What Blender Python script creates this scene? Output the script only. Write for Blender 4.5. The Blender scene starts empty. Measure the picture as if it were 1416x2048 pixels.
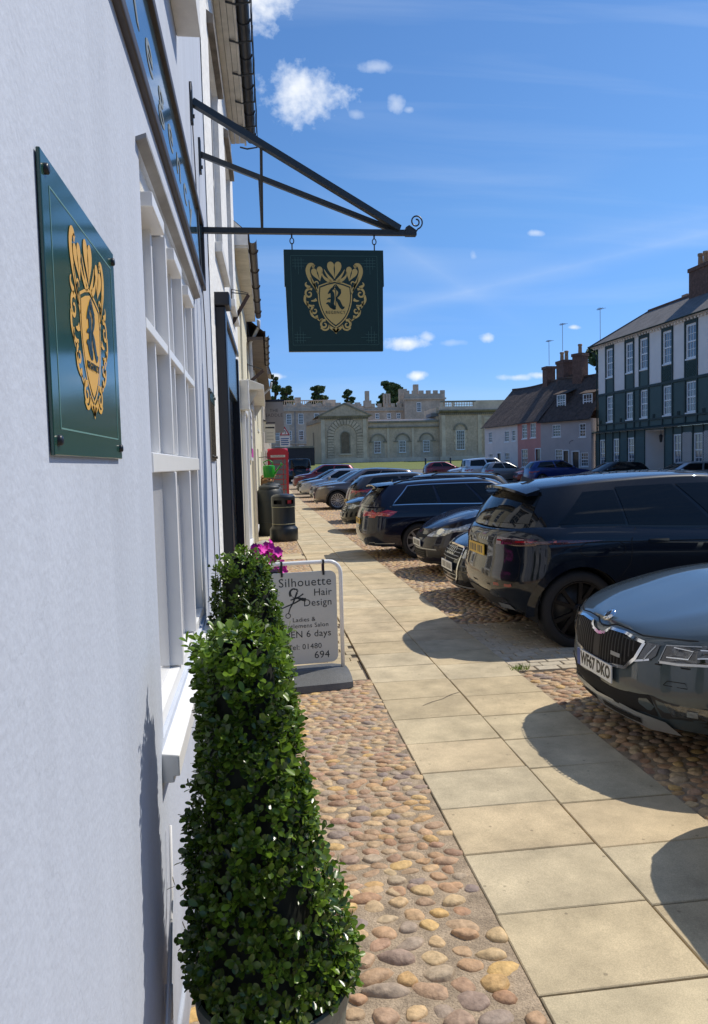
import bpy, bmesh, math, random
import numpy as np
from mathutils import Vector, Matrix, Euler

random.seed(7)
RNG = np.random.default_rng(7)
scene = bpy.context.scene
R = math.radians

# ------------------------------------------------------------------ camera
cam_data = bpy.data.cameras.new('camera')
cam = bpy.data.objects.new('camera', cam_data)
scene.collection.objects.link(cam)
scene.camera = cam
cam_data.sensor_fit = 'VERTICAL'
cam_data.sensor_height = 36.0
cam_data.lens = 36.0 * 1500.0 / 2048.0
cam_data.clip_start = 0.02
cam_data.clip_end = 6000.0
_Y = Vector((515 - 708, 1024 - 933, -1500)).normalized()      # street axis as the lens sees it
_Z = Vector((-0.026, 1.0, 0.0)); _Z.z = -(_Z.x * _Y.x + _Z.y * _Y.y) / _Y.z
_Z.normalize()
_X = _Y.cross(_Z)
CAMPOS = Vector((0, 0, 1.8))
cam.matrix_world = Matrix.Translation(CAMPOS) @ Matrix((_X, _Y, _Z)).to_4x4()

# ------------------------------------------------------------------ sun and sky
SUN_FROM = Vector((0.70, 0.31, 1.0)).normalized()
SUN_EL = math.asin(SUN_FROM.z)
SUN_AZ = math.atan2(SUN_FROM.x, SUN_FROM.y)       # clockwise from +Y
sun_data = bpy.data.lights.new('sun', 'SUN')
sun_data.energy = 2.75
sun_data.angle = R(0.53)
sun_data.color = (1.0, 0.93, 0.81)
sun = bpy.data.objects.new('sun', sun_data)
scene.collection.objects.link(sun)
sun.rotation_euler = SUN_FROM.to_track_quat('Z', 'Y').to_euler()
sun.location = (20, 12, 40)

world = bpy.data.worlds.new('World')
scene.world = world
world.use_nodes = True
wn, wl = world.node_tree.nodes, world.node_tree.links
wn.clear()
def wnode(t, **kw):
    n = wn.new(t)
    for k, v in kw.items(): setattr(n, k, v)
    return n
w_out = wnode('ShaderNodeOutputWorld')
sky = wnode('ShaderNodeTexSky', sky_type='NISHITA')
sky.sun_disc = False
sky.sun_elevation = SUN_EL
sky.sun_rotation = SUN_AZ
sky.altitude = 30
sky.air_density = 1.0
sky.dust_density = 0.35
sky.ozone_density = 2.6
hsv = wnode('ShaderNodeHueSaturation')
hsv.inputs['Saturation'].default_value = 1.05
hsv.inputs['Value'].default_value = 0.62
wl.new(sky.outputs[0], hsv.inputs['Color'])
bg_sky = wnode('ShaderNodeBackground'); bg_sky.inputs[1].default_value = 0.15
tint = wnode('ShaderNodeMix', data_type='RGBA', blend_type='MULTIPLY'); tint.inputs[0].default_value = 1.0
wl.new(hsv.outputs[0], tint.inputs[6])
wl.new(tint.outputs[2], bg_sky.inputs[0])
bg_cloud = wnode('ShaderNodeBackground'); bg_cloud.inputs[1].default_value = 0.74
mixw = wnode('ShaderNodeMixShader')
wl.new(bg_sky.outputs[0], mixw.inputs[1]); wl.new(bg_cloud.outputs[0], mixw.inputs[2])
wl.new(mixw.outputs[0], w_out.inputs[0])
def wmath(op, a, b=None, clamp=False):
    n = wnode('ShaderNodeMath', operation=op, use_clamp=clamp)
    for i, v in enumerate((a, b)):
        if v is None: continue
        if isinstance(v, (int, float)): n.inputs[i].default_value = v
        else: wl.new(v, n.inputs[i])
    return n.outputs[0]
tc = wnode('ShaderNodeTexCoord')
sep = wnode('ShaderNodeSeparateXYZ'); wl.new(tc.outputs['Generated'], sep.inputs[0])
# clear summer air: the low sky keeps its blue
elr = wnode('ShaderNodeValToRGB'); wl.new(sep.outputs[2], elr.inputs[0])
ce = elr.color_ramp.elements
ce[0].position = 0.0; ce[0].color = (.50, .66, 1.0, 1)
ce[1].position = .30; ce[1].color = (.56, .79, 1.0, 1)
e3 = ce.new(.12); e3.color = (.45, .655, 1.0, 1)
wl.new(elr.outputs[0], tint.inputs[7])
yy = wmath('MAXIMUM', wmath('ABSOLUTE', sep.outputs[1]), 0.06)
gu = wmath('DIVIDE', sep.outputs[0], yy)      # sky plane coordinates ahead of (and behind) the street
gv = wmath('DIVIDE', sep.outputs[2], yy)
comb = wnode('ShaderNodeCombineXYZ'); wl.new(gu, comb.inputs[0]); wl.new(gv, comb.inputs[1])
wl.new(wmath('SIGN', sep.outputs[1]), comb.inputs[2])
nz = wnode('ShaderNodeTexNoise'); nz.inputs['Scale'].default_value = 22; nz.inputs['Detail'].default_value = 7; nz.inputs['Roughness'].default_value = 0.62
wl.new(comb.outputs[0], nz.inputs['Vector'])
nz2 = wnode('ShaderNodeTexNoise'); nz2.inputs['Scale'].default_value = 75; nz2.inputs['Detail'].default_value = 5
wl.new(comb.outputs[0], nz2.inputs['Vector'])
nval = wmath('ADD', wmath('MULTIPLY', wmath('SUBTRACT', nz.outputs[0], 0.5), 1.7), wmath('MULTIPLY', wmath('SUBTRACT', nz2.outputs[0], 0.5), 0.9))
# cumulus puffs: (u, v, half width, half height, strength)
CLOUDS = [(.016, .600, .062, .050, 1.05), (.073, .478, .064, .038, 1.0), (.196, .470, .012, .014, .55), (.173, .516, .030, .009, .50),
          (.143, .455, .012, .008, .42), (.214, .463, .008, .005, .45), (.205, .160, .036, .0105, 1.0), (.232, .168, .014, .008, .7), (.218, .1165, .0155, .0068, 1.0),
          (.317, .166, .0135, .0085, .85), (.385, .307, .014, .005, .6), (.298, .275, .008, .008, .42), (.438, .180, .0125, .0042, .85),
          (.357, .1125, .026, .0050, .75), (.392, .115, .022, .0052, .8), (.505, .167, .022, .007, .95), (.022, .1175, .021, .0050, 1.0),
          (.265, .160, .020, .005, .35), (-.012, .475, .022, .02, .7), (-.35, .55, .16, .06, 1.0), (.95, .42, .16, .05, .9), (1.35, .9, .22, .09, .9), (.66, 1.05, .2, .1, .8)]
total = None
for (u0, v0, ru, rv, st) in CLOUDS:
    du = wmath('DIVIDE', wmath('SUBTRACT', gu, u0), ru)
    dv = wmath('DIVIDE', wmath('SUBTRACT', gv, v0), rv)
    d = wmath('SQRT', wmath('ADD', wmath('MULTIPLY', du, du), wmath('MULTIPLY', dv, dv)))
    e = wmath('MULTIPLY', wmath('SUBTRACT', wmath('ADD', 1.0, nval), d), 0.85, clamp=True)
    e = wmath('MULTIPLY', wmath('MULTIPLY', e, wmath('SUBTRACT', 1.9, wmath('MULTIPLY', e, .9))), st)
    total = e if total is None else wmath('MAXIMUM', total, e)
# thin cirrus veils
mp = wnode('ShaderNodeMapping'); mp.inputs['Rotation'].default_value = (0, 0, R(-17)); mp.inputs['Scale'].default_value = (1.5, 17, 1)
wl.new(comb.outputs[0], mp.inputs[0])
nz3 = wnode('ShaderNodeTexNoise'); nz3.inputs['Scale'].default_value = 1.0; nz3.inputs['Detail'].default_value = 6; nz3.inputs['Distortion'].default_value = .5
wl.new(mp.outputs[0], nz3.inputs['Vector'])
veil = wmath('MULTIPLY', wmath('SUBTRACT', nz3.outputs[0], 0.50, clamp=True), 0.62)
# one long contrail-like streak and its broken branch
def streak(u0, v0, slope, width, ua, ub, st):
    line = wmath('SUBTRACT', gv, wmath('ADD', v0, wmath('MULTIPLY', wmath('SUBTRACT', gu, u0), slope)))
    k = wmath('SUBTRACT', 1.0, wmath('DIVIDE', wmath('ABSOLUTE', line), width), clamp=True)
    fa = wmath('MULTIPLY', wmath('SUBTRACT', gu, ua), 9.0, clamp=True)
    fb = wmath('MULTIPLY', wmath('SUBTRACT', ub, gu), 5.0, clamp=True)
    v = wmath('MULTIPLY', wmath('MULTIPLY', wmath('MULTIPLY', k, k), wmath('MULTIPLY', fa, fb)), st)
    return wmath('MULTIPLY', v, wmath('ADD', .55, nz.outputs[0]))
veil = wmath('ADD', veil, streak(.19, .205, .235, .024, .02, .95, .13))
veil = wmath('ADD', veil, streak(.20, .285, -.62, .034, .05, .40, .11))
veil = wmath('ADD', veil, streak(.62, .33, .18, .035, .35, 1.3, .09))
up = wmath('MULTIPLY', sep.outputs[2], 12.0, clamp=True)
fac = wmath('MULTIPLY', wmath('MAXIMUM', total, veil), up, clamp=True)
wl.new(wmath('MULTIPLY', fac, .93), mixw.inputs[0])
ramp = wnode('ShaderNodeMix', data_type='RGBA')
wl.new(fac, ramp.inputs[0])
ramp.inputs[6].default_value = (.62, .74, .92, 1); ramp.inputs[7].default_value = (.90, .93, .97, 1)
wl.new(ramp.outputs[2], bg_cloud.inputs[0])

scene.view_settings.view_transform = 'Standard'
scene.view_settings.look = 'None'
scene.view_settings.exposure = 0.60
scene.view_settings.gamma = 1.0
scene.view_settings.use_curve_mapping = False
scene.render.engine = 'CYCLES'
scene.render.film_transparent = False
scene.cycles.max_bounces = 6
scene.cycles.glossy_bounces = 4
scene.cycles.transparent_max_bounces = 6

# ------------------------------------------------------------------ helpers: objects
COL = scene.collection
def gz(y):                                    # the square climbs gently towards the gatehouse
    if y < 25: return 0.0
    if y < 115: return 2.0 * ((y - 25) / 90.0) ** 2
    return 2.0
def gz_np(y):
    y = np.asarray(y, float)
    return np.where(y < 25, 0, np.where(y < 115, 2.0 * (np.clip(y - 25, 0, 90) / 90.0) ** 2, 2.0))
def tag(o, label=None, cat=None, group=None, kind=None):
    if label: o['label'] = label
    if cat: o['category'] = cat
    if group: o['group'] = group
    if kind: o['kind'] = kind
    return o
def empty(name, loc=(0, 0, 0), rz=0.0, parent=None):
    o = bpy.data.objects.new(name, None)
    COL.objects.link(o); o.location = loc; o.rotation_euler = (0, 0, rz)
    o.empty_display_size = 0.1
    if parent: o.parent = parent
    return o
def link(name, me, parent=None, loc=None, rot=None, scale=None):
    o = bpy.data.objects.new(name, me); COL.objects.link(o)
    if parent: o.parent = parent
    if loc is not None: o.location = loc
    if rot is not None: o.rotation_euler = rot
    if scale is not None: o.scale = scale
    return o
def mesh_data(name, v, f, mat=None, smooth=False):
    me = bpy.data.meshes.new(name)
    me.from_pydata([tuple(p) for p in v], [], [tuple(q) for q in f])
    me.update()
    if mat: me.materials.append(mat)
    if smooth: me.polygons.foreach_set('use_smooth', [True] * len(me.polygons))
    return me
class MB:
    """collects shapes for one mesh"""
    def __init__(self): self.v = []; self.f = []
    def add(self, v, f):
        n = len(self.v); self.v += [tuple(p) for p in v]; self.f += [tuple(i + n for i in q) for q in f]; return self
    def box(self, x0, x1, y0, y1, z0, z1):
        v = [(x, y, z) for z in (z0, z1) for y in (y0, y1) for x in (x0, x1)]
        return self.add(v, [(0, 2, 3, 1), (4, 5, 7, 6), (0, 1, 5, 4), (2, 6, 7, 3), (0, 4, 6, 2), (1, 3, 7, 5)])
    def cbox(self, x0, x1, y0, y1, z0, z1, c):   # box with chamfered vertical and top edges
        self.prism([(x0 + c, y0), (x1 - c, y0), (x1, y0 + c), (x1, y1 - c), (x1 - c, y1), (x0 + c, y1), (x0, y1 - c), (x0, y0 + c)], z0, z1)
        return self
    def prism(self, poly, z0, z1):
        n = len(poly)
        v = [(x, y, z0) for x, y in poly] + [(x, y, z1) for x, y in poly]
        f = [tuple(range(n))[::-1], tuple(range(n, 2 * n))] + [(i, (i + 1) % n, n + (i + 1) % n, n + i) for i in range(n)]
        return self.add(v, f)
    def extrude(self, poly3, d):                 # planar 3d polygon pushed along vector d
        n = len(poly3); d = Vector(d)
        v = [Vector(p) for p in poly3] + [Vector(p) + d for p in poly3]
        f = [tuple(range(n))[::-1], tuple(range(n, 2 * n))] + [(i, (i + 1) % n, n + (i + 1) % n, n + i) for i in range(n)]
        return self.add(v, f)
    def quad(self, a, b, c, d): return self.add([a, b, c, d], [(0, 1, 2, 3)])
    def bar(self, a, b, w, h=None):              # rectangular bar between two points
        h = h or w; a = Vector(a); b = Vector(b); t = (b - a).normalized()
        s = t.cross(Vector((0, 0, 1)))
        if s.length < 1e-3: s = Vector((1, 0, 0))
        s.normalize(); u = s.cross(t)
        v = [p + s * (i * w / 2) + u * (j * h / 2) for p in (a, b) for i, j in ((-1, -1), (1, -1), (1, 1), (-1, 1))]
        return self.add(v, [(3, 2, 1, 0), (4, 5, 6, 7), (0, 1, 5, 4), (1, 2, 6, 5), (2, 3, 7, 6), (3, 0, 4, 7)])
    def tube(self, pts, r, n=8, cap=True):
        pts = [Vector(p) for p in pts]; rings = []; base = len(self.v)
        rr = r if isinstance(r, (list, tuple)) else [r] * len(pts)
        prev = None
        for i, p in enumerate(pts):
            t = (pts[min(i + 1, len(pts) - 1)] - pts[max(i - 1, 0)]).normalized()
            if prev is None:
                s = t.cross(Vector((0, 0, 1)))
                if s.length < 1e-3: s = Vector((1, 0, 0))
            else: s = prev - t * prev.dot(t)
            s.normalize(); prev = s; u = t.cross(s)
            self.v += [tuple(p + (s * math.cos(2 * math.pi * k / n) + u * math.sin(2 * math.pi * k / n)) * rr[i]) for k in range(n)]
        m = len(pts)
        for i in range(m - 1):
            for k in range(n):
                a = base + i * n + k; b = base + i * n + (k + 1) % n
                self.f.append((a, a + n, b + n, b))
        if cap:
            self.f.append(tuple(base + k for k in range(n))); self.f.append(tuple(base + (m - 1) * n + k for k in range(n))[::-1])
        return self
    def lathe(self, prof, n=24, cx=0, cy=0, axis='z'):   # prof: (radius, height)
        base = len(self.v); m = len(prof)
        for r, h in prof:
            for k in range(n):
                c, s = math.cos(2 * math.pi * k / n) * r, math.sin(2 * math.pi * k / n) * r
                self.v.append((cx + c, cy + s, h) if axis == 'z' else (cx + c, h, cy + s))
        for i in range(m - 1):
            for k in range(n):
                a = base + i * n + k; b = base + i * n + (k + 1) % n
                q = (a, b, b + n, a + n)
                self.f.append(q if axis == 'z' else q[::-1])
        return self
    def sphere(self, c, r, n=12, m=8):
        return self.lathe([(max(1e-4, r * math.sin(math.pi * i / m)), c[2] - r * math.cos(math.pi * i / m)) for i in range(m + 1)], n, c[0], c[1])
    def build(self, name, mat, parent=None, smooth=False, loc=None, rot=None, bevel=0):
        me = mesh_data(name, self.v, self.f, mat, smooth)
        o = link(name, me, parent, loc, rot)
        if bevel:
            m = o.modifiers.new('bevel', 'BEVEL'); m.width = bevel; m.segments = 2; m.limit_method = 'ANGLE'
        return o
def autosmooth(o, ang=40):
    me = o.data; me.polygons.foreach_set('use_smooth', [True] * len(me.polygons))
    me.set_sharp_from_angle(angle=R(ang))
    return o
def text_mesh(body, size, name='lettering', align='CENTER', space=1.0, wx=1.0, bold=0.0):
    """flat lettering in the xy plane as mesh data"""
    cu = bpy.data.curves.new(name, 'FONT'); cu.body = body; cu.size = size; cu.align_x = align; cu.align_y = 'CENTER'
    cu.space_character = space; cu.extrude = 0.0006; cu.resolution_u = 3; cu.offset = bold
    o = bpy.data.objects.new(name, cu); COL.objects.link(o)
    dg = bpy.context.evaluated_depsgraph_get(); dg.update()
    me = bpy.data.meshes.new_from_object(o.evaluated_get(dg))
    bpy.data.objects.remove(o); bpy.data.curves.remove(cu)
    if wx != 1.0:
        for v in me.vertices: v.co.x *= wx
    return me
def put_text(body, size, mat, parent, origin, xdir, ydir, name='lettering', align='CENTER', space=1.0, wx=1.0, bold=0.0):
    me = text_mesh(body, size, name, align, space, wx, bold); me.materials.append(mat)
    o = link(name, me, parent)
    xd = Vector(xdir).normalized(); yd = Vector(ydir).normalized(); zd = xd.cross(yd)
    o.matrix_local = Matrix.Translation(Vector(origin)) @ Matrix((xd, yd, zd)).transposed().to_4x4()
    return o

# ------------------------------------------------------------------ helpers: materials
MATS = {}
def mat(name, col, rough=0.6, metal=0.0, spec=0.5, coat=0.0, var=0.0, vscale=3.0, bump=0.0, bscale=40.0, bdist=0.01, emit=None, rand=0.0, vcol2=None, detail=6, coords='Object', coat_rough=0.03, stretch=None, var2=0.0, v2scale=60.0):
    if name in MATS: return MATS[name]
    m = bpy.data.materials.new(name); MATS[name] = m; m.use_nodes = True
    n, l = m.node_tree.nodes, m.node_tree.links
    b = n['Principled BSDF']
    b.inputs['Base Color'].default_value = (*col, 1)
    b.inputs['Roughness'].default_value = rough
    b.inputs['Metallic'].default_value = metal
    b.inputs['Specular IOR Level'].default_value = spec
    b.inputs['Coat Weight'].default_value = coat
    b.inputs['Coat Roughness'].default_value = coat_rough
    t = n.new('ShaderNodeTexCoord'); vec = t.outputs[coords]
    if stretch:
        mpn = n.new('ShaderNodeMapping'); mpn.inputs['Scale'].default_value = stretch; l.new(vec, mpn.inputs[0]); vec = mpn.outputs[0]
    cur = None
    def mixc(fac, a, bcol, mode='MIX'):
        x = n.new('ShaderNodeMix'); x.data_type = 'RGBA'; x.blend_type = mode
        if isinstance(fac, float): x.inputs[0].default_value = fac
        else: l.new(fac, x.inputs[0])
        for idx, v in ((6, a), (7, bcol)):
            if isinstance(v, tuple): x.inputs[idx].default_value = v
            else: l.new(v, x.inputs[idx])
        return x.outputs[2]
    if var > 0:
        tx = n.new('ShaderNodeTexNoise'); tx.inputs['Scale'].default_value = vscale; tx.inputs['Detail'].default_value = detail; tx.inputs['Roughness'].default_value = .62
        l.new(vec, tx.inputs['Vector'])
        cr = n.new('ShaderNodeMapRange'); cr.inputs['From Min'].default_value = .3; cr.inputs['From Max'].default_value = .7
        l.new(tx.outputs[0], cr.inputs[0])
        c2 = vcol2 if vcol2 else tuple(max(0, c * (1 - var)) for c in col)
        c1 = col if vcol2 else tuple(min(1, c * (1 + var * .5)) for c in col)
        cur = mixc(cr.outputs[0], (*c2, 1), (*c1, 1))
    if var2 > 0:
        t2 = n.new('ShaderNodeTexNoise'); t2.inputs['Scale'].default_value = v2scale; t2.inputs['Detail'].default_value = 4
        l.new(vec, t2.inputs['Vector'])
        mr = n.new('ShaderNodeMapRange'); mr.inputs['From Min'].default_value = .3; mr.inputs['From Max'].default_value = .7
        mr.inputs['To Min'].default_value = 1 - var2; mr.inputs['To Max'].default_value = 1 + var2 * .6
        l.new(t2.outputs[0], mr.inputs[0])
        vm = n.new('ShaderNodeVectorMath'); vm.operation = 'SCALE'
        if cur is None: vm.inputs[0].default_value = col
        else: l.new(cur, vm.inputs[0])
        l.new(mr.outputs[0], vm.inputs['Scale']); cur = vm.outputs[0]
    if rand > 0:
        oi = n.new('ShaderNodeObjectInfo'); geo = n.new('ShaderNodeNewGeometry')
        ad = n.new('ShaderNodeMath'); ad.operation = 'ADD'; l.new(oi.outputs['Random'], ad.inputs[0]); l.new(geo.outputs['Random Per Island'], ad.inputs[1])
        fr = n.new('ShaderNodeMath'); fr.operation = 'FRACT'; l.new(ad.outputs[0], fr.inputs[0])
        mr = n.new('ShaderNodeMapRange'); mr.inputs['To Min'].default_value = 1 - rand; mr.inputs['To Max'].default_value = 1 + rand * .7
        l.new(fr.outputs[0], mr.inputs[0])
        vm = n.new('ShaderNodeVectorMath'); vm.operation = 'SCALE'
        if cur is None: vm.inputs[0].default_value = col
        else: l.new(cur, vm.inputs[0])
        l.new(mr.outputs[0], vm.inputs['Scale']); cur = vm.outputs[0]
    if cur is not None: l.new(cur, b.inputs['Base Color'])
    if bump > 0:
        tb = n.new('ShaderNodeTexNoise'); tb.inputs['Scale'].default_value = bscale; tb.inputs['Detail'].default_value = 5
        l.new(vec, tb.inputs['Vector'])
        bp = n.new('ShaderNodeBump'); bp.inputs['Strength'].default_value = bump; bp.inputs['Distance'].default_value = bdist
        l.new(tb.outputs[0], bp.inputs['Height']); l.new(bp.outputs[0], b.inputs['Normal'])
    if emit: b.inputs['Emission Color'].default_value = (*emit[0], 1); b.inputs['Emission Strength'].default_value = emit[1]
    return m
def ramp_mat(name, stops, rough=.75, var=.25, vscale=25, bump=.3, bscale=60, bdist=.006, spec=.35):
    """each piece takes a colour of its own out of a ramp"""
    if name in MATS: return MATS[name]
    m = bpy.data.materials.new(name); MATS[name] = m; m.use_nodes = True
    n, l = m.node_tree.nodes, m.node_tree.links; b = n['Principled BSDF']
    b.inputs['Roughness'].default_value = rough; b.inputs['Specular IOR Level'].default_value = spec
    oi = n.new('ShaderNodeObjectInfo'); geo = n.new('ShaderNodeNewGeometry'); t = n.new('ShaderNodeTexCoord')
    ad = n.new('ShaderNodeMath'); ad.operation = 'ADD'; l.new(oi.outputs['Random'], ad.inputs[0]); l.new(geo.outputs['Random Per Island'], ad.inputs[1])
    fr = n.new('ShaderNodeMath'); fr.operation = 'FRACT'; l.new(ad.outputs[0], fr.inputs[0])
    cr = n.new('ShaderNodeValToRGB'); cr.color_ramp.interpolation = 'LINEAR'
    els = cr.color_ramp.elements
    while len(els) < len(stops): els.new(.5)
    for i, c in enumerate(stops): els[i].position = i / (len(stops) - 1); els[i].color = (*c, 1)
    l.new(fr.outputs[0], cr.inputs[0])
    tx = n.new('ShaderNodeTexNoise'); tx.inputs['Scale'].default_value = vscale; tx.inputs['Detail'].default_value = 6; tx.inputs['Roughness'].default_value = .65
    l.new(geo.outputs['Position'], tx.inputs['Vector'])
    mr = n.new('ShaderNodeMapRange'); mr.inputs['From Min'].default_value = .3; mr.inputs['From Max'].default_value = .7
    mr.inputs['To Min'].default_value = 1 - var; mr.inputs['To Max'].default_value = 1 + var * .8
    l.new(tx.outputs[0], mr.inputs[0])
    vm = n.new('ShaderNodeVectorMath'); vm.operation = 'SCALE'; l.new(cr.outputs[0], vm.inputs[0]); l.new(mr.outputs[0], vm.inputs['Scale'])
    l.new(vm.outputs[0], b.inputs['Base Color'])
    tb = n.new('ShaderNodeTexNoise'); tb.inputs['Scale'].default_value = bscale; tb.inputs['Detail'].default_value = 5
    l.new(geo.outputs['Position'], tb.inputs['Vector'])
    bp = n.new('ShaderNodeBump'); bp.inputs['Strength'].default_value = bump; bp.inputs['Distance'].default_value = bdist
    l.new(tb.outputs[0], bp.inputs['Height']); l.new(bp.outputs[0], b.inputs['Normal'])
    return m

# ================================================================== the ground
M_asph = mat('asphalt', (.19, .175, .155), .9, var=.3, vscale=1.2, bump=.4, bscale=180, bdist=.004, coords='Object', var2=.2, v2scale=220)
M_bed = mat('cobble_mortar', (.41, .315, .215), .95, var=.45, vscale=9, bump=.9, bscale=120, bdist=.008, var2=.3, v2scale=160)
M_slab = ramp_mat('york_stone', [(.50, .405, .255), (.535, .43, .27), (.55, .46, .30), (.545, .43, .27), (.51, .43, .29), (.565, .47, .31)], .82, .20, 4.2, .28, 75, .004, .3)
def add_stains(m, spots=9.0, dark=.62, scale2=1.7):
    """old marks: broad patches, small dark gum spots and pores"""
    n, l = m.node_tree.nodes, m.node_tree.links; b = n['Principled BSDF']; src = b.inputs['Base Color'].links[0].from_socket
    geo = n.new('ShaderNodeNewGeometry')
    no = n.new('ShaderNodeTexNoise'); no.inputs['Scale'].default_value = scale2; no.inputs['Detail'].default_value = 9; no.inputs['Roughness'].default_value = .72; l.new(geo.outputs['Position'], no.inputs['Vector'])
    r1 = n.new('ShaderNodeMapRange'); r1.inputs['From Min'].default_value = .40; r1.inputs['From Max'].default_value = .68; r1.inputs['To Min'].default_value = 1.06; r1.inputs['To Max'].default_value = .76; l.new(no.outputs[0], r1.inputs[0])
    vo = n.new('ShaderNodeTexVoronoi'); vo.inputs['Scale'].default_value = spots; l.new(geo.outputs['Position'], vo.inputs['Vector'])
    r2 = n.new('ShaderNodeMapRange'); r2.inputs['From Min'].default_value = .05; r2.inputs['From Max'].default_value = .085; r2.inputs['To Min'].default_value = dark; r2.inputs['To Max'].default_value = 1.0; l.new(vo.outputs['Distance'], r2.inputs[0])
    fi = n.new('ShaderNodeTexNoise'); fi.inputs['Scale'].default_value = 210; fi.inputs['Detail'].default_value = 3; l.new(geo.outputs['Position'], fi.inputs['Vector'])
    r3 = n.new('ShaderNodeMapRange'); r3.inputs['From Min'].default_value = .35; r3.inputs['From Max'].default_value = .65; r3.inputs['To Min'].default_value = .86; r3.inputs['To Max'].default_value = 1.10; l.new(fi.outputs[0], r3.inputs[0])
    m1 = n.new('ShaderNodeMath'); m1.operation = 'MULTIPLY'; l.new(r1.outputs[0], m1.inputs[0]); l.new(r2.outputs[0], m1.inputs[1])
    m2 = n.new('ShaderNodeMath'); m2.operation = 'MULTIPLY'; l.new(m1.outputs[0], m2.inputs[0]); l.new(r3.outputs[0], m2.inputs[1])
    vm = n.new('ShaderNodeVectorMath'); vm.operation = 'SCALE'; l.new(src, vm.inputs[0]); l.new(m2.outputs[0], vm.inputs['Scale']); l.new(vm.outputs[0], b.inputs['Base Color'])
add_stains(M_slab)
M_joint = mat('slab_joint', (.13, .105, .08), .95, var=.3, vscale=30)
M_cob = ramp_mat('cobble_stone', [(.38, .215, .125), (.50, .315, .175), (.60, .42, .225), (.36, .22, .14), (.58, .43, .24), (.46, .31, .19), (.42, .25, .165), (.62, .40, .15), (.50, .385, .25), (.28, .215, .185), (.53, .335, .19)], .66, .36, 30, .8, 48, .007, .35)
M_sett = ramp_mat('sett_stone', [(.42, .37, .28), (.50, .44, .34), (.46, .38, .27), (.55, .48, .37)], .85, .2, 30, .35, 70, .005, .3)
M_lawn = mat('lawn_grass', (.17, .19, .045), .95, var=.35, vscale=.6, vcol2=(.12, .15, .04), bump=.6, bscale=60, bdist=.03)
M_kerb = mat('kerb_stone', (.40, .36, .30), .9, var=.25, vscale=3)

def sheet(name, x0, x1, ys, dz, m, parent=None, kind='structure', xf=None):
    v, f = [], []
    for y in ys:
        a, b = (x0, x1) if xf is None else xf(y)
        v += [(a, y, gz(y) + dz), (b, y, gz(y) + dz)]
    for i in range(len(ys) - 1): f.append((2 * i, 2 * i + 1, 2 * i + 3, 2 * i + 2))
    o = link(name, mesh_data(name, v, f, m), parent)
    if kind: tag(o, kind=kind)
    return o
YS = [-300, -60, -10, 0, 10, 20, 25] + [25 + 3 * i for i in range(1, 31)] + [140, 200, 400, 1000, 3500]
sheet('ground', -2500, 2500, YS, 0.0, M_asph)
lawn = sheet('lawn', 6, 70, [87 + 2.5 * i for i in range(12)], .03, M_lawn)

# ---- flagstone path: one object for every slab
path = sheet('pavement', .845, 2.125, [-2, 0, 10, 25, 32, 40, 50, 58], .006, M_joint)
XA, XB, XC = .862, 1.487, 2.108
def slab_mesh(w, l, seed):
    r = random.Random(seed); h = .034
    def jit(): return r.uniform(-.003, .003)
    c = .004
    o = [(jit(), jit()), (w + jit(), jit()), (w + jit(), l + jit()), (jit(), l + jit())]
    i = [(o[0][0] + c, o[0][1] + c), (o[1][0] - c, o[1][1] + c), (o[2][0] - c, o[2][1] - c), (o[3][0] + c, o[3][1] - c)]
    v = [(x, y, 0) for x, y in o] + [(x, y, h - .004) for x, y in o] + [(x, y, h + r.uniform(-.0012, .0012)) for x, y in i]
    f = [(0, 1, 5, 4), (1, 2, 6, 5), (2, 3, 7, 6), (3, 0, 4, 7), (4, 5, 9, 8), (5, 6, 10, 9), (6, 7, 11, 10), (7, 4, 8, 11), (8, 9, 10, 11)]
    return mesh_data('slab', v, f, M_slab)
SL = .452
def place_slabs(x0, x1, start):
    r = random.Random(int(x0 * 100)); y = start; k = 0
    while y < 56:
        ln = SL * r.choice((1, 1, 1, 1.02, .97, 1.35 if y > 8 else 1)) if y > 6.6 else SL
        g = .007
        me = slab_mesh(x1 - x0 - g, ln - g, k + int(x0 * 50))
        sl = math.atan2(gz(y + ln) - gz(y), ln)
        link('slab', me, path, (x0 + g / 2, y + g / 2, gz(y) - .004 + r.uniform(-.0008, .0008)), (sl, 0, 0))
        y += ln; k += 1
place_slabs(XA, XB, -.43)
place_slabs(XB, XC, -.02)

# ---- cobbles
def cobble_template(n, rings, seed, flat=.55):
    """the upper half of a rounded stone, unit radius"""
    r = random.Random(seed); v = [(0, 0, flat)]; f = []
    ph = [r.uniform(0, 6.28) for _ in range(4)]; am = [r.uniform(.05, .17), r.uniform(.03, .12), r.uniform(.02, .08), r.uniform(.05, .2)]
    tilt = (r.uniform(-.10, .10), r.uniform(-.10, .10))
    for j in range(1, rings + 1):
        t = j / rings; rr = math.sin(t * math.pi * .56) / math.sin(math.pi * .56); hh = flat * (math.cos(t * math.pi * .56))
        for k in range(n):
            a = 2 * math.pi * k / n
            q = 1 + sum(am[i] * math.cos((i + 2) * a + ph[i]) for i in range(3))
            x, y = rr * q * math.cos(a), rr * q * math.sin(a)
            x *= 1 + .10 * math.copysign(1, math.cos(2 * a + ph[1])) * am[0] * 2; y *= 1 + .5 * am[1] * math.sin(a + ph[2])
            v.append((x, y, hh + (tilt[0] * x + tilt[1] * y) * (1 - t * .6) + am[3] * .25 * math.sin(3 * a + ph[3]) * t * (1 - t)))
    for k in range(n): f.append((0, 1 + k, 1 + (k + 1) % n))
    for j in range(rings - 1):
        for k in range(n):
            a = 1 + j * n + k; b = 1 + j * n + (k + 1) % n
            f.append((a, a + n, b + n, b))
    return v, f
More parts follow.
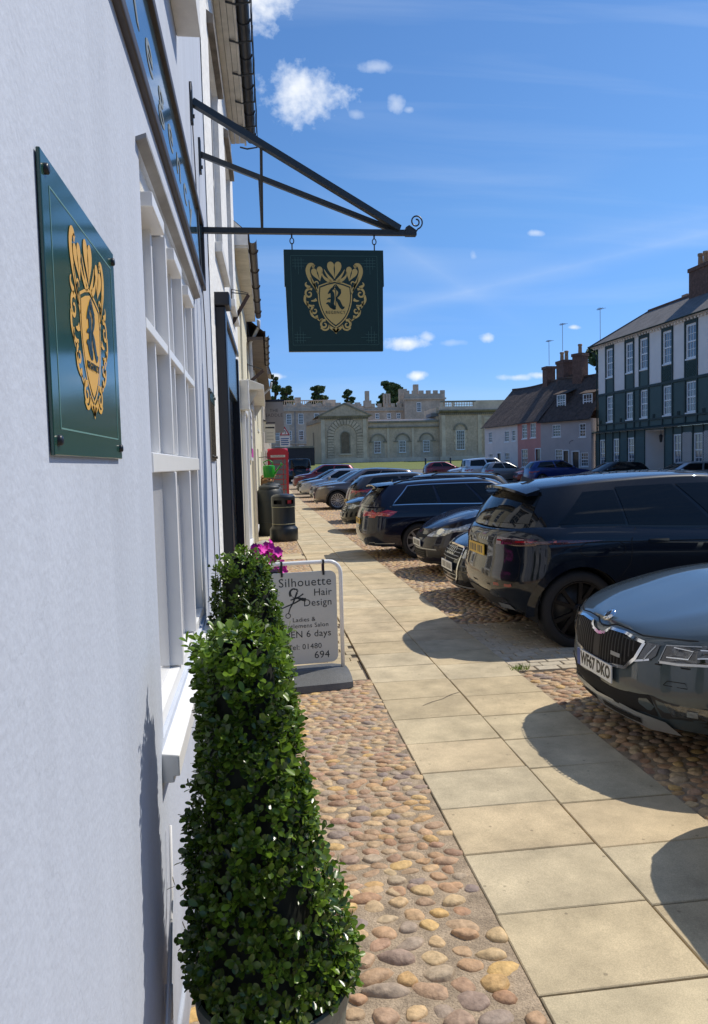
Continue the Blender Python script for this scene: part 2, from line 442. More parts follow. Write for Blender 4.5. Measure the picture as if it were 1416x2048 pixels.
def slab_cobble(seed):
    """a broken, flat-topped stone: few blunt corners, worn edge"""
    r = random.Random(seed * 7 + 1); k = r.choice((4, 5, 5, 6)); an = sorted((i + r.uniform(-.28, .28)) * 2 * math.pi / k for i in range(k)); rd = [r.uniform(.85, 1.12) for _ in range(k)]
    C = [(rd[i] * math.cos(an[i]), rd[i] * math.sin(an[i])) for i in range(k)]; out = []
    for i in range(k):
        p, q, n_ = C[i - 1], C[i], C[(i + 1) % k]; rr = .34
        a = (q[0] + (p[0] - q[0]) * rr, q[1] + (p[1] - q[1]) * rr); b = (q[0] + (n_[0] - q[0]) * rr, q[1] + (n_[1] - q[1]) * rr)
        for t in (0, .5, 1): out.append(((1 - t) ** 2 * a[0] + 2 * t * (1 - t) * q[0] + t * t * b[0], (1 - t) ** 2 * a[1] + 2 * t * (1 - t) * q[1] + t * t * b[1]))
    n = len(out); tl = (r.uniform(-.14, .14), r.uniform(-.14, .14)); v = [(0, 0, .60)]; f = []
    for (sc, h) in ((.45, .60), (.78, .55), (.93, .42), (1.0, .20), (1.02, -.05)):
        v += [(x * sc, y * sc, h + (tl[0] * x + tl[1] * y) * sc * (1 if h > .3 else .3) + r.uniform(-.025, .025)) for x, y in out]
    f += [(0, 1 + i, 1 + (i + 1) % n) for i in range(n)]
    for j in range(4):
        for i in range(n): a = 1 + j * n + i; b = 1 + j * n + (i + 1) % n; f.append((a, a + n, b + n, b))
    return v, f
def cobble_spots(x0, x1, y0, y1, cx, cy, fill, seed, keep=None):
    r = random.Random(seed); out = []; y = y0; row = 0
    while y < y1:
        x = x0 + (cx * .5 if row % 2 else 0) + r.uniform(-.3, .3) * cx
        while x < x1:
            w = cx * r.uniform(.72, 1.3)
            px, py = x + w * .5, y + cy * .5 + r.uniform(-.26, .26) * cy
            if x0 + w * .35 < px < x1 - w * .35 and (keep is None or keep(px, py)):
                out.append((px, py, w * .5 * fill * r.uniform(.86, 1.04), cy * .5 * fill * r.uniform(.82, 1.18), r.uniform(-.45, .45)))
            x += w
        y += cy; row += 1
    return out
COB = [mesh_data('cobble', *(cobble_template(13, 5, s, .62 + .05 * (s % 3)) if s < 5 else slab_cobble(s)), M_cob, True) for s in range(16)]
def cobble_field(parent, spots, ncount, zoff=.0, big=True):
    spots = sorted(spots, key=lambda s: (s[0] ** 2 + s[1] ** 2) / (s[2] * s[3]) ** .5)
    r = random.Random(len(spots))
    for i, (x, y, a, b, ang) in enumerate(spots[:ncount]):
        hs = (a + b) * .5 * r.uniform(.42, .85)
        link('cobble', COB[r.randrange(16)], parent, (x, y, gz(y) + zoff - .006), (r.uniform(-.12, .12), r.uniform(-.12, .12), ang + r.choice((0, math.pi))), (a, b, hs))
    rest = spots[ncount:]
    if not rest: return
    V, Fc, off = [], [], 0
    tm = [[(np.array(v), f) for v, f in (cobble_template(n, rg, s, .6) for s in range(6))] for n, rg in ((10, 3), (7, 2), (6, 1))]
    for (x, y, a, b, ang) in rest:
        lod = 0 if y < 9 else (1 if y < 18 else 2)
        v, f = tm[lod][r.randrange(6)]
        c, s = math.cos(ang), math.sin(ang); hs = (a + b) * .5 * r.uniform(.5, .85)
        P = np.empty_like(v)
        P[:, 0] = x + v[:, 0] * a * c - v[:, 1] * b * s; P[:, 1] = y + v[:, 0] * a * s + v[:, 1] * b * c
        P[:, 2] = v[:, 2] * hs + gz(y) + zoff - .005
        V.append(P); Fc += [tuple(q + off for q in p) for p in f]; off += len(v)
    o = link('small_cobbles', mesh_data('small_cobbles', np.concatenate(V), Fc, M_cob, True), parent)
    tag(o, kind='stuff')

# left strip between house wall and flags
verge = sheet('cobble_verge', -.60, .862, [-1.5, 0, 3, 6.02], .022, M_bed)
sp = cobble_spots(-.34, .875, .9, 2.95, .108, .084, 1.0, 3) + cobble_spots(-.34, .875, 2.95, 4.2, .088, .064, 1.04, 4) + cobble_spots(-.34, .875, 4.2, 6.0, .080, .055, 1.06, 5)
cobble_field(verge, sp, 300, .022)
# further doorstep bands: slabs and cobble panels alternate
apron = sheet('shop_apron', -.45, .862, [6.02, 12, 18, 25, 32, 40, 58], .008, M_joint)
r_ = random.Random(11)
def apron_slabs(y0, y1, w, l):
    y = y0
    while y < y1 - .02:
        x = -.4
        while x < .85:
            ww = min(w * r_.uniform(.85, 1.15), .858 - x)
            if ww > .05:
                o = link('slab', slab_mesh(ww - .007, min(l, y1 - y) - .007, int(y * 37 + x * 91)), apron, (x, y + .003, gz(y) - .006))
            x += ww
        y += l
apron_slabs(6.02, 6.62, .62, .30)
apron_slabs(6.62, 12.4, .24, .115)
apron_slabs(14.2, 15.1, .6, .45)
apron_slabs(18.2, 24, .6, .6)
bed1 = sheet('cobble_panel', -.4, .858, [12.4, 14.2], .014, M_bed)
cobble_field(bed1, cobble_spots(-.35, .86, 12.42, 14.2, .085, .066, .98, 21), 0, .014)
bed2 = sheet('cobble_panel', -.4, .858, [15.1, 18.2], .014, M_bed)
cobble_field(bed2, cobble_spots(-.35, .86, 15.12, 18.2, .085, .066, .98, 22), 0, .014)
bed3 = sheet('cobble_panel', -.4, .858, [24 + i * 4 for i in range(9)], .014, M_bed)

# right strip under the parked cars
rverge = sheet('cobble_strip', 2.108, 5.2, [-1.5, 0, 6.02, 7.95, 12, 20, 25, 30, 36, 44, 58], .009, M_bed)
inset = lambda x, y: not (5.98 < y < 7.85)
sp = cobble_spots(2.10, 3.75, 2.2, 12, .092, .070, .98, 31, inset) + cobble_spots(2.10, 3.5, 12, 21, .095, .075, 1.0, 32) + cobble_spots(2.10, 3.2, 21, 40, .11, .09, 1.0, 33)
cobble_field(rverge, sp, 300, .011)
# band of setts crossing it
setts = sheet('sett_band', 2.108, 5.2, [5.98, 7.85], .013, M_joint)
y = 6.0; k = 0
while y < 7.83:
    x = 2.112; first = k % 2
    while x < 3.9:
        w = r_.uniform(.16, .21) * (.5 if first else 1); first = 0
        link('sett', slab_mesh(w - .012, .105, int(x * 77 + y * 131)), setts, (x, y, -.008 + r_.uniform(-.002, .002))).data.materials[0] = M_sett
        x += w
    y += .117; k += 1

# ================================================================== left side of the street
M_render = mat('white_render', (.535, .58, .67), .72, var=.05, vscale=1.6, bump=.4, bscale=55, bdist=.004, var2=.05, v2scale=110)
M_render2 = mat('old_limewash', (.90, .89, .86), .8, var=.10, vscale=3.5, bump=.5, bscale=16, bdist=.03, var2=.06, v2scale=40)
M_cream = mat('cream_render', (.74, .68, .50), .8, var=.12, vscale=3, bump=.5, bscale=20, bdist=.02)
M_white = mat('white_gloss_paint', (.84, .84, .83), .32, var=.03, vscale=8, spec=.5)
M_whitewood = mat('weathered_white_paint', (.74, .73, .70), .55, var=.15, vscale=7, bump=.2, bscale=30)
M_blackp = mat('black_paint', (.012, .014, .02), .35, spec=.5)
M_blackwood = mat('dark_frame', (.055, .042, .036), .5, var=.3, vscale=14)
M_iron = mat('wrought_iron', (.022, .028, .032), .42, spec=.5, bump=.15, bscale=90)
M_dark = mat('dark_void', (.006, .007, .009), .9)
M_glass = mat('window_glass', (.035, .042, .05), .04, spec=.8, coat=.5)
M_netglass = mat('net_curtain_glass', (.55, .55, .56), .10, spec=.7, var=.1, vscale=2, coat=.6)
M_gutter = mat('gutter_plastic', (.022, .026, .034), .4, var=.3, vscale=9)
M_soffit = mat('soffit_board', (.68, .64, .56), .8, var=.22, vscale=5)
M_tile = mat('clay_roof_tile', (.11, .075, .06), .9, var=.5, vscale=4, bump=.8, bscale=14, bdist=.06, var2=.35, v2scale=22)
M_slate = mat('roof_slate', (.17, .155, .145), .8, var=.35, vscale=2, bump=.5, bscale=10, bdist=.03, var2=.25, v2scale=14)
M_sign = mat('sign_green', (.012, .037, .034), .34, spec=.35)
M_signgl = mat('glass_sign_green', (.022, .070, .055), .14, spec=.55, coat=.2, coat_rough=.10)
M_gold = mat('gold_paint', (.60, .44, .155), .42, spec=.4)
M_goldw = mat('plaque_gold', (.72, .40, .06), .42, spec=.4)
M_line = mat('faint_line', (.045, .12, .11), .4)
M_line2 = mat('pale_line', (.16, .30, .26), .4)
M_lead = mat('lead_flashing', (.28, .28, .285), .6, var=.2, vscale=8)
M_cable = mat('white_cable', (.74, .74, .76), .5)

def weather_wall(m):
    """brush-drawn vertical streaks, hairlines and splash dirt low down"""
    n, l = m.node_tree.nodes, m.node_tree.links; b = n['Principled BSDF']; src = b.inputs['Base Color'].links[0].from_socket
    geo = n.new('ShaderNodeNewGeometry'); mp_ = n.new('ShaderNodeMapping'); mp_.inputs['Scale'].default_value = (9, 9, .55); l.new(geo.outputs['Position'], mp_.inputs[0])
    no = n.new('ShaderNodeTexNoise'); no.inputs['Scale'].default_value = 1.0; no.inputs['Detail'].default_value = 7; l.new(mp_.outputs[0], no.inputs['Vector'])
    r1 = n.new('ShaderNodeMapRange'); r1.inputs['From Min'].default_value = .35; r1.inputs['From Max'].default_value = .7; r1.inputs['To Min'].default_value = 1.03; r1.inputs['To Max'].default_value = .945; l.new(no.outputs[0], r1.inputs[0])
    sp_ = n.new('ShaderNodeSeparateXYZ'); l.new(geo.outputs['Position'], sp_.inputs[0])
    n2 = n.new('ShaderNodeTexNoise'); n2.inputs['Scale'].default_value = 6; n2.inputs['Detail'].default_value = 8; l.new(geo.outputs['Position'], n2.inputs['Vector'])
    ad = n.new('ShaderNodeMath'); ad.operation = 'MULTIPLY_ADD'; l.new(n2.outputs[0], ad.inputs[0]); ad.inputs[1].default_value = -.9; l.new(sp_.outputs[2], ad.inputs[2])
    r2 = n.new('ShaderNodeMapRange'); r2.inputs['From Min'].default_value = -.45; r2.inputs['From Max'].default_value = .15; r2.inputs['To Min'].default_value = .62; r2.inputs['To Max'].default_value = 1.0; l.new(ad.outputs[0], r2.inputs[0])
    vo = n.new('ShaderNodeTexVoronoi'); vo.feature = 'DISTANCE_TO_EDGE'; vo.inputs['Scale'].default_value = 1.1; l.new(geo.outputs['Position'], vo.inputs['Vector'])
    wv = n.new('ShaderNodeVectorMath'); wv.operation = 'MULTIPLY_ADD'; l.new(n2.outputs[1], wv.inputs[0]); wv.inputs[1].default_value = (.35, .35, .35); l.new(geo.outputs['Position'], wv.inputs[2]); l.new(wv.outputs[0], vo.inputs['Vector'])
    r3 = n.new('ShaderNodeMapRange'); r3.inputs['From Min'].default_value = .0; r3.inputs['From Max'].default_value = .0035; r3.inputs['To Min'].default_value = .90; r3.inputs['To Max'].default_value = 1.0; l.new(vo.outputs['Distance'], r3.inputs[0])
    m1 = n.new('ShaderNodeMath'); m1.operation = 'MULTIPLY'; l.new(r1.outputs[0], m1.inputs[0]); l.new(r2.outputs[0], m1.inputs[1])
    m2 = n.new('ShaderNodeMath'); m2.operation = 'MULTIPLY'; l.new(m1.outputs[0], m2.inputs[0]); l.new(r3.outputs[0], m2.inputs[1])
    vm = n.new('ShaderNodeVectorMath'); vm.operation = 'SCALE'; l.new(src, vm.inputs[0]); l.new(m2.outputs[0], vm.inputs['Scale']); l.new(vm.outputs[0], b.inputs['Base Color'])
weather_wall(M_render)
def wall_holes(y0, y1, z0, z1, holes, depth=.2, x=0.0):
    """front face in the plane x with rectangular openings and their reveals"""
    mb = MB()
    ys = sorted({y0, y1, *[h[0] for h in holes], *[h[1] for h in holes]}); zs = sorted({z0, z1, *[h[2] for h in holes], *[h[3] for h in holes]})
    for i in range(len(ys) - 1):
        for j in range(len(zs) - 1):
            cy, cz = (ys[i] + ys[i + 1]) / 2, (zs[j] + zs[j + 1]) / 2
            if any(h[0] < cy < h[1] and h[2] < cz < h[3] for h in holes): continue
            mb.quad((x, ys[i], zs[j]), (x, ys[i + 1], zs[j]), (x, ys[i + 1], zs[j + 1]), (x, ys[i], zs[j + 1]))
    for a, b, c, d in holes:
        mb.quad((x, a, c), (x, a, d), (x - depth, a, d), (x - depth, a, c))
        mb.quad((x, b, d), (x, b, c), (x - depth, b, c), (x - depth, b, d))
        mb.quad((x, a, d), (x, b, d), (x - depth, b, d), (x - depth, a, d))
        mb.quad((x, b, c), (x, a, c), (x - depth, a, c), (x - depth, b, c))
    return mb
def ring(mb, x0, x1, y0, y1, z0, z1, t):
    mb.box(x0, x1, y0, y0 + t, z0, z1); mb.box(x0, x1, y1 - t, y1, z0, z1)
    mb.box(x0, x1, y0 + t, y1 - t, z0, z0 + t); mb.box(x0, x1, y0 + t, y1 - t, z1 - t, z1)
def sash(parent, y0, y1, z0, z1, x, nx, ny, fr=.05, bar=.022, d=.05, m=None, gm=None, sill=None, name='window', bars='joined'):
    """a sash window: frame, glazing bars and panes; sits with its outer face at x, outward is +x"""
    m = m or M_white; gm = gm or M_glass
    mb = MB(); ring(mb, x - d, x, y0, y1, z0, z1, fr)
    zm = (z0 + z1) / 2
    mb.box(x - d, x - .006, y0 + fr, y1 - fr, zm - fr * .45, zm + fr * .45)
    w = mb.build(name, m, parent)
    g = MB()
    for k in range(1, nx):
        yy_ = y0 + fr + (y1 - y0 - 2 * fr) * k / nx; g.box(x - d * .8, x - d * .32, yy_ - bar / 2, yy_ + bar / 2, z0 + fr, z1 - fr)
    for k in range(1, ny):
        zz = z0 + fr + (z1 - z0 - 2 * fr) * k / ny
        if abs(zz - zm) > .05: g.box(x - d * .8, x - d * .34, y0 + fr, y1 - fr, zz - bar / 2, zz + bar / 2)
    if g.v: g.build('glazing_bars', m, w)
    p = MB(); p.box(x - d * .75, x - d * .6, y0 + fr * .6, y1 - fr * .6, z0 + fr * .6, z1 - fr * .6); p.build('pane', gm, w)
    if sill:
        s = MB(); s.box(x - d, x + sill, y0 - .06, y1 + .06, z0 - .07, z0 - .002); s.build('sill', m, w)
    return w

# ---- A: white rendered shop house, its wall runs past the camera
WX = -.29
def split_letters(o):
    bm = bmesh.new(); bm.from_mesh(o.data); left = set(bm.verts)
    while left:
        st_ = [left.pop()]; isl = set(st_)
        while st_:
            for e in st_.pop().link_edges:
                for w in e.verts:
                    if w not in isl: isl.add(w); left.discard(w); st_.append(w)
        vs = list(isl); ix = {v: i for i, v in enumerate(vs)}
        fs = {f for v in vs for f in v.link_faces}
        n = link('letter', mesh_data('letter', [v.co for v in vs], [[ix[v] for v in f.verts] for f in fs], o.data.materials[0]), o.parent); n.matrix_basis = o.matrix_basis.copy()
    bm.free(); bpy.data.objects.remove(o)
HA = empty('white_shop_house', (WX, 0, 0))
tag(HA, 'white rendered shop house close on the left with green plaque and fascia board', 'building')
WIN = (2.135, 3.93, 1.035, 2.665)
UP = (2.35, 3.44, 3.86, 5.2)
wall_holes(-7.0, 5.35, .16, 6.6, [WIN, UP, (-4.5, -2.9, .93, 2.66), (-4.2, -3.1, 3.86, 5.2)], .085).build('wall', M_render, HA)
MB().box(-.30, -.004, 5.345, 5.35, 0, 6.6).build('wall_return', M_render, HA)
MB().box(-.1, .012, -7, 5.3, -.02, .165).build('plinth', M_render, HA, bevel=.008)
pl = MB(); pl.box(-.8, .30, -7.2, 5.40, 6.6, 6.72); pl.build('eaves', M_soffit, HA)
rf = MB(); rf.quad((.36, -7.2, 6.70), (.36, 5.4, 6.70), (-4.0, 5.4, 10.2), (-4.0, -7.2, 10.2)); rf.build('roof', M_tile, HA)
# raised lintel band in shallow relief above the window and the ridge where render meets it
MB().extrude([(.0, 2.09, 2.665), (.0, 3.99, 2.665), (.028, 3.99, 2.675), (.028, 2.09, 2.675)], (0, 0, .012)).build('drip_strip', M_lead, HA)
# shop window
wy0, wy1, wz0, wz1 = WIN
shop = MB()
xo = -.012
ring(shop, -.075, xo, wy0, wy1, wz0, wz1, .05)
win = shop.build('window', M_white, HA, bevel=.004)
def part(name, m, parent, b, bev=.003):
    return MB().box(*b).build(name, m, parent, bevel=bev)
ZR = 1.79
part('meeting_rail', M_white, win, (-.066, -.002, wy0 + .055, wy1 - .055, ZR, ZR + .058))
lights = 3; inner0, inner1 = wy0 + .055, wy1 - .055; lw = (inner1 - inner0) / lights
for k in range(1, lights):
    part('mullion', M_white, win, (-.07, .0, inner0 + lw * k - .020, inner0 + lw * k + .020, wz0 + .055, ZR - .001))
    part('mullion', M_white, win, (-.07, -.004, inner0 + lw * k - .016, inner0 + lw * k + .016, ZR + .063, wz1 - .055))
for k in range(lights):
    a = inner0 + lw * k
    part('glazing_bar', M_white, win, (-.062, -.018, a + lw / 2 - .009, a + lw / 2 + .009, ZR + .063, wz1 - .056))
    part('glazing_bar', M_white, win, (-.060, -.008, a + .021, a + lw - .021, 2.20, 2.232))
    part('trickle_vent', M_white, win, (-.058, .018, a + .06, a + lw * .60, wz1 - .115, wz1 - .072), .004)
    for z0_, z1_ in ((wz0 + .05, ZR + .01), (ZR + .05, wz1 - .05)):
        MB().box(-.050, -.046, a - .005, a + lw + .005, z0_, z1_).build('pane', M_netglass, win)
sl = MB(); sl.extrude([(-.075, wy0 - .05, wz0 - .012), (.048, wy0 - .05, wz0 - .03), (.048, wy0 - .05, wz0 - .09), (.032, wy0 - .05, wz0 - .09), (.032, wy0 - .05, wz0 - .108), (-.075, wy0 - .05, wz0 - .108)], (0, wy1 - wy0 + .1, 0))
sl.build('sill', M_white, win, bevel=.004)
sash(HA, -4.5, -2.9, .93, 2.66, -.02, 3, 4); sash(HA, -4.2, -3.1, 3.86, 5.2, -.02, 3, 4)
# upper window with boxed sill
upw = sash(HA, UP[0], UP[1], UP[2], UP[3], -.02, 4, 4, .06, .025, .06)
us = MB().box(.001, .105, 2.15, 3.50, 3.70, 3.858); us.build('boxed_sill', M_whitewood, upw, bevel=.004)
# telephone cable and two thin wires
cb = MB().tube([(.012, 1.45, -.02), (.014, 1.62, .18), (.016, 1.85, .40), (.014, 2.06, .62), (.013, 2.10, .80)], .0045, 6)
cb.tube([(.012, 1.55, -.02), (.013, 1.70, .16), (.015, 1.95, .42), (.013, 2.09, .66)], .0035, 6); cb.tube([(.012, 1.93, .36), (.012, 1.95, .44)], .010, 6)
tag(cb.build('telephone_cable', M_cable, None, True, (WX, 0, 0)), 'thin white cable clipped low on the white wall behind the near box bush', 'cable')
cb = MB().tube([(.008, 4.14, 3.82), (.009, 4.32, 3.2), (.008, 4.62, 2.6), (.008, 4.70, 1.6), (.008, 4.74, .2)], .0035, 5)
tag(cb.build('wall_wire', mat('grey_wire', (.12, .12, .14), .6), None, True, (WX, 0, 0)), 'thin grey wire running down the white wall by the small plaque', 'wire')

# ---- emblem used on the signs: gold shield with scrolls, in the xy plane, 1 unit high
def stroke2d(pts, ws):
    v, f = [], []
    n = len(pts)
    for i in range(n):
        a = pts[max(0, i - 1)]; b = pts[min(n - 1, i + 1)]
        dx, dy = b[0] - a[0], b[1] - a[1]; L = math.hypot(dx, dy) or 1
        nx_, ny_ = -dy / L, dx / L; w = ws[i] / 2
        v += [(pts[i][0] + nx_ * w, pts[i][1] + ny_ * w, 0), (pts[i][0] - nx_ * w, pts[i][1] - ny_ * w, 0)]
    for i in range(n - 1): f.append((2 * i, 2 * i + 1, 2 * i + 3, 2 * i + 2))
    return v, f
def spline2(ctrl, n=24):
    P = [ctrl[0]] + list(ctrl) + [ctrl[-1]]; out = []
    seg = len(ctrl) - 1
    for i in range(seg):
        p0, p1, p2, p3 = P[i], P[i + 1], P[i + 2], P[i + 3]; m = max(2, n // seg)
        for k in range(m):
            t = k / m
            out.append(tuple(.5 * (2 * p1[j] + (p2[j] - p0[j]) * t + (2 * p0[j] - 5 * p1[j] + 4 * p2[j] - p3[j]) * t * t + (3 * p1[j] - p0[j] - 3 * p2[j] + p3[j]) * t ** 3) for j in (0, 1)))
    out.append(tuple(ctrl[-1])); return out
def spiral(cx, cy, r0, r1, a0, a1, n=26):
    return [(cx + (r0 + (r1 - r0) * i / n) * math.cos(a0 + (a1 - a0) * i / n), cy + (r0 + (r1 - r0) * i / n) * math.sin(a0 + (a1 - a0) * i / n)) for i in range(n + 1)]
def emblem_data():
    gold = MB(); z = 0
    def poly(pts): gold.add([(x, y, 0) for x, y in pts], [tuple(range(len(pts)))])
    def st(pts, w0, w1=None, wm=None):
        n = len(pts); w1 = w0 if w1 is None else w1
        ws = [(w0 + (w1 - w0) * i / (n - 1)) if wm is None else (w0 + (wm - w0) * math.sin(math.pi * i / (n - 1)) + (w1 - w0) * i / (n - 1)) for i in range(n)]
        gold.add(*stroke2d(pts, ws))
    # shield (right half mirrored): apex, shoulder, flank, point
    half = [(0, .225), (.13, .195), (.245, .155), (.255, .02), (.235, -.12), (.17, -.27), (.08, -.37), (0, -.425)]
    sh = spline2(half[2:], 30)
    right = [half[0], half[1]] + sh
    poly([(x * .955, y * .955 - .004) for x, y in right] + [(-x * .955, y * .955 - .004) for x, y in right[-2:0:-1]])
    rim = right
    for s in (1, -1):
        st([(s * x * 1.055, y * 1.055 + .004) for x, y in rim], .018)
    # hearts
    def heart(cx, cy, sc, rot):
        # two lobes leave a slit between them
        for s in (1, -1):
            q = [(.012 * s, .36), (.10 * s, .50), (.26 * s, .56), (.42 * s, .47), (.47 * s, .28), (.40 * s, .06), (.24 * s, -.16), (.08 * s, -.36), (.0 * s, -.48), (.03 * s, -.1), (.05 * s, .12)]
            q = spline2(q, 40)
            c, sn = math.cos(rot), math.sin(rot)
            poly([(cx + sc * (x * c - y * sn), cy + sc * (x * sn + y * c)) for x, y in (q if s > 0 else q[::-1])])
    heart(0, .395, .245, 0)
    heart(.265, .335, .20, -.30); heart(-.265, .335, .20, .30)
    for s in (1, -1):
        M_ = lambda pts: [(s * x, y) for x, y in pts]
        # flame leaves beside centre heart
        st(M_(spline2([(.035, .24), (.09, .30), (.135, .36), (.165, .415)], 14)), .055, .006)
        st(M_(spline2([(.07, .235), (.15, .28), (.19, .33), (.20, .385)], 14)), .055, .008)
        # tall side plume curling in at the top
        st(M_(spline2([(.285, .10), (.345, .20), (.405, .30), (.43, .40), (.40, .475), (.345, .485), (.325, .445)], 34)), .030, .014, .075)
        st(M_(spiral(.335, .452, .028, .008, 2.6, -2.6)), .016, .010)
        st(M_(spiral(.285, .205, .052, .012, -1.2, 3.6)), .022, .012)
        st(M_(spline2([(.27, .05), (.32, .15), (.365, .23), (.385, .30)], 18)), .020, .012)
        # big side volute
        st(M_(spiral(.415, .055, .078, .012, 2.2, -5.4, 40)), .036, .016)
        st(M_(spline2([(.40, .145), (.455, .17), (.47, .20), (.45, .225)], 12)), .05, .01)
        st(M_(spline2([(.48, .03), (.49, -.04), (.455, -.10), (.40, -.125), (.34, -.12)], 20)), .040, .020, .045)
        st(M_(spline2([(.45, -.06), (.445, -.12), (.42, -.165)], 10)), .04, .006)
        st(M_(spline2([(.30, -.03), (.345, -.05), (.39, -.05)], 10)), .05, .010)
        # lower volutes and leaves
        st(M_(spiral(.335, -.195, .060, .012, 1.2, -5.2, 34)), .034, .014)
        st(M_(spline2([(.395, -.19), (.385, -.255), (.335, -.30), (.285, -.315)], 16)), .046, .012)
        st(M_(spline2([(.31, -.27), (.29, -.32), (.255, -.355)], 10)), .045, .006)
        st(M_(spiral(.185, -.405, .068, .014, 1.9, -5.0, 36)), .040, .016)
        st(M_(spline2([(.235, -.325), (.25, -.36), (.215, -.31)], 8)), .03, .012)
        st(M_(spline2([(.10, -.41), (.13, -.47), (.19, -.485), (.245, -.45)], 16)), .030, .022)
        st(M_(spline2([(.0, -.525), (.035, -.48), (.075, -.455), (.10, -.415)], 12)), .012, .014, .045)
    poly([(0, -.545), (.06, -.47), (.02, -.455), (0, -.44), (-.02, -.455), (-.06, -.47)])
    letter = MB()
    def lp(ctrl, ws): 
        p = spline2(ctrl, 30); n = len(p)
        w = [np.interp(i / (n - 1), np.linspace(0, 1, len(ws)), ws) for i in range(n)]
        letter.add(*stroke2d(p, w))
    # black-letter R: diamond-cut stem, broken bowl, kicked leg, foot serifs, hairlines
    lp([(-.075, .085), (-.045, .05), (-.04, -.03), (-.05, -.10), (-.02, -.16), (.005, -.185)], [.03, .062, .066, .06, .05, .012])
    lp([(-.115, .045), (-.085, .07), (-.045, .115), (.0, .15)], [.012, .04, .04, .008])
    lp([(.0, .145), (.035, .125), (.075, .075), (.06, .03), (.02, -.02)], [.012, .050, .052, .04, .012])
    lp([(.012, -.015), (.055, -.07), (.085, -.13), (.115, -.165), (.15, -.15)], [.018, .058, .056, .05, .010])
    lp([(-.15, -.105), (-.11, -.10), (-.07, -.14), (-.03, -.17), (.0, -.185)], [.008, .045, .055, .045, .012])
    lp([(-.135, -.04), (-.09, -.025), (-.045, -.03)], [.008, .03, .01])
    lp([(.0, -.18), (.014, -.05), (.012, .08), (.018, .175)], [.010, .014, .014, .012])
    lp([(-.004, .10), (-.03, .135), (-.008, .165), (.012, .185)], [.012, .018, .014, .008])
    lp([(.10, .10), (.07, .115), (.04, .15), (.02, .185)], [.01, .02, .02, .006])
    return mesh_data('emblem', gold.v, gold.f, M_gold), mesh_data('letter', letter.v, letter.f, M_sign)
EMB, LET = emblem_data()
EMBW = EMB.copy(); EMBW.materials.clear(); EMBW.materials.append(M_goldw)
REG = text_mesh('REGENCY', .062, 'lettering', 'CENTER', 1.25); REG.materials.append(M_sign)
def put_emblem(parent, origin, xdir, ydir, sx, sy, gold=None):
    xd = Vector(xdir).normalized(); yd = Vector(ydir).normalized(); zd = xd.cross(yd)
    base = Matrix.Translation(Vector(origin)) @ Matrix((xd, yd, zd)).transposed().to_4x4() @ Matrix.Diagonal((sx, sy, 1, 1))
    e = link('emblem', gold or EMB, parent); e.matrix_local = base
    l_ = link('letter', LET, parent); l_.matrix_local = base @ Matrix.Translation((-.0, .01, .0012))
    t_ = link('lettering', REG, parent); t_.matrix_local = base @ Matrix.Translation((0, -.225, .0012))
    return e

# ---- green plaque on stand-off studs
PL = empty('wall_plaque', (WX, 1.37, 2.035))
tag(PL, 'large glossy green plaque with gold crest on studs, on white wall at far left', 'plaque')
MB().box(.002, .008, -.265, .265, -.212, .212).build('panel', M_signgl, PL, bevel=.0015)
for sy in (-1, 1):
    for sz in (-1, 1):
        MB().lathe([(.0001, -.014), (.006, -.014), (.008, -.012), (.008, -.0), (.0001, -.0)], 12, axis='y').build('stud', M_blackp, PL, True, (0, sy * .243, sz * .190), (0, 0, R(90)))
ln = MB()
for a in (-1, 1): ln.box(.0081, .0086, a * .226 - .0012, a * .226 + .0012, -.172, .172); ln.box(.0081, .0086, -.226, .226, a * .172 - .0012, a * .172 + .0012)
ln.build('border_line', M_line2, PL)
put_emblem(PL, (.0092, .008, .010), (0, 1, 0), (0, 0, 1), .29, .285, EMBW)

# ---- small plaque beyond the window
SP = empty('small_wall_plaque', (WX, 5.02, 2.07))
tag(SP, 'small narrow glass plaque on white wall just before the dark doorway', 'plaque')
MB().box(.002, .012, -.25, .25, -.225, .225).build('panel', mat('bronze_glass', (.20, .155, .09), .08, spec=.8, coat=.5), SP)
MB().box(.0125, .014, -.25, .25, .15, .225).build('header', M_signgl, SP)
for sy in (-1, 1):
    for sz in (-1, 1): MB().tube([(0, sy * .225, sz * .20), (.022, sy * .225, sz * .20)], .010, 8).build('stud', M_blackp, SP, True)

# ---- fascia board
M_fascia = mat('fascia_glass', (.035, .085, .115), .10, spec=.8, coat=.4)
M_goldp = mat('pale_gold_leaf', (.27, .28, .23), .4)
FS = empty('fascia_sign', (WX, 0, 3.06))
tag(FS, 'long blue green fascia board with dark frame and gold lettering above the shop window', 'sign')
MB().box(-.01, .006, .9, 4.60, -.165, .165).build('board', M_fascia, FS)
fr = MB(); ring(fr, -.01, .022, .86, 4.64, -.205, .205, .040); fr.build('frame', M_blackwood, FS, bevel=.006)
split_letters(put_text('Regency', .17, M_goldp, FS, (.0072, 2.95, .0), (0, 1, 0), (0, 0, 1), wx=2.2, space=1.6))

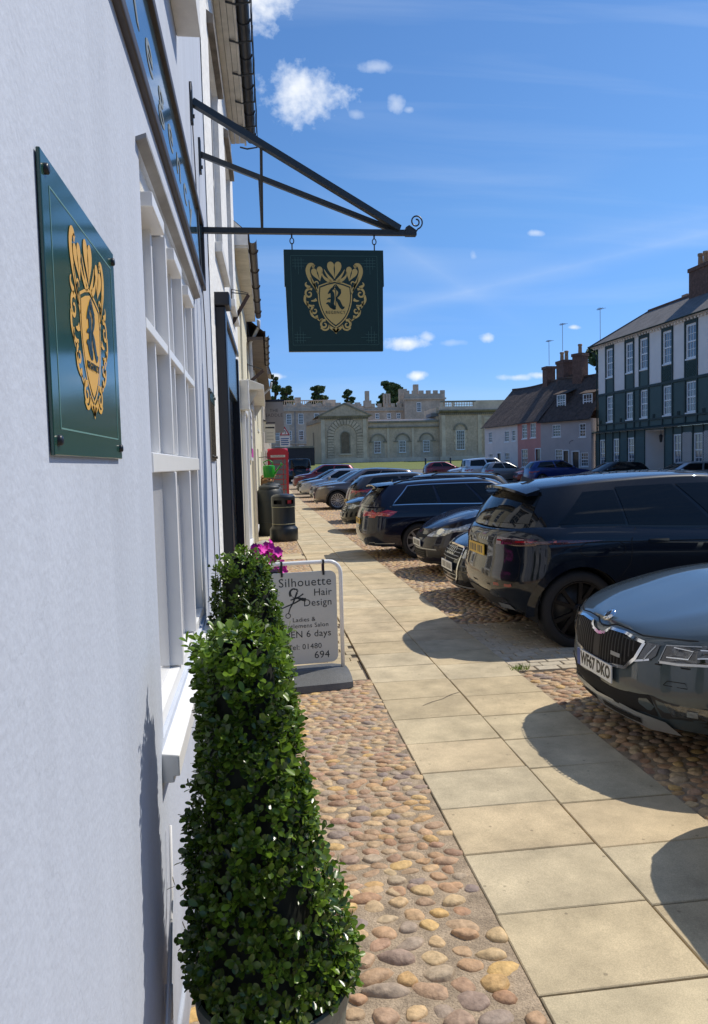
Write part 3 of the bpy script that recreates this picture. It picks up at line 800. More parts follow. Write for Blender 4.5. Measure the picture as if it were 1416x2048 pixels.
# ---- bracket and hanging sign
BR = empty('sign_bracket', (WX, 4.60, 3.20))
tag(BR, 'black iron triangular wall bracket with curled tip holding the hanging sign', 'bracket')
Lb = 1.255
def ibar(name, a, b, w, h): return MB().bar(a, b, w, h).build(name, M_iron, BR)
ibar('arm', (0, 0, 0), (Lb, 0, 0), .03, .032)
ibar('brace', (0.01, -.42, .54), (Lb - .06, -.01, .022), .034, .036)
ibar('brace', (0.01, .16, .50), (Lb - .10, .012, .022), .028, .030)
ibar('upright', (.37, -.29, .385), (.365, -.004, .012), .016, .016); ibar('upright', (.36, .115, .355), (.365, .004, .012), .014, .014)
for (y_, z_) in ((-.42, .54), (.16, .50)):
    MB().box(0, .014, y_ - .03, y_ + .03, z_ - .11, z_ + .09).build('fixing_plate', M_iron, BR)
    MB().tube([(.012, y_, z_ - .075), (.022, y_, z_ - .075)], .011, 8).build('bolt', M_iron, BR)
MB().box(0, .012, -.03, .03, -.05, .05).build('fixing_plate', M_iron, BR)
MB().extrude([(Lb - .02, -.022, -.018), (Lb + .045, -.022, -.018), (Lb + .045, -.022, .012), (Lb, -.022, .042), (Lb - .02, -.022, .03)], (0, .044, 0)).build('tip', M_iron, BR)
cp = [(Lb + .04, 0, .0)] + [(Lb + .048 + (.042 - .030 * i / 26) * math.cos(-1.35 + i * .36), 0, .068 + (.044 - .030 * i / 26) * math.sin(-1.35 + i * .36)) for i in range(27)]
MB().tube(cp, .0048, 6).build('curl', M_iron, BR, True)
HS = empty('hanging_sign', (WX + .79, 4.60, 2.79))
tag(HS, 'square dark green hanging sign with gold shield crest below the iron bracket', 'sign')
bd = MB().extrude([(-.302, -.014, .301), (.302, -.014, .301), (.302, -.014, .085), (.296, -.014, .085), (.288, -.014, -.304), (-.288, -.014, -.304), (-.296, -.014, .085), (-.302, -.014, .085)], (0, .028, 0))
bd.build('board', M_sign, HS, bevel=.002)
ln = MB()
for a in (-1, 1):
    ln.box(a * .262 - .001, a * .262 + .001, -.0148, -.0141, -.265, .265); ln.box(-.262, .262, -.0148, -.0141, a * .265 - .001, a * .265 + .001)
    for b in (-1, 1):
        for k in range(3):
            o_, q_ = .235 - .018 * k, .10 - .03 * abs(k - 1)
            ln.box(a * o_ - .001, a * o_ + .001, -.0148, -.0141, min(b * .255, b * (.255 - q_)), max(b * .255, b * (.255 - q_)))
            ln.box(min(a * .252, a * (.252 - q_)), max(a * .252, a * (.252 - q_)), -.01495, -.0141, b * (o_ + .004) - .001, b * (o_ + .004) + .001)
ln.build('border_line', M_line, HS)
put_emblem(HS, (.0, -.0155, .018), (1, 0, 0), (0, 0, 1), .375, .40)
for sx in (-.25, .25):
    MB().tube([(sx, 0, .41 - .012), (sx, 0, .372)], .005, 6).build('hook', M_iron, HS)
    MB().tube([(sx + .012 * math.cos(i * .7), 0, .355 + .018 * math.sin(i * .7)) for i in range(10)], .0035, 5).build('link', M_iron, HS, True)
    MB().tube([(sx, 0, .342), (sx, 0, .298)], .004, 6).build('eye_bolt', M_iron, HS)

# ---- B: taller old white house with the dark doorway
def facade_empty(name, x0, d0, x1, d1):
    return empty(name, (x0, d0, gz(d0)), -math.atan2(x1 - x0, d1 - d0)), math.hypot(x1 - x0, d1 - d0)
HB, LB = facade_empty('old_white_house', -.283, 5.35, -.195, 9.8)
tag(HB, 'old uneven white limewashed house with dark doorway and caged gutter, second on the left', 'building')
EB = 5.85
doorB = (.42, 3.02, .02, 2.98)
w1, w2, w3 = (.75, 1.75, 3.55, 5.15), (2.75, 3.75, 3.55, 5.15), (3.7, 4.3, .9, 2.3)
wall_holes(0, LB, 0, EB + .1, [doorB, w1, w2], .14).build('wall', M_render2, HB)
MB().box(-3.5, -.006, LB - .3, LB, 0, EB).build('end_wall', M_render2, HB)
MB().box(-3.5, -.006, 0.002, .3, EB - .6, EB + .05).build('end_wall', M_render2, HB)
# doorway
ds = MB(); a, b, c, d = doorB
MB().box(-.02, .075, a - .02, a + .16, 0, d + .02).build('pilaster', M_blackp, HB, bevel=.008)
MB().box(-.02, .055, b - .12, b + .02, 0, d - .02).build('pilaster', M_blackp, HB, bevel=.008)
MB().box(-.02, .11, a - .05, a + .19, d + .02, d + .12).build('pilaster_cap', M_blackp, HB, bevel=.01)
MB().box(-.03, .035, a + .16, b - .12, d - .48, d + .02).build('fascia', mat('slate_blue_paint', (.05, .085, .13), .25, spec=.6), HB, bevel=.006)
MB().box(-.03, .06, a + .19, b + .02, d + .021, d + .07).build('cornice', M_blackp, HB, bevel=.006)
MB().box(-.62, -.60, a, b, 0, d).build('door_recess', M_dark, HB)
MB().box(-.10, -.05, a + 1.35, a + 1.42, 0, d - .48).build('door_post', M_blackp, HB)
for k in range(2):
    MB().box(-.055, -.045, a + .17 + k * 1.26, a + 1.34 + k * 1.1, .6, d - .5).build('shop_glass', mat('dark_shop_glass', (.004, .005, .009), .12, spec=.3), HB)
    MB().box(-.09, -.03, a + .17 + k * 1.26, a + 1.34 + k * 1.1, 0, .58).build('stall_riser', M_blackp, HB)
for q in (w1, w2):
    w_ = sash(HB, *q, -.05, 3, 4, .06, .025, .06, M_whitewood, M_glass)
    MB().box(-.05, .055, q[0] - .09, q[1] + .09, q[2] - .08, q[2] - .003).build('sill', M_whitewood, w_, bevel=.006)
    MB().extrude([(0, q[0] - .10, q[3] + .12), (.05, q[0] - .10, q[3] + .085), (.05, q[0] - .10, q[3] + .02), (0, q[0] - .10, q[3] + .02)], (0, q[1] - q[0] + .2, 0)).build('hood', mat('weathered_board', (.20, .175, .15), .85, var=.4, vscale=10), w_)
# boarded eaves with nails, gutter and mesh cage
sf = MB()
for k in range(3):
    sf.box(.004 + .056 * k, .056 + .056 * k, 0, LB, EB + .004 * k, EB + .03)
sf.build('soffit', M_soffit, HB)
MB().box(.172, .195, 0, LB, EB - .02, EB + .12).build('fascia_board', M_soffit, HB)
gt = MB(); n = 9
for i in range(n):
    a0 = math.pi + math.pi * i / n; a1 = math.pi + math.pi * (i + 1) / n
    p = [(.255 + .058 * math.cos(t), EB + .085 + .058 * math.sin(t)) for t in (a0, a1)]
    gt.quad((p[0][0], -.02, p[0][1]), (p[1][0], -.02, p[1][1]), (p[1][0], LB + .05, p[1][1]), (p[0][0], LB + .05, p[0][1]))
gt.build('gutter', M_gutter, HB, True)
for k in range(8):
    yb = .12 + k * LB / 7.4
    MB().tube([(.255 + .062 * math.cos(math.pi + math.pi * i / 8), yb, EB + .085 + .062 * math.sin(math.pi + math.pi * i / 8)) for i in range(9)], .008, 5).build('gutter_clip', M_gutter, HB)
    MB().tube([(.11, yb + .2, EB - .006), (.20, yb + .2, EB - .026), (.325, yb + .2, EB - .004), (.33, yb + .2, EB + .14)], .011, 5).build('cage_bar', M_iron, HB)
cg = MB()
for (x_, z_) in ((.33, EB + .0), (.335, EB + .07), (.33, EB + .14)): cg.tube([(x_, 0, z_)] + [(x_ + random.uniform(-.006, .006), LB * i / 12, z_ + random.uniform(-.005, .005)) for i in range(1, 13)], .004, 4)
cg.build('cage_wire', M_iron, HB)
MB().quad((.24, 0, EB + .125), (.24, LB + .03, EB + .125), (-3.6, LB + .03, EB + 3.4), (-3.6, 0, EB + 3.4)).build('roof', M_tile, HB)
# projecting flower-basket bracket (empty)
BK = empty('basket_bracket', (-.222, 8.6, 3.58), HB.rotation_euler.z); BK.scale = (.52, .52, .62)
tag(BK, 'rusty triangular sign bracket on the old white house, the nearer of two', 'bracket')
rust = mat('rusty_iron', (.075, .045, .035), .7, var=.4, vscale=20)
MB().bar((0, 0, -.45), (0, 0, .32), .02).build('wall_bar', rust, BK)
MB().bar((0, 0, -.28), (.36, 0, .22), .055, .07).build('brace', rust, BK)
MB().bar((0, 0, .26), (.36, 0, .23), .016).build('arm', M_iron, BK); MB().bar((0, 0, .32), (.36, 0, .25), .012).build('arm', M_iron, BK)

# ---- C: cream house with boxed eaves
HC, LC = facade_empty('cream_house', -.205, 9.8, -.045, 19.3)
tag(HC, 'cream rendered house with canopy and brown plastic gutter, third on the left', 'building')
EC = 4.55
cw = [(1.2, 2.1, 2.95, 4.15), (4.4, 5.3, 2.95, 4.15), (7.2, 8.0, 2.95, 4.1), (.55, 1.75, .7, 2.5), (5.7, 7.2, .5, 2.35)]
wall_holes(0, LC, 0, EC + .1, cw, .10).build('wall', M_cream, HC)
for q in cw:
    w_ = sash(HC, *q, -.03, 3, 4, .06, .025, .06, M_white, M_glass)
    MB().box(-.03, .08, q[0] - .05, q[1] + .05, q[2] - .08, q[2] - .003).build('sill', M_white, w_)
wf = MB(); ring(wf, .002, .06, .42, 1.88, .0, 2.66, .11); wf.build('shop_surround', M_white, HC, bevel=.01)
wf = MB(); ring(wf, .002, .05, 5.55, 7.35, .0, 2.45, .10); wf.build('shop_surround', M_white, HC, bevel=.01)
MB().box(.0, .12, .30, .46, 2.55, 2.95).build('corbel', M_whitewood, HC, bevel=.015)
MB().box(.0, .175, 0, 4.9, EC + .02, EC + .055).build('soffit', M_soffit, HC)
MB().box(.15, .175, 0, 4.9, EC + .056, EC + .2).build('fascia_board', M_soffit, HC)
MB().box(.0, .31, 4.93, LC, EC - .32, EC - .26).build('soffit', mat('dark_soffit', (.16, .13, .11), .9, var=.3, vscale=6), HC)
MB().extrude([(.0, -.02, EC + .05), (.18, -.02, EC + .05), (.18, -.02, EC + .20), (.0, -.02, EC + .36)], (0, .05, 0)).build('barge_end', M_whitewood, HC)
def half_gutter(x, z, r, y0, y1, parent, m, clips):
    g = MB(); n = 8
    for i in range(n):
        p = [(x + r * math.cos(t), z + r * math.sin(t)) for t in (math.pi + math.pi * i / n, math.pi + math.pi * (i + 1) / n)]
        g.quad((p[0][0], y0, p[0][1]), (p[1][0], y0, p[1][1]), (p[1][0], y1, p[1][1]), (p[0][0], y1, p[0][1]))
    g.build('gutter', m, parent, True)
    for k in range(clips):
        yk = y0 + (y1 - y0) * (k + .5) / clips
        MB().tube([(x + (r + .006) * math.cos(math.pi + math.pi * i / 8), yk, z + (r + .006) * math.sin(math.pi + math.pi * i / 8)) for i in range(9)], .012, 5).build('gutter_clip', m, parent)
M_brg = mat('brown_gutter', (.075, .06, .055), .45, var=.3, vscale=8)
half_gutter(.235, EC + .13, .055, -.02, 4.9, HC, M_brg, 5)
half_gutter(.37, EC - .20, .055, 5.0, LC, HC, M_brg, 5)
MB().quad((.20, -.02, EC + .20), (.20, 4.92, EC + .20), (-3.4, 4.92, EC + 3.2), (-3.4, -.02, EC + 3.2)).build('roof', M_tile, HC)
MB().quad((.33, 4.92, EC - .16), (.33, LC, EC - .16), (-3.4, LC, EC + 2.9), (-3.4, 4.92, EC + 2.9)).build('roof', M_tile, HC)
for k in range(9):
    MB().box(.32, .36, 5.05 + k * .5, 5.48 + k * .5, EC - .17, EC - .13).build('roof_tile', M_tile, HC)
MB().tube([(.235, 4.95, EC + .06), (.235, 5.02, EC - .06), (.06, 5.10, EC - .35), (.06, 5.10, .1)], .034, 8).build('downpipe', M_whitewood, HC, True)
cy_ = MB().extrude([(0, 3.7, 3.36), (.30, 3.7, 3.24), (.30, 3.7, 3.16), (0, 3.7, 3.16)], (0, 3.9, 0)); cy_.build('canopy', M_whitewood, HC, bevel=.01)
MB().extrude([(0, 3.9, 3.158), (.20, 3.9, 3.158), (0, 3.9, 2.86)], (0, .08, 0)).build('canopy_bracket', M_whitewood, HC)
MB().extrude([(0, 7.3, 3.158), (.24, 7.3, 3.158), (0, 7.3, 2.80)], (0, .10, 0)).build('canopy_bracket', M_whitewood, HC)
# projecting sign board with purple foot
SB = empty('shop_notice_board', (-.115, 13.9, 2.33), HC.rotation_euler.z)
tag(SB, 'white shop notice board with magenta foot on cream house wall', 'sign')
MB().box(0, .03, -.75, .75, -.42, .50).build('panel', M_white, SB)
MB().box(.031, .034, -.68, .70, -.36, -.20).build('magenta_band', mat('magenta_print', (.55, .05, .35), .5), SB)
MB().box(.031, .034, -.74, -.45, -.3, .42).build('navy_band', mat('navy_print', (.03, .035, .10), .5), SB)
for k in range(4): MB().box(.031, .033, -.30, .55 - .1 * k, .34 - .12 * k, .38 - .12 * k).build('text_row', mat('grey_print', (.35, .33, .42), .6), SB)
B2 = empty('basket_bracket', (-.125, 14.7, 3.50), HC.rotation_euler.z)
tag(B2, 'small rusty triangular bracket on cream house above the canopy', 'bracket')
MB().bar((0, 0, -.12), (0, 0, .28), .02).build('wall_bar', rust, B2); MB().bar((0, 0, -.10), (.30, 0, .14), .05, .06).build('brace', rust, B2); MB().bar((0, 0, .26), (.30, 0, .16), .014).build('arm', M_iron, B2)

# ---- D and E: the houses further on
HD, LD = facade_empty('low_cream_house', -.05, 19.3, .30, 31.0)
tag(HD, 'low cream house with dark pantile eaves beyond the bins, fourth on the left', 'building')
dw = [(2.0, 3.0, .9, 2.3), (6.0, 7.0, .9, 2.3), (3.0, 4.0, 2.9, 3.9), (8.5, 9.4, 2.9, 3.9)]
wall_holes(0, LD, 0, 4.6, dw, .10).build('wall', M_cream, HD)
for q in dw: sash(HD, *q, -.03, 2, 4, .06, .03, .06, M_whitewood, M_glass, .06)
MB().box(-3, .0, -.1, -.002, 3.6, 4.8).build('end_wall', M_cream, HD)
MB().quad((.34, -.1, 4.6), (.34, LD, 4.6), (-3.4, LD, 7.6), (-3.4, -.1, 7.6)).build('roof', M_tile, HD)
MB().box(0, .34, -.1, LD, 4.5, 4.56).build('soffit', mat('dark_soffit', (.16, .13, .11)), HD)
dr = MB(); dr.extrude([(.05, 4.4, 4.7), (.42, 4.4, 4.65), (.24, 4.4, 5.35)], (0, 1.2, 0)); dr.build('dormer', M_soffit, HD)
MB().quad((.46, 4.3, 4.62), (.46, 5.7, 4.62), (.20, 5.7, 5.45), (.20, 4.3, 5.45)).build('dormer_roof', M_tile, HD)
MB().tube([(.42, 5.8, 4.55), (.40, 5.85, 4.4), (.08, 5.9, 4.1), (.08, 5.9, 0)], .04, 7).build('downpipe', M_whitewood, HD, True)
HE, LE = facade_empty('far_terrace_house', .30, 31.0, 1.1, 58.0)
tag(HE, 'grey brown terrace house beyond the telephone box, last on the left', 'building')
ew = [(3 + 4.5 * k, 4.1 + 4.5 * k, 1.0, 2.5) for k in range(5)] + [(3 + 4.5 * k, 4.1 + 4.5 * k, 3.2, 4.4) for k in range(5)]
wall_holes(0, LE, -.3, 5.0, ew, .10).build('wall', mat('stone_render', (.42, .38, .31), .85, var=.2, vscale=2), HE)
for q in ew: sash(HE, *q, -.03, 2, 4, .07, .03, .06, M_whitewood, M_glass, .06)
MB().quad((.30, -.1, 5.0), (.30, LE, 5.0), (-3.4, LE, 8.4), (-3.4, -.1, 8.4)).build('roof', M_tile, HE)
MB().box(-3, .0, -.1, -.002, 0, 5.3).build('end_wall', M_cream, HE)

# ================================================================== right side: houses
M_gwhite = mat('house_white_render', (.86, .80, .74), .8, var=.06, vscale=1.2, bump=.2, bscale=8, bdist=.02)
M_ggreen = mat('house_green_panel', (.055, .10, .092), .6, var=.12, vscale=1.5)
M_gdark = mat('house_dark_green_timber', (.012, .034, .030), .55, var=.2, vscale=3)
M_brick = mat('chimney_brick', (.17, .095, .070), .9, var=.4, vscale=5, bump=.6, bscale=9, bdist=.05, var2=.3, v2scale=16)
M_pot = mat('chimney_pot_clay', (.42, .29, .19), .85, var=.3, vscale=6)
M_black_door = mat('door_black', (.01, .011, .013), .3, coat=.4)
M_skyglass = mat('reflective_glass', (.10, .12, .15), .03, spec=1.0, coat=.8)
def lattice(parent, y0, y1, z0, z1, x, step, m):
    mb = MB(); w, h = y1 - y0, z1 - z0; n = int((w + h) / step)
    for k in range(1, n):
        c = k * step
        a = (max(0, c - h), min(c, h)); b = (min(c, w), max(0, c - w))
        mb.bar((x, y0 + a[0], z0 + a[1]), (x, y0 + b[0], z0 + b[1]), .03, .02)
        mb.bar((x + .004, y1 - a[0], z0 + a[1]), (x + .004, y1 - b[0], z0 + b[1]), .03, .02)
    mb.build('lattice', m, parent)
def chimney(parent, y, x, z0, z1, w, d, pots, m=None, ph=.7):
    s = MB().box(x - d / 2, x + d / 2, y - w / 2, y + w / 2, z0, z1 - .22); s.box(x - d / 2 - .06, x + d / 2 + .06, y - w / 2 - .06, y + w / 2 + .06, z1 - .22, z1)
    c = s.build('chimney', m or M_brick, parent)
    for k in range(pots):
        yk = y + (k - (pots - 1) / 2) * w * .62 / max(1, pots - 1) if pots > 1 else y
        MB().lathe([(.15, z1 - .02), (.13, z1 + ph * .8), (.165, z1 + ph * .82), (.165, z1 + ph), (.10, z1 + ph)], 10, x, yk).build('chimney_pot', M_pot, c, True)
    return c
HG, LG = facade_empty('green_timbered_house', 23.7, 50, 24.45, 31.8)
HG.location.z = 0
tag(HG, 'three storey white and dark green timbered house on the right', 'building')
UPW = [(1.18, 2.01), (3.70, 4.53), (5.39, 6.22), (7.87, 8.72), (10.13, 11.03), (12.35, 13.25), (14.8, 15.7)]
GRW = [(.31, 1.02), (2.15, 2.90), (3.98, 4.74), (9.01, 9.75), (10.92, 11.71), (13.0, 13.8), (15.4, 16.2)]
up = [(a, b, 7.19, 9.06) for a, b in UPW]; mid = [(a, b, 4.20, 5.92) for a, b in UPW]; gr_ = [(a, b, 1.15, 3.03) for a, b in GRW]
porch = (6.01, 8.10, .1, 3.40)
wall_holes(0, LG, 6.16, 9.45, up, .12).build('upper_wall', M_gwhite, HG)
wall_holes(0, LG, 3.62, 6.155, mid, .12, .01).build('middle_wall', M_ggreen, HG)
wall_holes(-.35, LG, .0, 3.48, gr_ + [porch], .12, .06).build('ground_wall', M_ggreen, HG)
MB().box(-6, -.005, -.02, .0, 3.4, 9.45).build('end_wall', M_gwhite, HG)
MB().box(-6, .05, -.36, -.352, 0, 3.45).build('end_wall', M_gwhite, HG)
for q, lo in ((up, True), (mid, False)):
    for k, (a, b, c_, d_) in enumerate(q):
        w_ = sash(HG, a, b, c_, d_, -.02, 3, 4, .085, .03, .08, M_white, M_skyglass)
        MB().box(-.01, .07, a - .05, b + .05, c_ - .08, c_ - .004).build('sill', M_white, w_)
for (a, b, c_, d_) in gr_:
    w_ = sash(HG, a, b, c_, d_, .05, 2, 4, .08, .03, .08, M_white, M_skyglass)
    MB().box(.04, .12, a - .05, b + .05, c_ - .08, c_ - .004).build('sill', M_white, w_)
for k, (a, b) in enumerate(UPW):
    for y in (a - .15, b + .03):
        MB().box(.002, .06, y, y + .12, 3.62, 9.42).build('timber_post', M_gdark, HG)
    MB().box(.003, .05, a - .03, b + .03, 9.10, 9.42).build('timber_head', M_gdark, HG)
    MB().box(.002, .03, a - .03, b + .03, 6.16, 7.09).build('green_panel', M_ggreen, HG)
    if k in (3, 4): lattice(HG, a, b, 6.20, 7.05, .045, .16, M_ggreen)
MB().box(.004, .075, 0, LG, 6.02, 6.17).build('timber_rail', M_gdark, HG)
MB().box(.012, .07, 0, LG, 4.00, 4.10).build('timber_rail', M_gdark, HG)
for y in (.25, 2.9, 6.75, 9.3, 11.6):
    MB().box(.012, .045, y, y + .08, 3.98, 4.35).build('peg', M_gdark, HG); MB().box(.012, .045, y + .16, y + .24, 3.98, 4.35).build('peg', M_gdark, HG)
MB().extrude([(.0, -.45, 3.49), (.34, -.45, 3.49), (.34, -.45, 3.55), (.02, -.45, 3.66)], (0, LG + .45, 0)).build('cornice', M_gdark, HG)
# clapboards of the ground floor, one by one
for (a, b) in ((-.35, .20), (1.12, 2.04), (3.0, 3.88), (4.84, 5.95), (8.16, 8.9), (11.85, 12.9), (13.9, 15.3)):
    for k in range(17):
        z = .35 + k * .158
        MB().extrude([(.062, a, z), (.095, a, z), (.068, a, z + .15), (.062, a, z + .15)], (0, b - a, 0)).build('clapboard', M_ggreen, HG)
for y in (.22, 1.05, 2.05, 2.93, 3.89, 4.78, 5.95, 8.1, 8.92, 9.8, 10.82, 11.76): MB().box(.064, .11, y, y + .06, .1, 3.48).build('timber_post', M_gdark, HG)
lattice(HG, 9.9, 10.78, 1.1, 3.1, .09, .13, M_gwhite); lattice(HG, 11.85, 12.9, 1.1, 3.1, .11, .13, M_gwhite)
# recessed porch with black door and hanging lantern
MB().box(-1.30, -1.27, 6.0, 8.12, .1, 3.4).build('porch_back', M_gwhite, HG); MB().box(-1.27, .055, 6.0, 6.012, .1, 3.4).build('porch_side', M_gwhite, HG); MB().box(-1.27, .055, 8.09, 8.105, .1, 3.4).build('porch_side', M_gwhite, HG)
MB().box(-1.27, .05, 6.02, 8.08, 3.38, 3.40).build('porch_ceiling', M_gwhite, HG)
dr = MB().box(-1.265, -1.20, 6.95, 7.85, .1, 2.55).build('door', M_black_door, HG)
MB().box(-1.265, -1.17, 6.80, 8.00, 2.56, 2.72).build('door_head', M_black_door, HG)
for y0_, y1_ in ((7.03, 7.36), (7.44, 7.77)):
    for z0_, z1_ in ((.35, 1.1), (1.25, 2.35)): MB().box(-1.20, -1.185, y0_, y1_, z0_, z1_).build('door_panel', M_black_door, dr)
lt = MB().lathe([(.001, 2.62), (.07, 2.66), (.11, 3.0), (.13, 3.02), (.03, 3.12), (.012, 3.14), (.012, 3.38)], 8, -.35, 7.05); lt.build('lantern', M_iron, HG)
rv, rx = 11.40, -2.3
MB().quad((.36, -.62, 9.50), (.36, LG + .3, 9.50), (rx, LG + .3, rv), (rx, 2.6, rv)).build('roof', M_slate, HG)
MB().add([(.36, -.62, 9.50), (rx, 2.6, rv), (-4.96, -.62, 9.50)], [(0, 1, 2)]).build('roof_hip', M_slate, HG)
MB().quad((rx, 2.6, rv), (rx, LG + .3, rv), (-4.96, LG + .3, 9.5), (-4.96, -.62, 9.5)).build('roof', M_slate, HG)
MB().tube([(rx, 2.5, rv + .03), (rx, LG + .3, rv + .03)], .09, 8).build('ridge_tiles', M_brick, HG)
MB().tube([(.36, -.62, 9.53), (rx, 2.6, rv + .02)], .05, 6).build('hip_tiles', M_slate, HG)
MB().box(-.01, .34, -.6, LG, 9.42, 9.47).build('soffit', M_gwhite, HG)
den = MB()
for k in range(60): den.box(.01, .13, -.5 + k * .31, -.36 + k * .31, 9.30, 9.415)
den.build('dentils', M_gwhite, HG)
half_gutter(.42, 9.50, .07, -.62, LG, HG, M_gdark, 6)
MB().tube([(.40, -.55, 9.45), (.36, -.50, 9.2), (.06, -.15, 8.9), (.06, -.10, 3.6)], .05, 7).build('downpipe', M_gdark, HG, True)
chimney(HG, 8.75, rx, rv - .9, rv + 1.45, 2.4, .9, 4, None, .8)
chimney(HG, 5.9, -2.9, 10.4, 11.75, .42, .42, 0, M_pot)

def cottage(name, label, p0, p1, m, eave, wins, doors, ridge_z, roofback, roofm=None):
    h, L = facade_empty(name, p0[0], p0[1], p1[0], p1[1]); h.location.z = 0
    tag(h, label, 'house', 'cottages beyond the green timbered house')
    wall_holes(0, L, -.2, eave + .02, wins + doors, .12).build('wall', m, h)
    for q in wins: sash(h, *q, -.02, 3 if q[1] - q[0] > .6 else 2, 4, .06, .03, .08, M_white, M_glass, .05)
    for q in doors:
        MB().box(-.10, -.06, q[0], q[1], q[2], q[3]).build('door', M_black_door, h)
        fr_ = MB(); ring(fr_, -.06, .03, q[0] - .08, q[1] + .08, q[2] - .08, q[3] + .08, .07); fr_.build('door_frame', M_white, h)
    MB().box(-6, -.004, -.02, -.001, 0, eave).build('end_wall', m, h); MB().box(-6, -.004, L + .001, L + .02, 0, eave).build('end_wall', m, h)
    MB().add([(-.01, -.021, eave), (-roofback * 2, -.021, eave), (-roofback, -.021, ridge_z - .1)], [(0, 1, 2)]).build('gable', m, h)
    rf_ = MB(); n = 10
    rnd = random.Random(name + label)
    v, f = [], []
    for i in range(n + 1):
        for j in range(7):
            t = j / 6; sag = -.10 * math.sin(math.pi * i / n) * t + rnd.uniform(-.03, .03)
            v.append((.28 - (roofback + .28) * t, -.15 + (L + .3) * i / n, eave - .06 + (ridge_z - eave + .06) * t + sag))
    for i in range(n):
        for j in range(6): a = i * 7 + j; f.append((a, a + 7, a + 8, a + 1))
    link('roof', mesh_data('roof', v, f, roofm or M_tile, False), h)
    MB().quad((-roofback, -.15, ridge_z), (-roofback, L + .15, ridge_z), (-roofback * 2.1, L + .15, eave - .3), (-roofback * 2.1, -.15, eave - .3)).build('roof', roofm or M_tile, h)
    MB().tube([(-roofback, -.15 + (L + .3) * i / 8, ridge_z + .02 - .10 * math.sin(math.pi * i / 8)) for i in range(9)], .09, 7).build('ridge_tiles', roofm or M_tile, h)
    half_gutter(.32, eave - .05, .05, -.1, L + .1, h, M_gutter, 3)
    return h, L
M_pink = mat('pink_render', (.62, .27, .23), .85, var=.10, vscale=1.5)
M_grey = mat('grey_lilac_render', (.50, .44, .41), .85, var=.10, vscale=1.5)
M_cwhite = mat('cottage_white_render', (.80, .71, .64), .85, var=.08, vscale=1.5)
h, L = cottage('white_cottage', 'white cottage at the far left end of the cottage row', (19.9, 64.2), (20.9, 58.65), M_cwhite, 4.70, [(.70, 1.35, 3.33, 4.28), (3.53, 4.27, 3.30, 4.22), (4.73, 5.31, 3.33, 4.24), (3.48, 4.31, 1.3, 2.42), (.7, 1.4, 1.4, 2.4)], [(2.25, 2.85, .3, 2.37)], 8.0, 2.9)
h, L = cottage('pink_cottage', 'pink cottage between white and grey cottages', (20.9, 58.6), (21.25, 54.52), M_pink, 4.72, [(.79, 1.74, 3.45, 4.58), (2.31, 3.27, 3.46, 4.60), (.64, 1.80, 1.2, 2.63)], [(3.22, 4.02, .25, 2.56)], 8.05, 2.6)
chimney(h, .35, -2.6, 7.3, 9.2, .75, .75, 0)
chimney(h, 3.1, -2.5, 7.3, 9.3, 1.15, .75, 2, None, .7)
h, L = cottage('grey_cottage', 'lilac grey cottage with two dormers next to the green timbered house', (21.25, 54.5), (23.3, 50.35), M_grey, 4.58, [(1.12, 1.90, 3.41, 4.30), (3.60, 4.17, 3.30, 4.26), (1.35, 2.05, 1.5, 2.5), (3.70, 4.38, 1.2, 2.19)], [(2.16, 2.60, .2, 2.35), (3.0, 3.55, .2, 2.26)], 7.9, 2.2)
chimney(h, 1.9, -2.2, 7.0, 9.55, .85, .75, 1, None, .7)
for (y, z) in ((1.0, 5.35), (3.4, 5.2)):
    dm = MB(); dm.box(-1.6, -.62, y, y + .95, z, z + 1.25); dmo = dm.build('dormer', M_tile, h)
    MB().quad((-.45, y - .2, z + 1.22), (-.45, y + 1.15, z + 1.22), (-2.0, y + 1.15, z + 1.75), (-2.0, y - .2, z + 1.75)).build('dormer_roof', M_tile, dmo)
    sash(h, y + .06, y + .89, z + .08, z + 1.18, -.58, 3, 3, .07, .03, .06, M_white, M_glass, .05)
MB().tube([(.08, 3.1, 3.1), (.30, 3.0, 3.0), (.36, 3.0, 2.85)], .02, 6).build('wall_lamp', M_iron, h)
for (xx, d_, z0_, z1_) in ((23.2, 57.6, 9.2, 11.2), (23.4, 55.4, 10.0, 12.1), (24.9, 52.2, 9.2, 12.6)):
    a = empty('television_aerial', (xx, d_, z0_))
    tag(a, {11.2: 'television aerial on the leftmost cottage chimney', 12.1: 'television aerial on the middle cottage chimney', 12.6: 'tall television aerial mast beside the green timbered house'}[z1_], 'aerial')
    MB().tube([(0, 0, 0), (0, 0, z1_ - z0_)], .02, 5).build('mast', M_lead, a)
    for k in range(4): MB().bar((-.3 + .05 * k, -.3 + .2 * k, z1_ - z0_ - .1), (.3 - .05 * k, -.3 + .2 * k, z1_ - z0_ - .1), .02).build('rod', M_lead, a)
    MB().bar((0, -.4, z1_ - z0_ - .1), (0, .4, z1_ - z0_ - .1), .025).build('boom', M_lead, a)

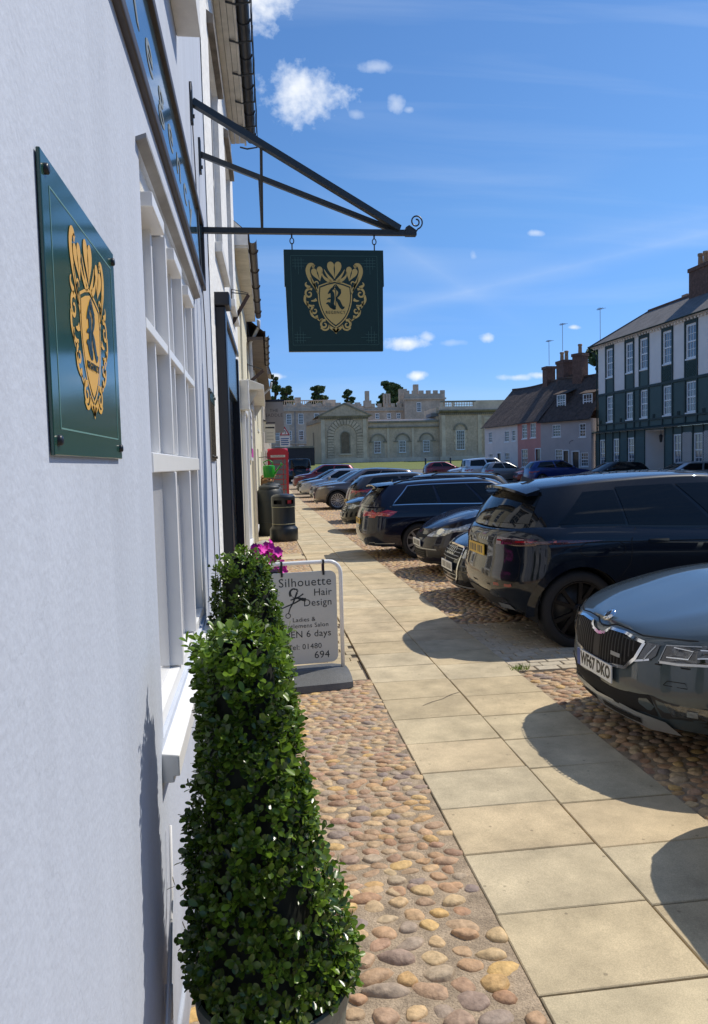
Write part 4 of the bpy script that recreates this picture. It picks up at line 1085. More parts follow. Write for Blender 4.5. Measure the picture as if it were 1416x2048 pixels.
# the terraces run on behind the camera
def plain_house(name, label, p0, p1, m, eave, roofm=None):
    h, L = facade_empty(name, p0[0], p0[1], p1[0], p1[1]); h.location.z = 0; tag(h, label, 'house')
    n = max(2, int(L / 3.0)); ws = []
    for k in range(n):
        c = (k + .5) * L / n; ws += [(c - .5, c + .5, 1.0, 2.7), (c - .5, c + .5, 3.8, 5.3)]
    wall_holes(0, L, 0, eave, ws, .12).build('wall', m, h)
    for q in ws: sash(h, *q, -.03, 3, 4, .08, .03, .08, M_white, M_glass, .06)
    MB().box(-7, -.01, -.01, 0, 0, eave).build('end_wall', m, h); MB().box(-7, -.01, L, L + .01, 0, eave).build('end_wall', m, h)
    MB().quad((.3, -.1, eave), (.3, L + .1, eave), (-3.5, L + .1, eave + 3), (-3.5, -.1, eave + 3)).build('roof', roofm or M_tile, h)
    MB().quad((-3.5, -.1, eave + 3), (-3.5, L + .1, eave + 3), (-7.3, L + .1, eave), (-7.3, -.1, eave)).build('roof', roofm or M_tile, h)
plain_house('brick_house', 'red brick house across the square, outside the frame on the right', (24.6, 31.3), (25.3, 17), mat('house_brick', (.30, .16, .11), .9, var=.3, vscale=4), 7.2)
plain_house('cream_townhouse', 'cream town house across the square behind the camera to the right', (25.3, 16.8), (26, 2), M_cream, 6.6)
plain_house('white_townhouse', 'white town house across the square furthest behind the camera', (26, 1.8), (27, -18), M_gwhite, 7.0)
plain_house('cream_terrace', 'cream terrace house on the left behind the camera', (-.4, -26), (-.3, -7.3), M_cream, 6.0)
plain_house('closing_terrace', 'pale terrace closing the street behind the camera', (-14, -48), (30, -46), M_gwhite, 7.4)

# ================================================================== gatehouse and castle
M_stone = mat('limestone', (.66, .50, .35), .9, var=.28, vscale=.55, bump=.4, bscale=3, bdist=.05, var2=.16, v2scale=3.5)
M_stone2 = mat('limestone_grey', (.56, .46, .35), .9, var=.25, vscale=.5, bump=.4, bscale=3, bdist=.05, var2=.15, v2scale=3)
M_dirtshade = mat('weathered_shaded_limestone', (.30, .255, .19), .95, var=.4, vscale=1.2, bump=.4, bscale=4, bdist=.05)  # weathering plus the shade of mouldings and joints, painted as one darker stone
M_tanst = mat('limestone_tan', (.66, .44, .23), .9, var=.15, vscale=.8)
M_stonelt = mat('limestone_pale', (.72, .57, .41), .9, var=.25, vscale=.8)
D0 = 115.0
GH = empty('stone_gatehouse', (0, D0, 0), -math.pi / 2)     # local y runs along the front, local x comes towards the square
tag(GH, 'long honey stone classical gatehouse with arches across the end of the square', 'building')
def bx(name, m, parent, *b): return MB().box(*b).build(name, m, parent)
def arch_ring(r0, r1, cy, zs, zb, x0, x1, n=16):
    mb = MB()
    for i in range(n):
        a0, a1 = math.pi * i / n, math.pi * (i + 1) / n
        P = [(cy + r * math.cos(a), zs + r * math.sin(a)) for r, a in ((r0, a0), (r1, a0), (r1, a1), (r0, a1))]
        mb.extrude([(x0, *P[0]), (x0, *P[1]), (x0, *P[2]), (x0, *P[3])], (x1 - x0, 0, 0))
    if zb is not None:
        mb.box(x0, x1, cy - r1, cy - r0, zb, zs); mb.box(x0, x1, cy + r0, cy + r1, zb, zs)
    return mb
def arch_fill(r, cy, zs, zb, x, n=16):
    mb = MB(); pts = [(x, cy - r, zb), (x, cy + r, zb)] + [(x, cy + r * math.cos(math.pi * i / n), zs + r * math.sin(math.pi * i / n)) for i in range(n + 1)]
    mb.add(pts, [tuple(range(len(pts)))]); return mb
Z0 = 1.6
# left pavilion with pediment
bx('pavilion', M_stone, GH, -9, 0, 9.9, 17.1, Z0, 9.2)
bx('plinth', M_stonelt, GH, .002, .22, 9.75, 17.15, Z0, 2.75)
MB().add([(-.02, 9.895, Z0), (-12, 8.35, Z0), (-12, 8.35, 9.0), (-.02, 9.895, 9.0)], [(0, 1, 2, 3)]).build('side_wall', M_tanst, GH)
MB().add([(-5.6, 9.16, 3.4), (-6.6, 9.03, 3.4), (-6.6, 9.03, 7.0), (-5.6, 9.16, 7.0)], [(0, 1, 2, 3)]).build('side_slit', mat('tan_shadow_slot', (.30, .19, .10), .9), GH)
MB().extrude([(.55, 9.4, 9.2), (.55, 17.5, 9.2), (.35, 17.3, 8.95), (.35, 9.6, 8.95)], (-1.0, 0, 0)).build('cornice', M_dirtshade, GH)
den = MB()
for k in range(26): den.box(.0, .3, 9.75 + k * .29, 9.9 + k * .29, 8.72, 8.94)
den.build('dentils', M_dirtshade, GH)
side_den = MB()
for k in range(28): side_den.box(-.4 - k * .4, -.18 - k * .4, 9.6 - k * .052, 9.85 - k * .052, 8.3, 8.9)
side_den.build('dentils', M_stone, GH)
MB().extrude([(.5, 9.3, 9.2), (.5, 17.6, 9.2), (.5, 13.45, 11.1)], (-9, 0, 0)).build('pediment', M_stone, GH)
MB().extrude([(.62, 9.1, 9.18), (.62, 13.45, 11.2), (.62, 13.45, 10.92), (.62, 9.7, 9.2)], (-9.2, 0, 0)).build('raking_cornice', M_dirtshade, GH)
MB().extrude([(.62, 17.8, 9.18), (.62, 17.2, 9.2), (.62, 13.45, 10.92), (.62, 13.45, 11.2)], (-9.2, 0, 0)).build('raking_cornice', M_dirtshade, GH)
for y in (10.1, 16.55): bx('pilaster', M_stonelt, GH, .0, .16, y - .28, y + .30, 2.75, 8.7)
cy, zs = 13.52, 6.1
vo = MB()
for k in range(15):                                   # radial rustication
    a0, a1 = math.pi * (k + .10) / 15, math.pi * (k + .90) / 15; r0, r1 = 1.78, 2.75
    vo.extrude([(.01, cy + r0 * math.cos(a0), zs + r0 * math.sin(a0)), (.01, cy + r1 * math.cos(a0), zs + min(2.5, r1 * math.sin(a0))), (.01, cy + r1 * math.cos(a1), zs + min(2.5, r1 * math.sin(a1))), (.01, cy + r0 * math.cos(a1), zs + r0 * math.sin(a1))], (.14, 0, 0))
for s in (-1, 1):
    for k in range(8): z = 2.8 + k * .41; vo.box(.01, .15, *sorted((cy + s * 1.78, cy + s * 2.75)), z, z + .34)
vo.build('rusticated_arch', M_stone, GH)
arch_fill(2.8, cy, zs, 2.75, .011).build('arch_backing', M_dirtshade, GH); arch_fill(1.74, cy, zs, 2.75, .016).build('arch_recess', M_stone, GH)
nc_ = MB(); n = 10; v, f = [], []
for i in range(n + 1):
    a = math.pi * i / n; yy_, xx_ = cy + .62 * math.cos(a), -.42 * math.sin(a)
    v += [(xx_ + .02, yy_, 3.5), (xx_ + .02, yy_, 6.1)]
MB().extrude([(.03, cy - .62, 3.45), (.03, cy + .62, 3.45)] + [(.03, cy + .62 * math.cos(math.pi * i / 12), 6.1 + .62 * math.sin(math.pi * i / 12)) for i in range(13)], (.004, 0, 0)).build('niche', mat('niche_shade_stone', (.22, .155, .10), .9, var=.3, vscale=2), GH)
arch_ring(.62, .78, cy, 6.1, 3.45, .01, .10).build('niche_frame', M_dirtshade, GH)
bx('niche_sill', M_stonelt, GH, .01, .25, cy - .95, cy + .95, 3.2, 3.42)
# centre range
bx('centre_range', M_stone, GH, -9, -.55, 17.1, 28.4, Z0, 8.25)
bx('string_course', M_dirtshade, GH, -.55, -.30, 17.1, 28.4, 7.25, 7.45); bx('coping', M_dirtshade, GH, -.55, -.32, 17.1, 28.4, 8.05, 8.32)
bx('plinth', M_stonelt, GH, -.55, -.38, 17.1, 28.4, Z0, 2.6)
bx('flat_roof', mat('lead_roof_pale', (.55, .55, .55), .5), GH, -9, -1.5, 17.2, 28.3, 8.32, 8.62)
for y in (20.3, 24.2): bx('pilaster', M_stonelt, GH, -.55, -.42, y - .18, y + .18, 2.6, 7.25)
for (cyy, wa, wb) in ((18.72, 18.07, 19.09), (22.6, 22.0, 23.03), (26.4, 25.83, 26.83)):
    arch_ring(1.0, 1.22, cyy, 5.2, None, -.56, -.42).build('arch_mould', M_dirtshade, GH)
    for s in (-1, 1): bx('impost', M_dirtshade, GH, -.55, -.44, cyy + s * 1.11 - .35, cyy + s * 1.11 + .35, 5.02, 5.2)
    arch_fill(.99, cyy, 5.2, 2.7, -.546).build('arch_recess', M_stone2, GH)
    sash(GH, wa, wb, 3.42, 5.22, -.46, 4, 4, .06, .035, .08, M_white, M_glass, .1)
# right pavilion with balustrade
bx('pavilion', M_stone, GH, -9, .35, 28.4, 40.5, Z0, 9.6)
bx('plinth', M_stonelt, GH, .352, .5, 28.3, 40.5, Z0, 2.6)
MB().extrude([(.36, 28.2, 9.3), (.95, 28.2, 9.62), (.95, 28.2, 9.8), (-1, 28.2, 9.8), (-1, 28.2, 9.3)], (0, 12.3, 0)).build('cornice', M_dirtshade, GH)
den = MB()
for k in range(38): den.box(.352, .62, 28.45 + k * .31, 28.62 + k * .31, 9.05, 9.29)
den.build('dentils', M_dirtshade, GH)
bx('parapet', M_stonelt, GH, -.5, .3, 28.5, 40.5, 9.8, 10.35); bx('parapet', M_stonelt, GH, -.3, .2, 34.2, 40.5, 10.36, 11.25); bx('balustrade_rail', M_dirtshade, GH, -.3, .2, 28.6, 34.2, 11.02, 11.25)
for y0_, y1_ in ((28.6, 28.95), (30.4, 30.75), (33.85, 34.2)): bx('balustrade_pier', M_stonelt, GH, -.3, .2, y0_, y1_, 10.36, 11.01)
bal = MB().lathe([(.10, 0), (.05, .12), (.11, .28), (.05, .55), (.09, .65)], 8)
bal_me = mesh_data('baluster', bal.v, bal.f, M_stonelt, True)
for k in range(19):
    y = 29.1 + k * .26
    if 30.35 < y < 30.8 or y > 33.8: continue
    link('baluster', bal_me, GH, (-.05, y, 10.36))
bx('pilaster', M_stonelt, GH, .352, .5, 28.6, 29.2, 2.6, 9.0); bx('pilaster', M_stonelt, GH, .352, .5, 34.4, 35.0, 2.6, 9.0)
sash(GH, 30.95, 32.25, 3.6, 6.6, .43, 4, 6, .07, .035, .08, M_white, M_glass, .1)
gb = MB()
for s in (-1, 1):
    for k in range(7): gb.box(.353, .47, *sorted((31.6 + s * .66, 31.6 + s * (1.05 if k % 2 else .9))), 3.5 + k * .45, 3.5 + k * .45 + (.40 if k % 2 else .45))
gb.build('window_blocks', M_stonelt, GH); arch_ring(.85, 1.15, 31.6, 6.65, None, .353, .47, 10).build('arch_mould', M_dirtshade, GH)
vo = MB()
for k in range(12): vo.box(.353, .5, 35.4, 36.5 + (.3 if k % 2 else 0), 2.7 + k * .5, 3.1 + k * .5)
vo.build('quoins', M_stonelt, GH)
bx('pavilion_return', M_stone, GH, -9, -.56, 28.0, 28.39, 8.3, 10.3); bx('return_cornice', mat('lead_dark', (.16, .16, .17), .7), GH, -4, -.5, 27.2, 28.35, 8.9, 9.4)

CS = empty('grey_castle', (0, 150, 0), -math.pi / 2)
tag(CS, 'grey battlemented castle rising behind the gatehouse', 'building')
bx('range', M_stone2, CS, -12, 0, -6, 21.5, 1.5, 13.4)
for k in range(14): bx('merlon', M_stone2, CS, -.5, .05, -5.6 + k * 1.95, -4.5 + k * 1.95, 13.41, 14.1)
bx('cornice', M_stone2, CS, .002, .5, -6, 21.5, 12.5, 12.85)
bx('cornice', M_stone2, CS, .002, .3, -6, 21.5, 6.0, 6.25)
for k in range(24): link('baluster', bal_me, CS, (-3, 4.5 + k * .45, 14.1))
bx('balustrade_rail', M_stone2, CS, -3.2, -2.8, 4, 16, 14.75, 14.95); bx('parapet', M_stone2, CS, -3.2, -2.8, -6, 16, 13.4, 14.1); bx('pier', M_stone2, CS, -3.2, -2.6, 7.84, 9.13, 14.1, 15.5); bx('pier', M_stone2, CS, -3.2, -2.6, 13.6, 16.2, 13.4, 14.9)
for (a, b) in ((-1.5, -.5), (1.4, 2.4), (3.6, 4.5), (5.99, 6.97), (8.36, 9.35), (11.5, 12.5)):
    for (c_, d_) in ((9.95, 12.05), (6.8, 8.7), (4.3, 5.75)):
        w_ = sash(CS, a, b, c_, d_, .06, 3, 4, .10, .04, .07, M_white, M_glass)
bx('downpipe', M_lead, CS, .01, .15, 7.6, 7.8, 2, 12.5)
CT = empty('castle_tower_block', (0, 165, 0), -math.pi / 2)
tag(CT, 'grey battlemented tower block with tall chimneys behind the gatehouse', 'building')
bx('low_range', M_stone2, CT, -10, 0, 20.5, 32.6, 1.5, 14.2)
for k in range(8): bx('merlon', M_stone2, CT, -.5, .05, 20.8 + k * 1.5, 21.7 + k * 1.5, 14.21, 15.0)
bx('cornice', M_stone2, CT, .002, .4, 20.5, 32.5, 13.3, 13.6)
for (a, b) in ((22.3, 23.2), (26.2, 27.1), (28.8, 29.7), (31, 31.9)): sash(CT, a, b, 11.6, 12.85, .06, 2, 2, .13, .06, .07, M_white, M_glass)
bx('tower', M_stone2, CT, -8, 1.5, 32.6, 41.7, 1.5, 15.9)
bx('cornice', M_stone2, CT, 1.502, 1.9, 32.4, 41.9, 15.6, 15.95)
for k in range(6): bx('merlon', M_stone2, CT, 1.0, 1.55, 32.7 + k * 1.6, 33.7 + k * 1.6, 16.9, 17.6)
bx('parapet', M_stone2, CT, 1.0, 1.52, 32.6, 41.7, 15.96, 16.9)
sash(CT, 35.26, 36.29, 12.9, 15.0, 1.56, 2, 4, .13, .06, .07, M_white, M_glass)
bx('chimney', M_stone2, CT, -1, 0, 35.0, 36.1, 15.9, 19.1); bx('chimney', M_stone2, CT, -1, 0, 24.1, 25.0, 14.2, 17.8); bx('chimney', M_stone2, CT, -1.4, .2, 23.8, 25.4, 14.2, 15.7); bx('chimney', M_stone2, CT, -2, -.6, 31.9, 33.6, 14.2, 18.2)
for k in range(3): bx('chimney', M_stone2, CT, -2, -1.5, 28.35 + k * .6, 28.8 + k * .6, 14.2, 17.3)

# low dark gate wall left of the gatehouse, bollards on the lawn
gw = empty('gate_wall', (5.2, 108, gz(108))); tag(gw, 'dark boarded gate wall between the houses and the gatehouse', 'wall')
MB().box(-3.4, 3.0, 0, .4, 0, 2.6).build('boards', mat('dark_boards', (.035, .03, .035), .8, var=.3, vscale=2), gw)
MB().box(-3.4, 3.0, -.1, .5, 2.6, 2.85).build('coping', M_dirtshade, gw)
for k, X in enumerate((22.2, 25.6)):
    o = MB().lathe([(.12, 0), (.12, .95), (.09, 1.05), (.001, 1.06)], 10).build('bollard', M_blackp, None, True, (X, 98, gz(98)))
    tag(o, ('black post on the lawn edge, the left one of two', 'black post on the lawn edge, the right one of two')[k], 'post', 'posts on the lawn edge')
MB()

# ---- trees behind the castle
M_leafd = ramp_mat('dark_foliage', [(.035, .07, .022), (.06, .10, .03), (.085, .13, .04), (.045, .08, .025)], .7, .3, 3, .1)
M_bark = mat('tree_bark', (.07, .05, .035), .9, var=.3, vscale=6)
def tree(name, label, X, d, h, cr, base, clumps, seed, squash=.6, leaf=.35):
    rnd = random.Random(seed); z0 = gz(d)
    t = empty(name, (X, d, z0)); tag(t, label, 'tree', 'trees behind the castle')
    tr = MB().tube([(0, 0, 0), (.1, 0, h * .4), (-.1, 0, h * .75), (0, 0, h * .95)], [.45, .34, .2, .05], 8)
    cs_ = []
    for k in range(clumps):
        a = rnd.uniform(0, 6.28); q = rnd.random(); zz = base + (h - base) * q
        rr_ = cr * (1 - .55 * q) * rnd.uniform(.35, 1.0)
        c = Vector((rr_ * math.cos(a), rr_ * math.sin(a), zz)); cs_.append((c, rnd.uniform(.55, .9) * cr * .5 * (1 - .35 * q)))
        tr.tube([(0, 0, max(.5, zz - .12 * h)), c * .5 + Vector((0, 0, zz * .5 - .03 * h)), c], [.12, .07, .03], 5)
    tr.build('trunk', M_bark, t, True)
    v, f = [], []
    for c, r in cs_:
        for _ in range(190):
            p = Vector((rnd.gauss(0, 1), rnd.gauss(0, 1), rnd.gauss(0, 1))); p.normalize(); p *= r * rnd.uniform(.5, 1.08); p.z *= squash; p += c
            n = Vector((rnd.uniform(-1, 1), rnd.uniform(-1, 1), rnd.uniform(-.2, 1))).normalized(); s = n.orthogonal().normalized(); u = n.cross(s); w = leaf * rnd.uniform(.5, 1.1)
            b0 = len(v); v += [p + s * w, p + u * w * .6, p - s * w, p - u * w * .6]; f.append((b0, b0 + 1, b0 + 2, b0 + 3))
    cw = link('crown', mesh_data('crown', v, f, M_leafd), t)
    return t
tree('cedar_tree', 'broad dark cedar rising behind the castle chimneys', 33.5, 185, 20.0, 4.2, 10, 46, 1, .5, .5)
tree('conifer_tree', 'narrow dark conifer behind the left end of the castle', 4.3, 162, 18.9, 1.7, 7, 44, 2, .8, .3)
tree('round_tree', 'small round dark tree just right of the narrow conifer', 6.6, 162, 16.4, 2.0, 11, 30, 3, .7, .35)
tree('round_tree', 'small dark tree behind the middle of the castle balustrade', 13.6, 165, 16.8, 2.6, 11, 34, 4, .5, .35)
tree('round_tree', 'small dark tree just left of the first castle chimney', 20.6, 168, 16.2, 2.0, 11, 26, 5, .6, .3)
tree('round_tree', 'tree top peeping between grey cottage and green timbered house', 29.0, 60, 10.6, 2.2, 7, 16, 6, .8, .3)

# ================================================================== cars
def paint(name, col, metal=.35, rough=.38, spec=.3):
    return mat(name, col, rough, metal, spec=spec, coat=1.0, coat_rough=.018)
M_cglass = mat('car_glass', (.006, .008, .010), .02, spec=.36)
M_tyre = mat('tyre_rubber', (.016, .016, .017), .8, bump=.2, bscale=60)
M_alloy = mat('alloy_silver', (.55, .55, .56), .3, metal=.85)
M_alloyb = mat('alloy_black', (.006, .006, .007), .45, spec=.3)
M_trim = mat('black_trim', (.018, .018, .02), .5)
M_well = mat('wheel_well', (.004, .004, .005), .95)
M_gap = mat('panel_gap', (.003, .003, .004), .8)
M_chrome = mat('chrome', (.72, .73, .74), .12, metal=1.0)
M_satin = mat('satin_silver', (.42, .44, .45), .35, metal=.6)
M_lamp = mat('headlamp_lens', (.50, .53, .55), .05, metal=.35, spec=.8, coat=1.0, var=.75, vscale=26)
M_lampd = mat('headlamp_dark', (.10, .105, .11), .05, metal=.5, spec=.8, coat=1.0, var=.8, vscale=30)
M_tail = mat('tail_lamp', (.42, .012, .018), .08, spec=.7, coat=1.0, var=.5, vscale=22)
M_taild = mat('tail_lamp_smoked', (.09, .022, .028), .06, spec=.7, coat=1.0, var=.5, vscale=18)
M_platew = mat('plate_white', (.78, .78, .75), .4)
M_platey = mat('plate_yellow', (.74, .46, .03), .4)
M_platet = mat('plate_black', (.01, .01, .012), .4)
M_plateb = mat('plate_blue', (.01, .06, .30), .4)
M_reflex = mat('reflector_red', (.30, .03, .03), .2, coat=.6)

def tab(T):
    xs = np.array([p[0] for p in T], float); ys = np.array([p[1] for p in T], float)
    # smooth (pchip-like) interpolation
    h = np.diff(xs); dl = np.diff(ys) / h; m = np.zeros(len(xs)); m[0] = dl[0]; m[-1] = dl[-1]
    for i in range(1, len(xs) - 1):
        m[i] = 0 if dl[i - 1] * dl[i] <= 0 else 2 * dl[i - 1] * dl[i] / (dl[i - 1] + dl[i])
    def fn(x):
        x = min(max(x, xs[0]), xs[-1]); i = min(max(int(np.searchsorted(xs, x) - 1), 0), len(h) - 1)
        t = (x - xs[i]) / h[i]; t2, t3 = t * t, t * t * t
        return float((2 * t3 - 3 * t2 + 1) * ys[i] + (t3 - 2 * t2 + t) * h[i] * m[i] + (-2 * t3 + 3 * t2) * ys[i + 1] + (t3 - t2) * h[i] * m[i + 1])
    return fn
def arc_map(D, w, n):
    a = np.linspace(0, math.pi / 2, 400)
    x = D * (1 - np.cos(a).clip(0) ** (2 / n)); y = w * np.sin(a) ** (2 / n)
    s = np.concatenate([[0], np.cumsum(np.hypot(np.diff(x), np.diff(y)))]); s /= s[-1]
    return lambda q: (float(np.interp(q, s, x / D)), float(np.interp(q, s, y / w)))
class CarShape:
    def __init__(S, c):
        S.c = c; S.L = c['L']; S.W = c['W'] / 2
        S.Df, S.Dr = c.get('Df', .75), c.get('Dr', .55)
        S.af = arc_map(S.Df, S.W, c.get('nf', 2.7)); S.ar = arc_map(S.Dr, S.W, c.get('nr', 3.2))
        S.hw, S.xf, S.xr = tab(c['hw']), tab(c['xf']), tab(c['xr'])
        S.zt = tab(c['shoulder']); S.zlo = c.get('zlo', .20); S.sill = c.get('sill', .24)
        S.wx = c['wheels']; S.wr = c['wr']; S.ra = c.get('ra', S.wr + .045)
        g = c['cab']; S.g = g
        S.agf = arc_map(g.get('Df', .45), g['wb'], g.get('nf', 2.4)); S.agr = arc_map(g.get('Dr', .40), g['wb'], g.get('nr', 3.0))
        S.roof = tab(g['roof'])
    def low(S, s, t, side):
        xf, xr, hw = S.xf(t), S.xr(t), S.W * S.hw(t)
        if s <= 1: ux, uy = S.af(s); x = xf + S.Df * ux; y = hw * uy
        elif s <= 2: x = xf + S.Df + (S.L - xr - S.Dr - xf - S.Df) * (s - 1); y = hw * (1 + .010 * (1 - (2 * (s - 1) - 1) ** 2))
        else: ux, uy = S.ar(3 - s); x = S.L - xr - S.Dr * ux; y = hw * uy
        return x, y * side
    def lowz(S, s, z, side):
        """point on the body shell at perimeter s and height z"""
        x0, _ = S.low(s, .5, side); zt = S.zt(x0); t = (z - S.zlo) / max(.05, zt - S.zlo)
        x, y = S.low(s, min(max(t, 0), 1), side)
        return Vector((x, y, z))
    def archz(S, x):
        z = S.sill
        for w in S.wx:
            d = abs(x - w)
            if d < S.ra: z = max(z, S.wr + math.sqrt(S.ra ** 2 - d * d))
        return z
    def cab(S, s, t, side):
        g = S.g
        Df, Dr = g.get('Df', .45), g.get('Dr', .40)
        bx0, bx1 = g['base']; tx0, tx1 = g['top']; tw = g['wt'] / g['wb']
        def plan(x0, x1, w, k):
            D1, D2 = Df * k, Dr * k
            if s <= 1: ux, uy = S.agf(s); return x0 + D1 * ux, w * uy
            if s <= 2: return x0 + D1 + (x1 - D2 - x0 - D1) * (s - 1), w * (1 + .012 * (1 - (2 * (s - 1) - 1) ** 2))
            ux, uy = S.agr(3 - s); return x1 - D2 * ux, w * uy
        a = plan(bx0, bx1, g['wb'], 1.0); b = plan(tx0, tx1, g['wt'], g.get('kt', .85))
        za = S.zt(a[0]) - .015; zb = S.roof(b[0])
        k = t + .0
        bul = g.get('bulge', .035) * 4 * t * (1 - t)
        x = a[0] + (b[0] - a[0]) * k; y = a[1] + (b[1] - a[1]) * k; z = za + (zb - za) * t
        cx = (bx0 + bx1) / 2; d = Vector((x - cx, y * 1.6, 0))
        # bulge outwards along plan normal, mostly sideways
        ny = min(1.0, abs(y) / g['wb']) ** 2
        if s <= 1: x -= bul * (1 - ny) * .8
        elif s >= 2: x += bul * (1 - ny) * .8
        y += bul * ny
        return Vector((x, y * side, z))
def surf_norm(fn, s, t, side, e=.004):
    p = fn(s, t, side); a = fn(s + e if s + e < 3 else s - e, t, side) - p
    if s + e >= 3: a = -a
    b = fn(s, t + e, side) - p
    n = a.cross(b)
    if n.length < 1e-9: return Vector((0, 0, 1))
    n.normalize()
    return -n if side > 0 else n
def grid_patch(fn, s0, s1, t0, t1, ns, nt, off, side, quad=None, flip=False):
    """patch over the surface; s0..s1 may run through 0 or 3 onto the other side. quad: 4 corner (s,t)"""
    v, f = [], []
    for j in range(nt + 1):
        for i in range(ns + 1):
            a, b = i / ns, j / nt
            if quad:
                (sa, ta), (sb, tb), (sc, tc_), (sd, td) = quad
                s = (sa * (1 - a) + sb * a) * (1 - b) + (sd * (1 - a) + sc * a) * b
                t = (ta * (1 - a) + tb * a) * (1 - b) + (td * (1 - a) + tc_ * a) * b
            else: s, t = s0 + (s1 - s0) * a, t0 + (t1 - t0) * b
            sd_ = side
            if s < 0: s = -s; sd_ = -side
            if s > 3: s = 6 - s; sd_ = -side
            p = fn(s, t, sd_); n = surf_norm(fn, s, t, sd_)
            v.append(p + n * off)
    for j in range(nt):
        for i in range(ns):
            a = j * (ns + 1) + i; q = (a, a + 1, a + ns + 2, a + ns + 1)
            f.append(q[::-1] if side > 0 else q)
    return v, f
def poly_patch(fn, pts, off, side, rings=3):
    """outline in (s, t) filled with rings towards its middle, laid on the surface"""
    n = len(pts); cs = sum(p[0] for p in pts) / n; ct = sum(p[1] for p in pts) / n
    v, f = [], []
    def P(s, t):
        sd_ = side
        if s < 0: s = -s; sd_ = -side
        if s > 3: s = 6 - s; sd_ = -side
        return fn(s, t, sd_) + surf_norm(fn, s, t, sd_) * off
    for k in range(rings):
        q = 1 - k / rings
        v += [P(cs + (s - cs) * q, ct + (t - ct) * q) for s, t in pts]
    v.append(P(cs, ct))
    for k in range(rings - 1):
        for i in range(n): f.append((k * n + i, k * n + (i + 1) % n, (k + 1) * n + (i + 1) % n, (k + 1) * n + i))
    for i in range(n): f.append(((rings - 1) * n + i, (rings - 1) * n + (i + 1) % n, rings * n))
    if side < 0: f = [q[::-1] for q in f]
    return v, f
def line_patch(fn, pts, w, off, side):
    """thin ribbon along a line in surface coordinates"""
    mb = MB(); P = []
    for s, t in pts:
        sd_ = side
        if s < 0: s = -s; sd_ = -side
        if s > 3: s = 6 - s; sd_ = -side
        P.append((fn(s, t, sd_), surf_norm(fn, s, t, sd_)))
    v, f = [], []
    for i, (p, n) in enumerate(P):
        d = (P[min(i + 1, len(P) - 1)][0] - P[max(0, i - 1)][0]).normalized(); b = d.cross(n).normalized() * (w / 2)
        v += [p + b + n * off, p - b + n * off]
    for i in range(len(P) - 1): f.append((2 * i, 2 * i + 1, 2 * i + 3, 2 * i + 2))
    return v, f
WHEELS = {}
def wheel_meshes(r, w, style, rimmat):
    key = (round(r, 3), style, rimmat.name)
    if key in WHEELS: return WHEELS[key]
    rr = r * (.74 if style != 'steel' else .66)
    ty = MB().lathe([(rr, -w / 2 + .012), (rr + .012, -w / 2), (r - .028, -w / 2 + .003), (r - .008, -w / 2 + .022), (r, -w / 2 + .05), (r, w / 2 - .05), (r - .008, w / 2 - .022), (r - .03, w / 2), (rr, w / 2 - .01)], 40, axis='y')
    tm = mesh_data('tyre', ty.v, ty.f, M_tyre, True)
    rm = MB().lathe([(rr, w / 2 - .012), (rr, -w / 2 + .014), (rr - .004, -w / 2 + .006), (rr - .016, -w / 2 + .008), (rr - .022, -w / 2 + .03), (rr - .025, w / 2 - .03)], 40, axis='y')
    yo = -w / 2 + .018
    def spoke(a, wid, wid2, r0=.05, tw=0.0):
        ca, sa = math.cos(a), math.sin(a); cb, sb = math.cos(a + tw), math.sin(a + tw)
        r1 = rr - .014; v = []
        for (q, ww, yy_, c, s) in ((r0, wid, yo + .016, ca, sa), (r1, wid2, yo, cb, sb)):
            v += [(q * c - ww * s, yy_, q * s + ww * c), (q * c + ww * s, yy_, q * s - ww * c), (q * c + ww * s * 1.2, yy_ + .03, q * s - ww * c * 1.2), (q * c - ww * s * 1.2, yy_ + .03, q * s + ww * c * 1.2)]
        rm.add(v, [(0, 4, 5, 1), (1, 5, 6, 2), (3, 7, 4, 0), (2, 6, 7, 3)])
    if style == 'five_twin':
        for k in range(5):
            for d in (-.17, .17): spoke(2 * math.pi * k / 5 + d * .55, .016, .020, .05, d * .9)
    elif style == 'five':
        for k in range(5): spoke(2 * math.pi * k / 5 + .3, .030, .038)
    elif style == 'ten':
        for k in range(10): spoke(2 * math.pi * k / 10, .012, .017)
    elif style == 'petal':
        for k in range(9):
            for d in (-.12, .12): spoke(2 * math.pi * k / 9 + d * .2, .009, .014, .06, d * 1.3)
    else:
        for k in range(7): spoke(2 * math.pi * k / 7, .03, .035)
    rm.lathe([(.001, yo + .004), (.035, yo + .004), (.055, yo + .014), (.062, yo + .04)], 20, axis='y')
    for k in range(5):
        a = 2 * math.pi * k / 5 + .6; rm.lathe([(.001, yo + .003), (.007, yo + .003), (.007, yo + .02)], 8, .042 * math.cos(a), .042 * math.sin(a), axis='y')
    rme = mesh_data('rim', rm.v, rm.f, rimmat); rme.polygons.foreach_set('use_smooth', [True] * len(rme.polygons)); rme.set_sharp_from_angle(angle=R(35))
    dk = MB().lathe([(.001, .01), (rr - .03, .01), (rr - .03, .03)], 24, axis='y')
    dm = mesh_data('brake_disc', dk.v, dk.f, mat('brake_steel', (.10, .10, .10), .5, metal=.6), True)
    WHEELS[key] = (tm, rme, dm); return WHEELS[key]

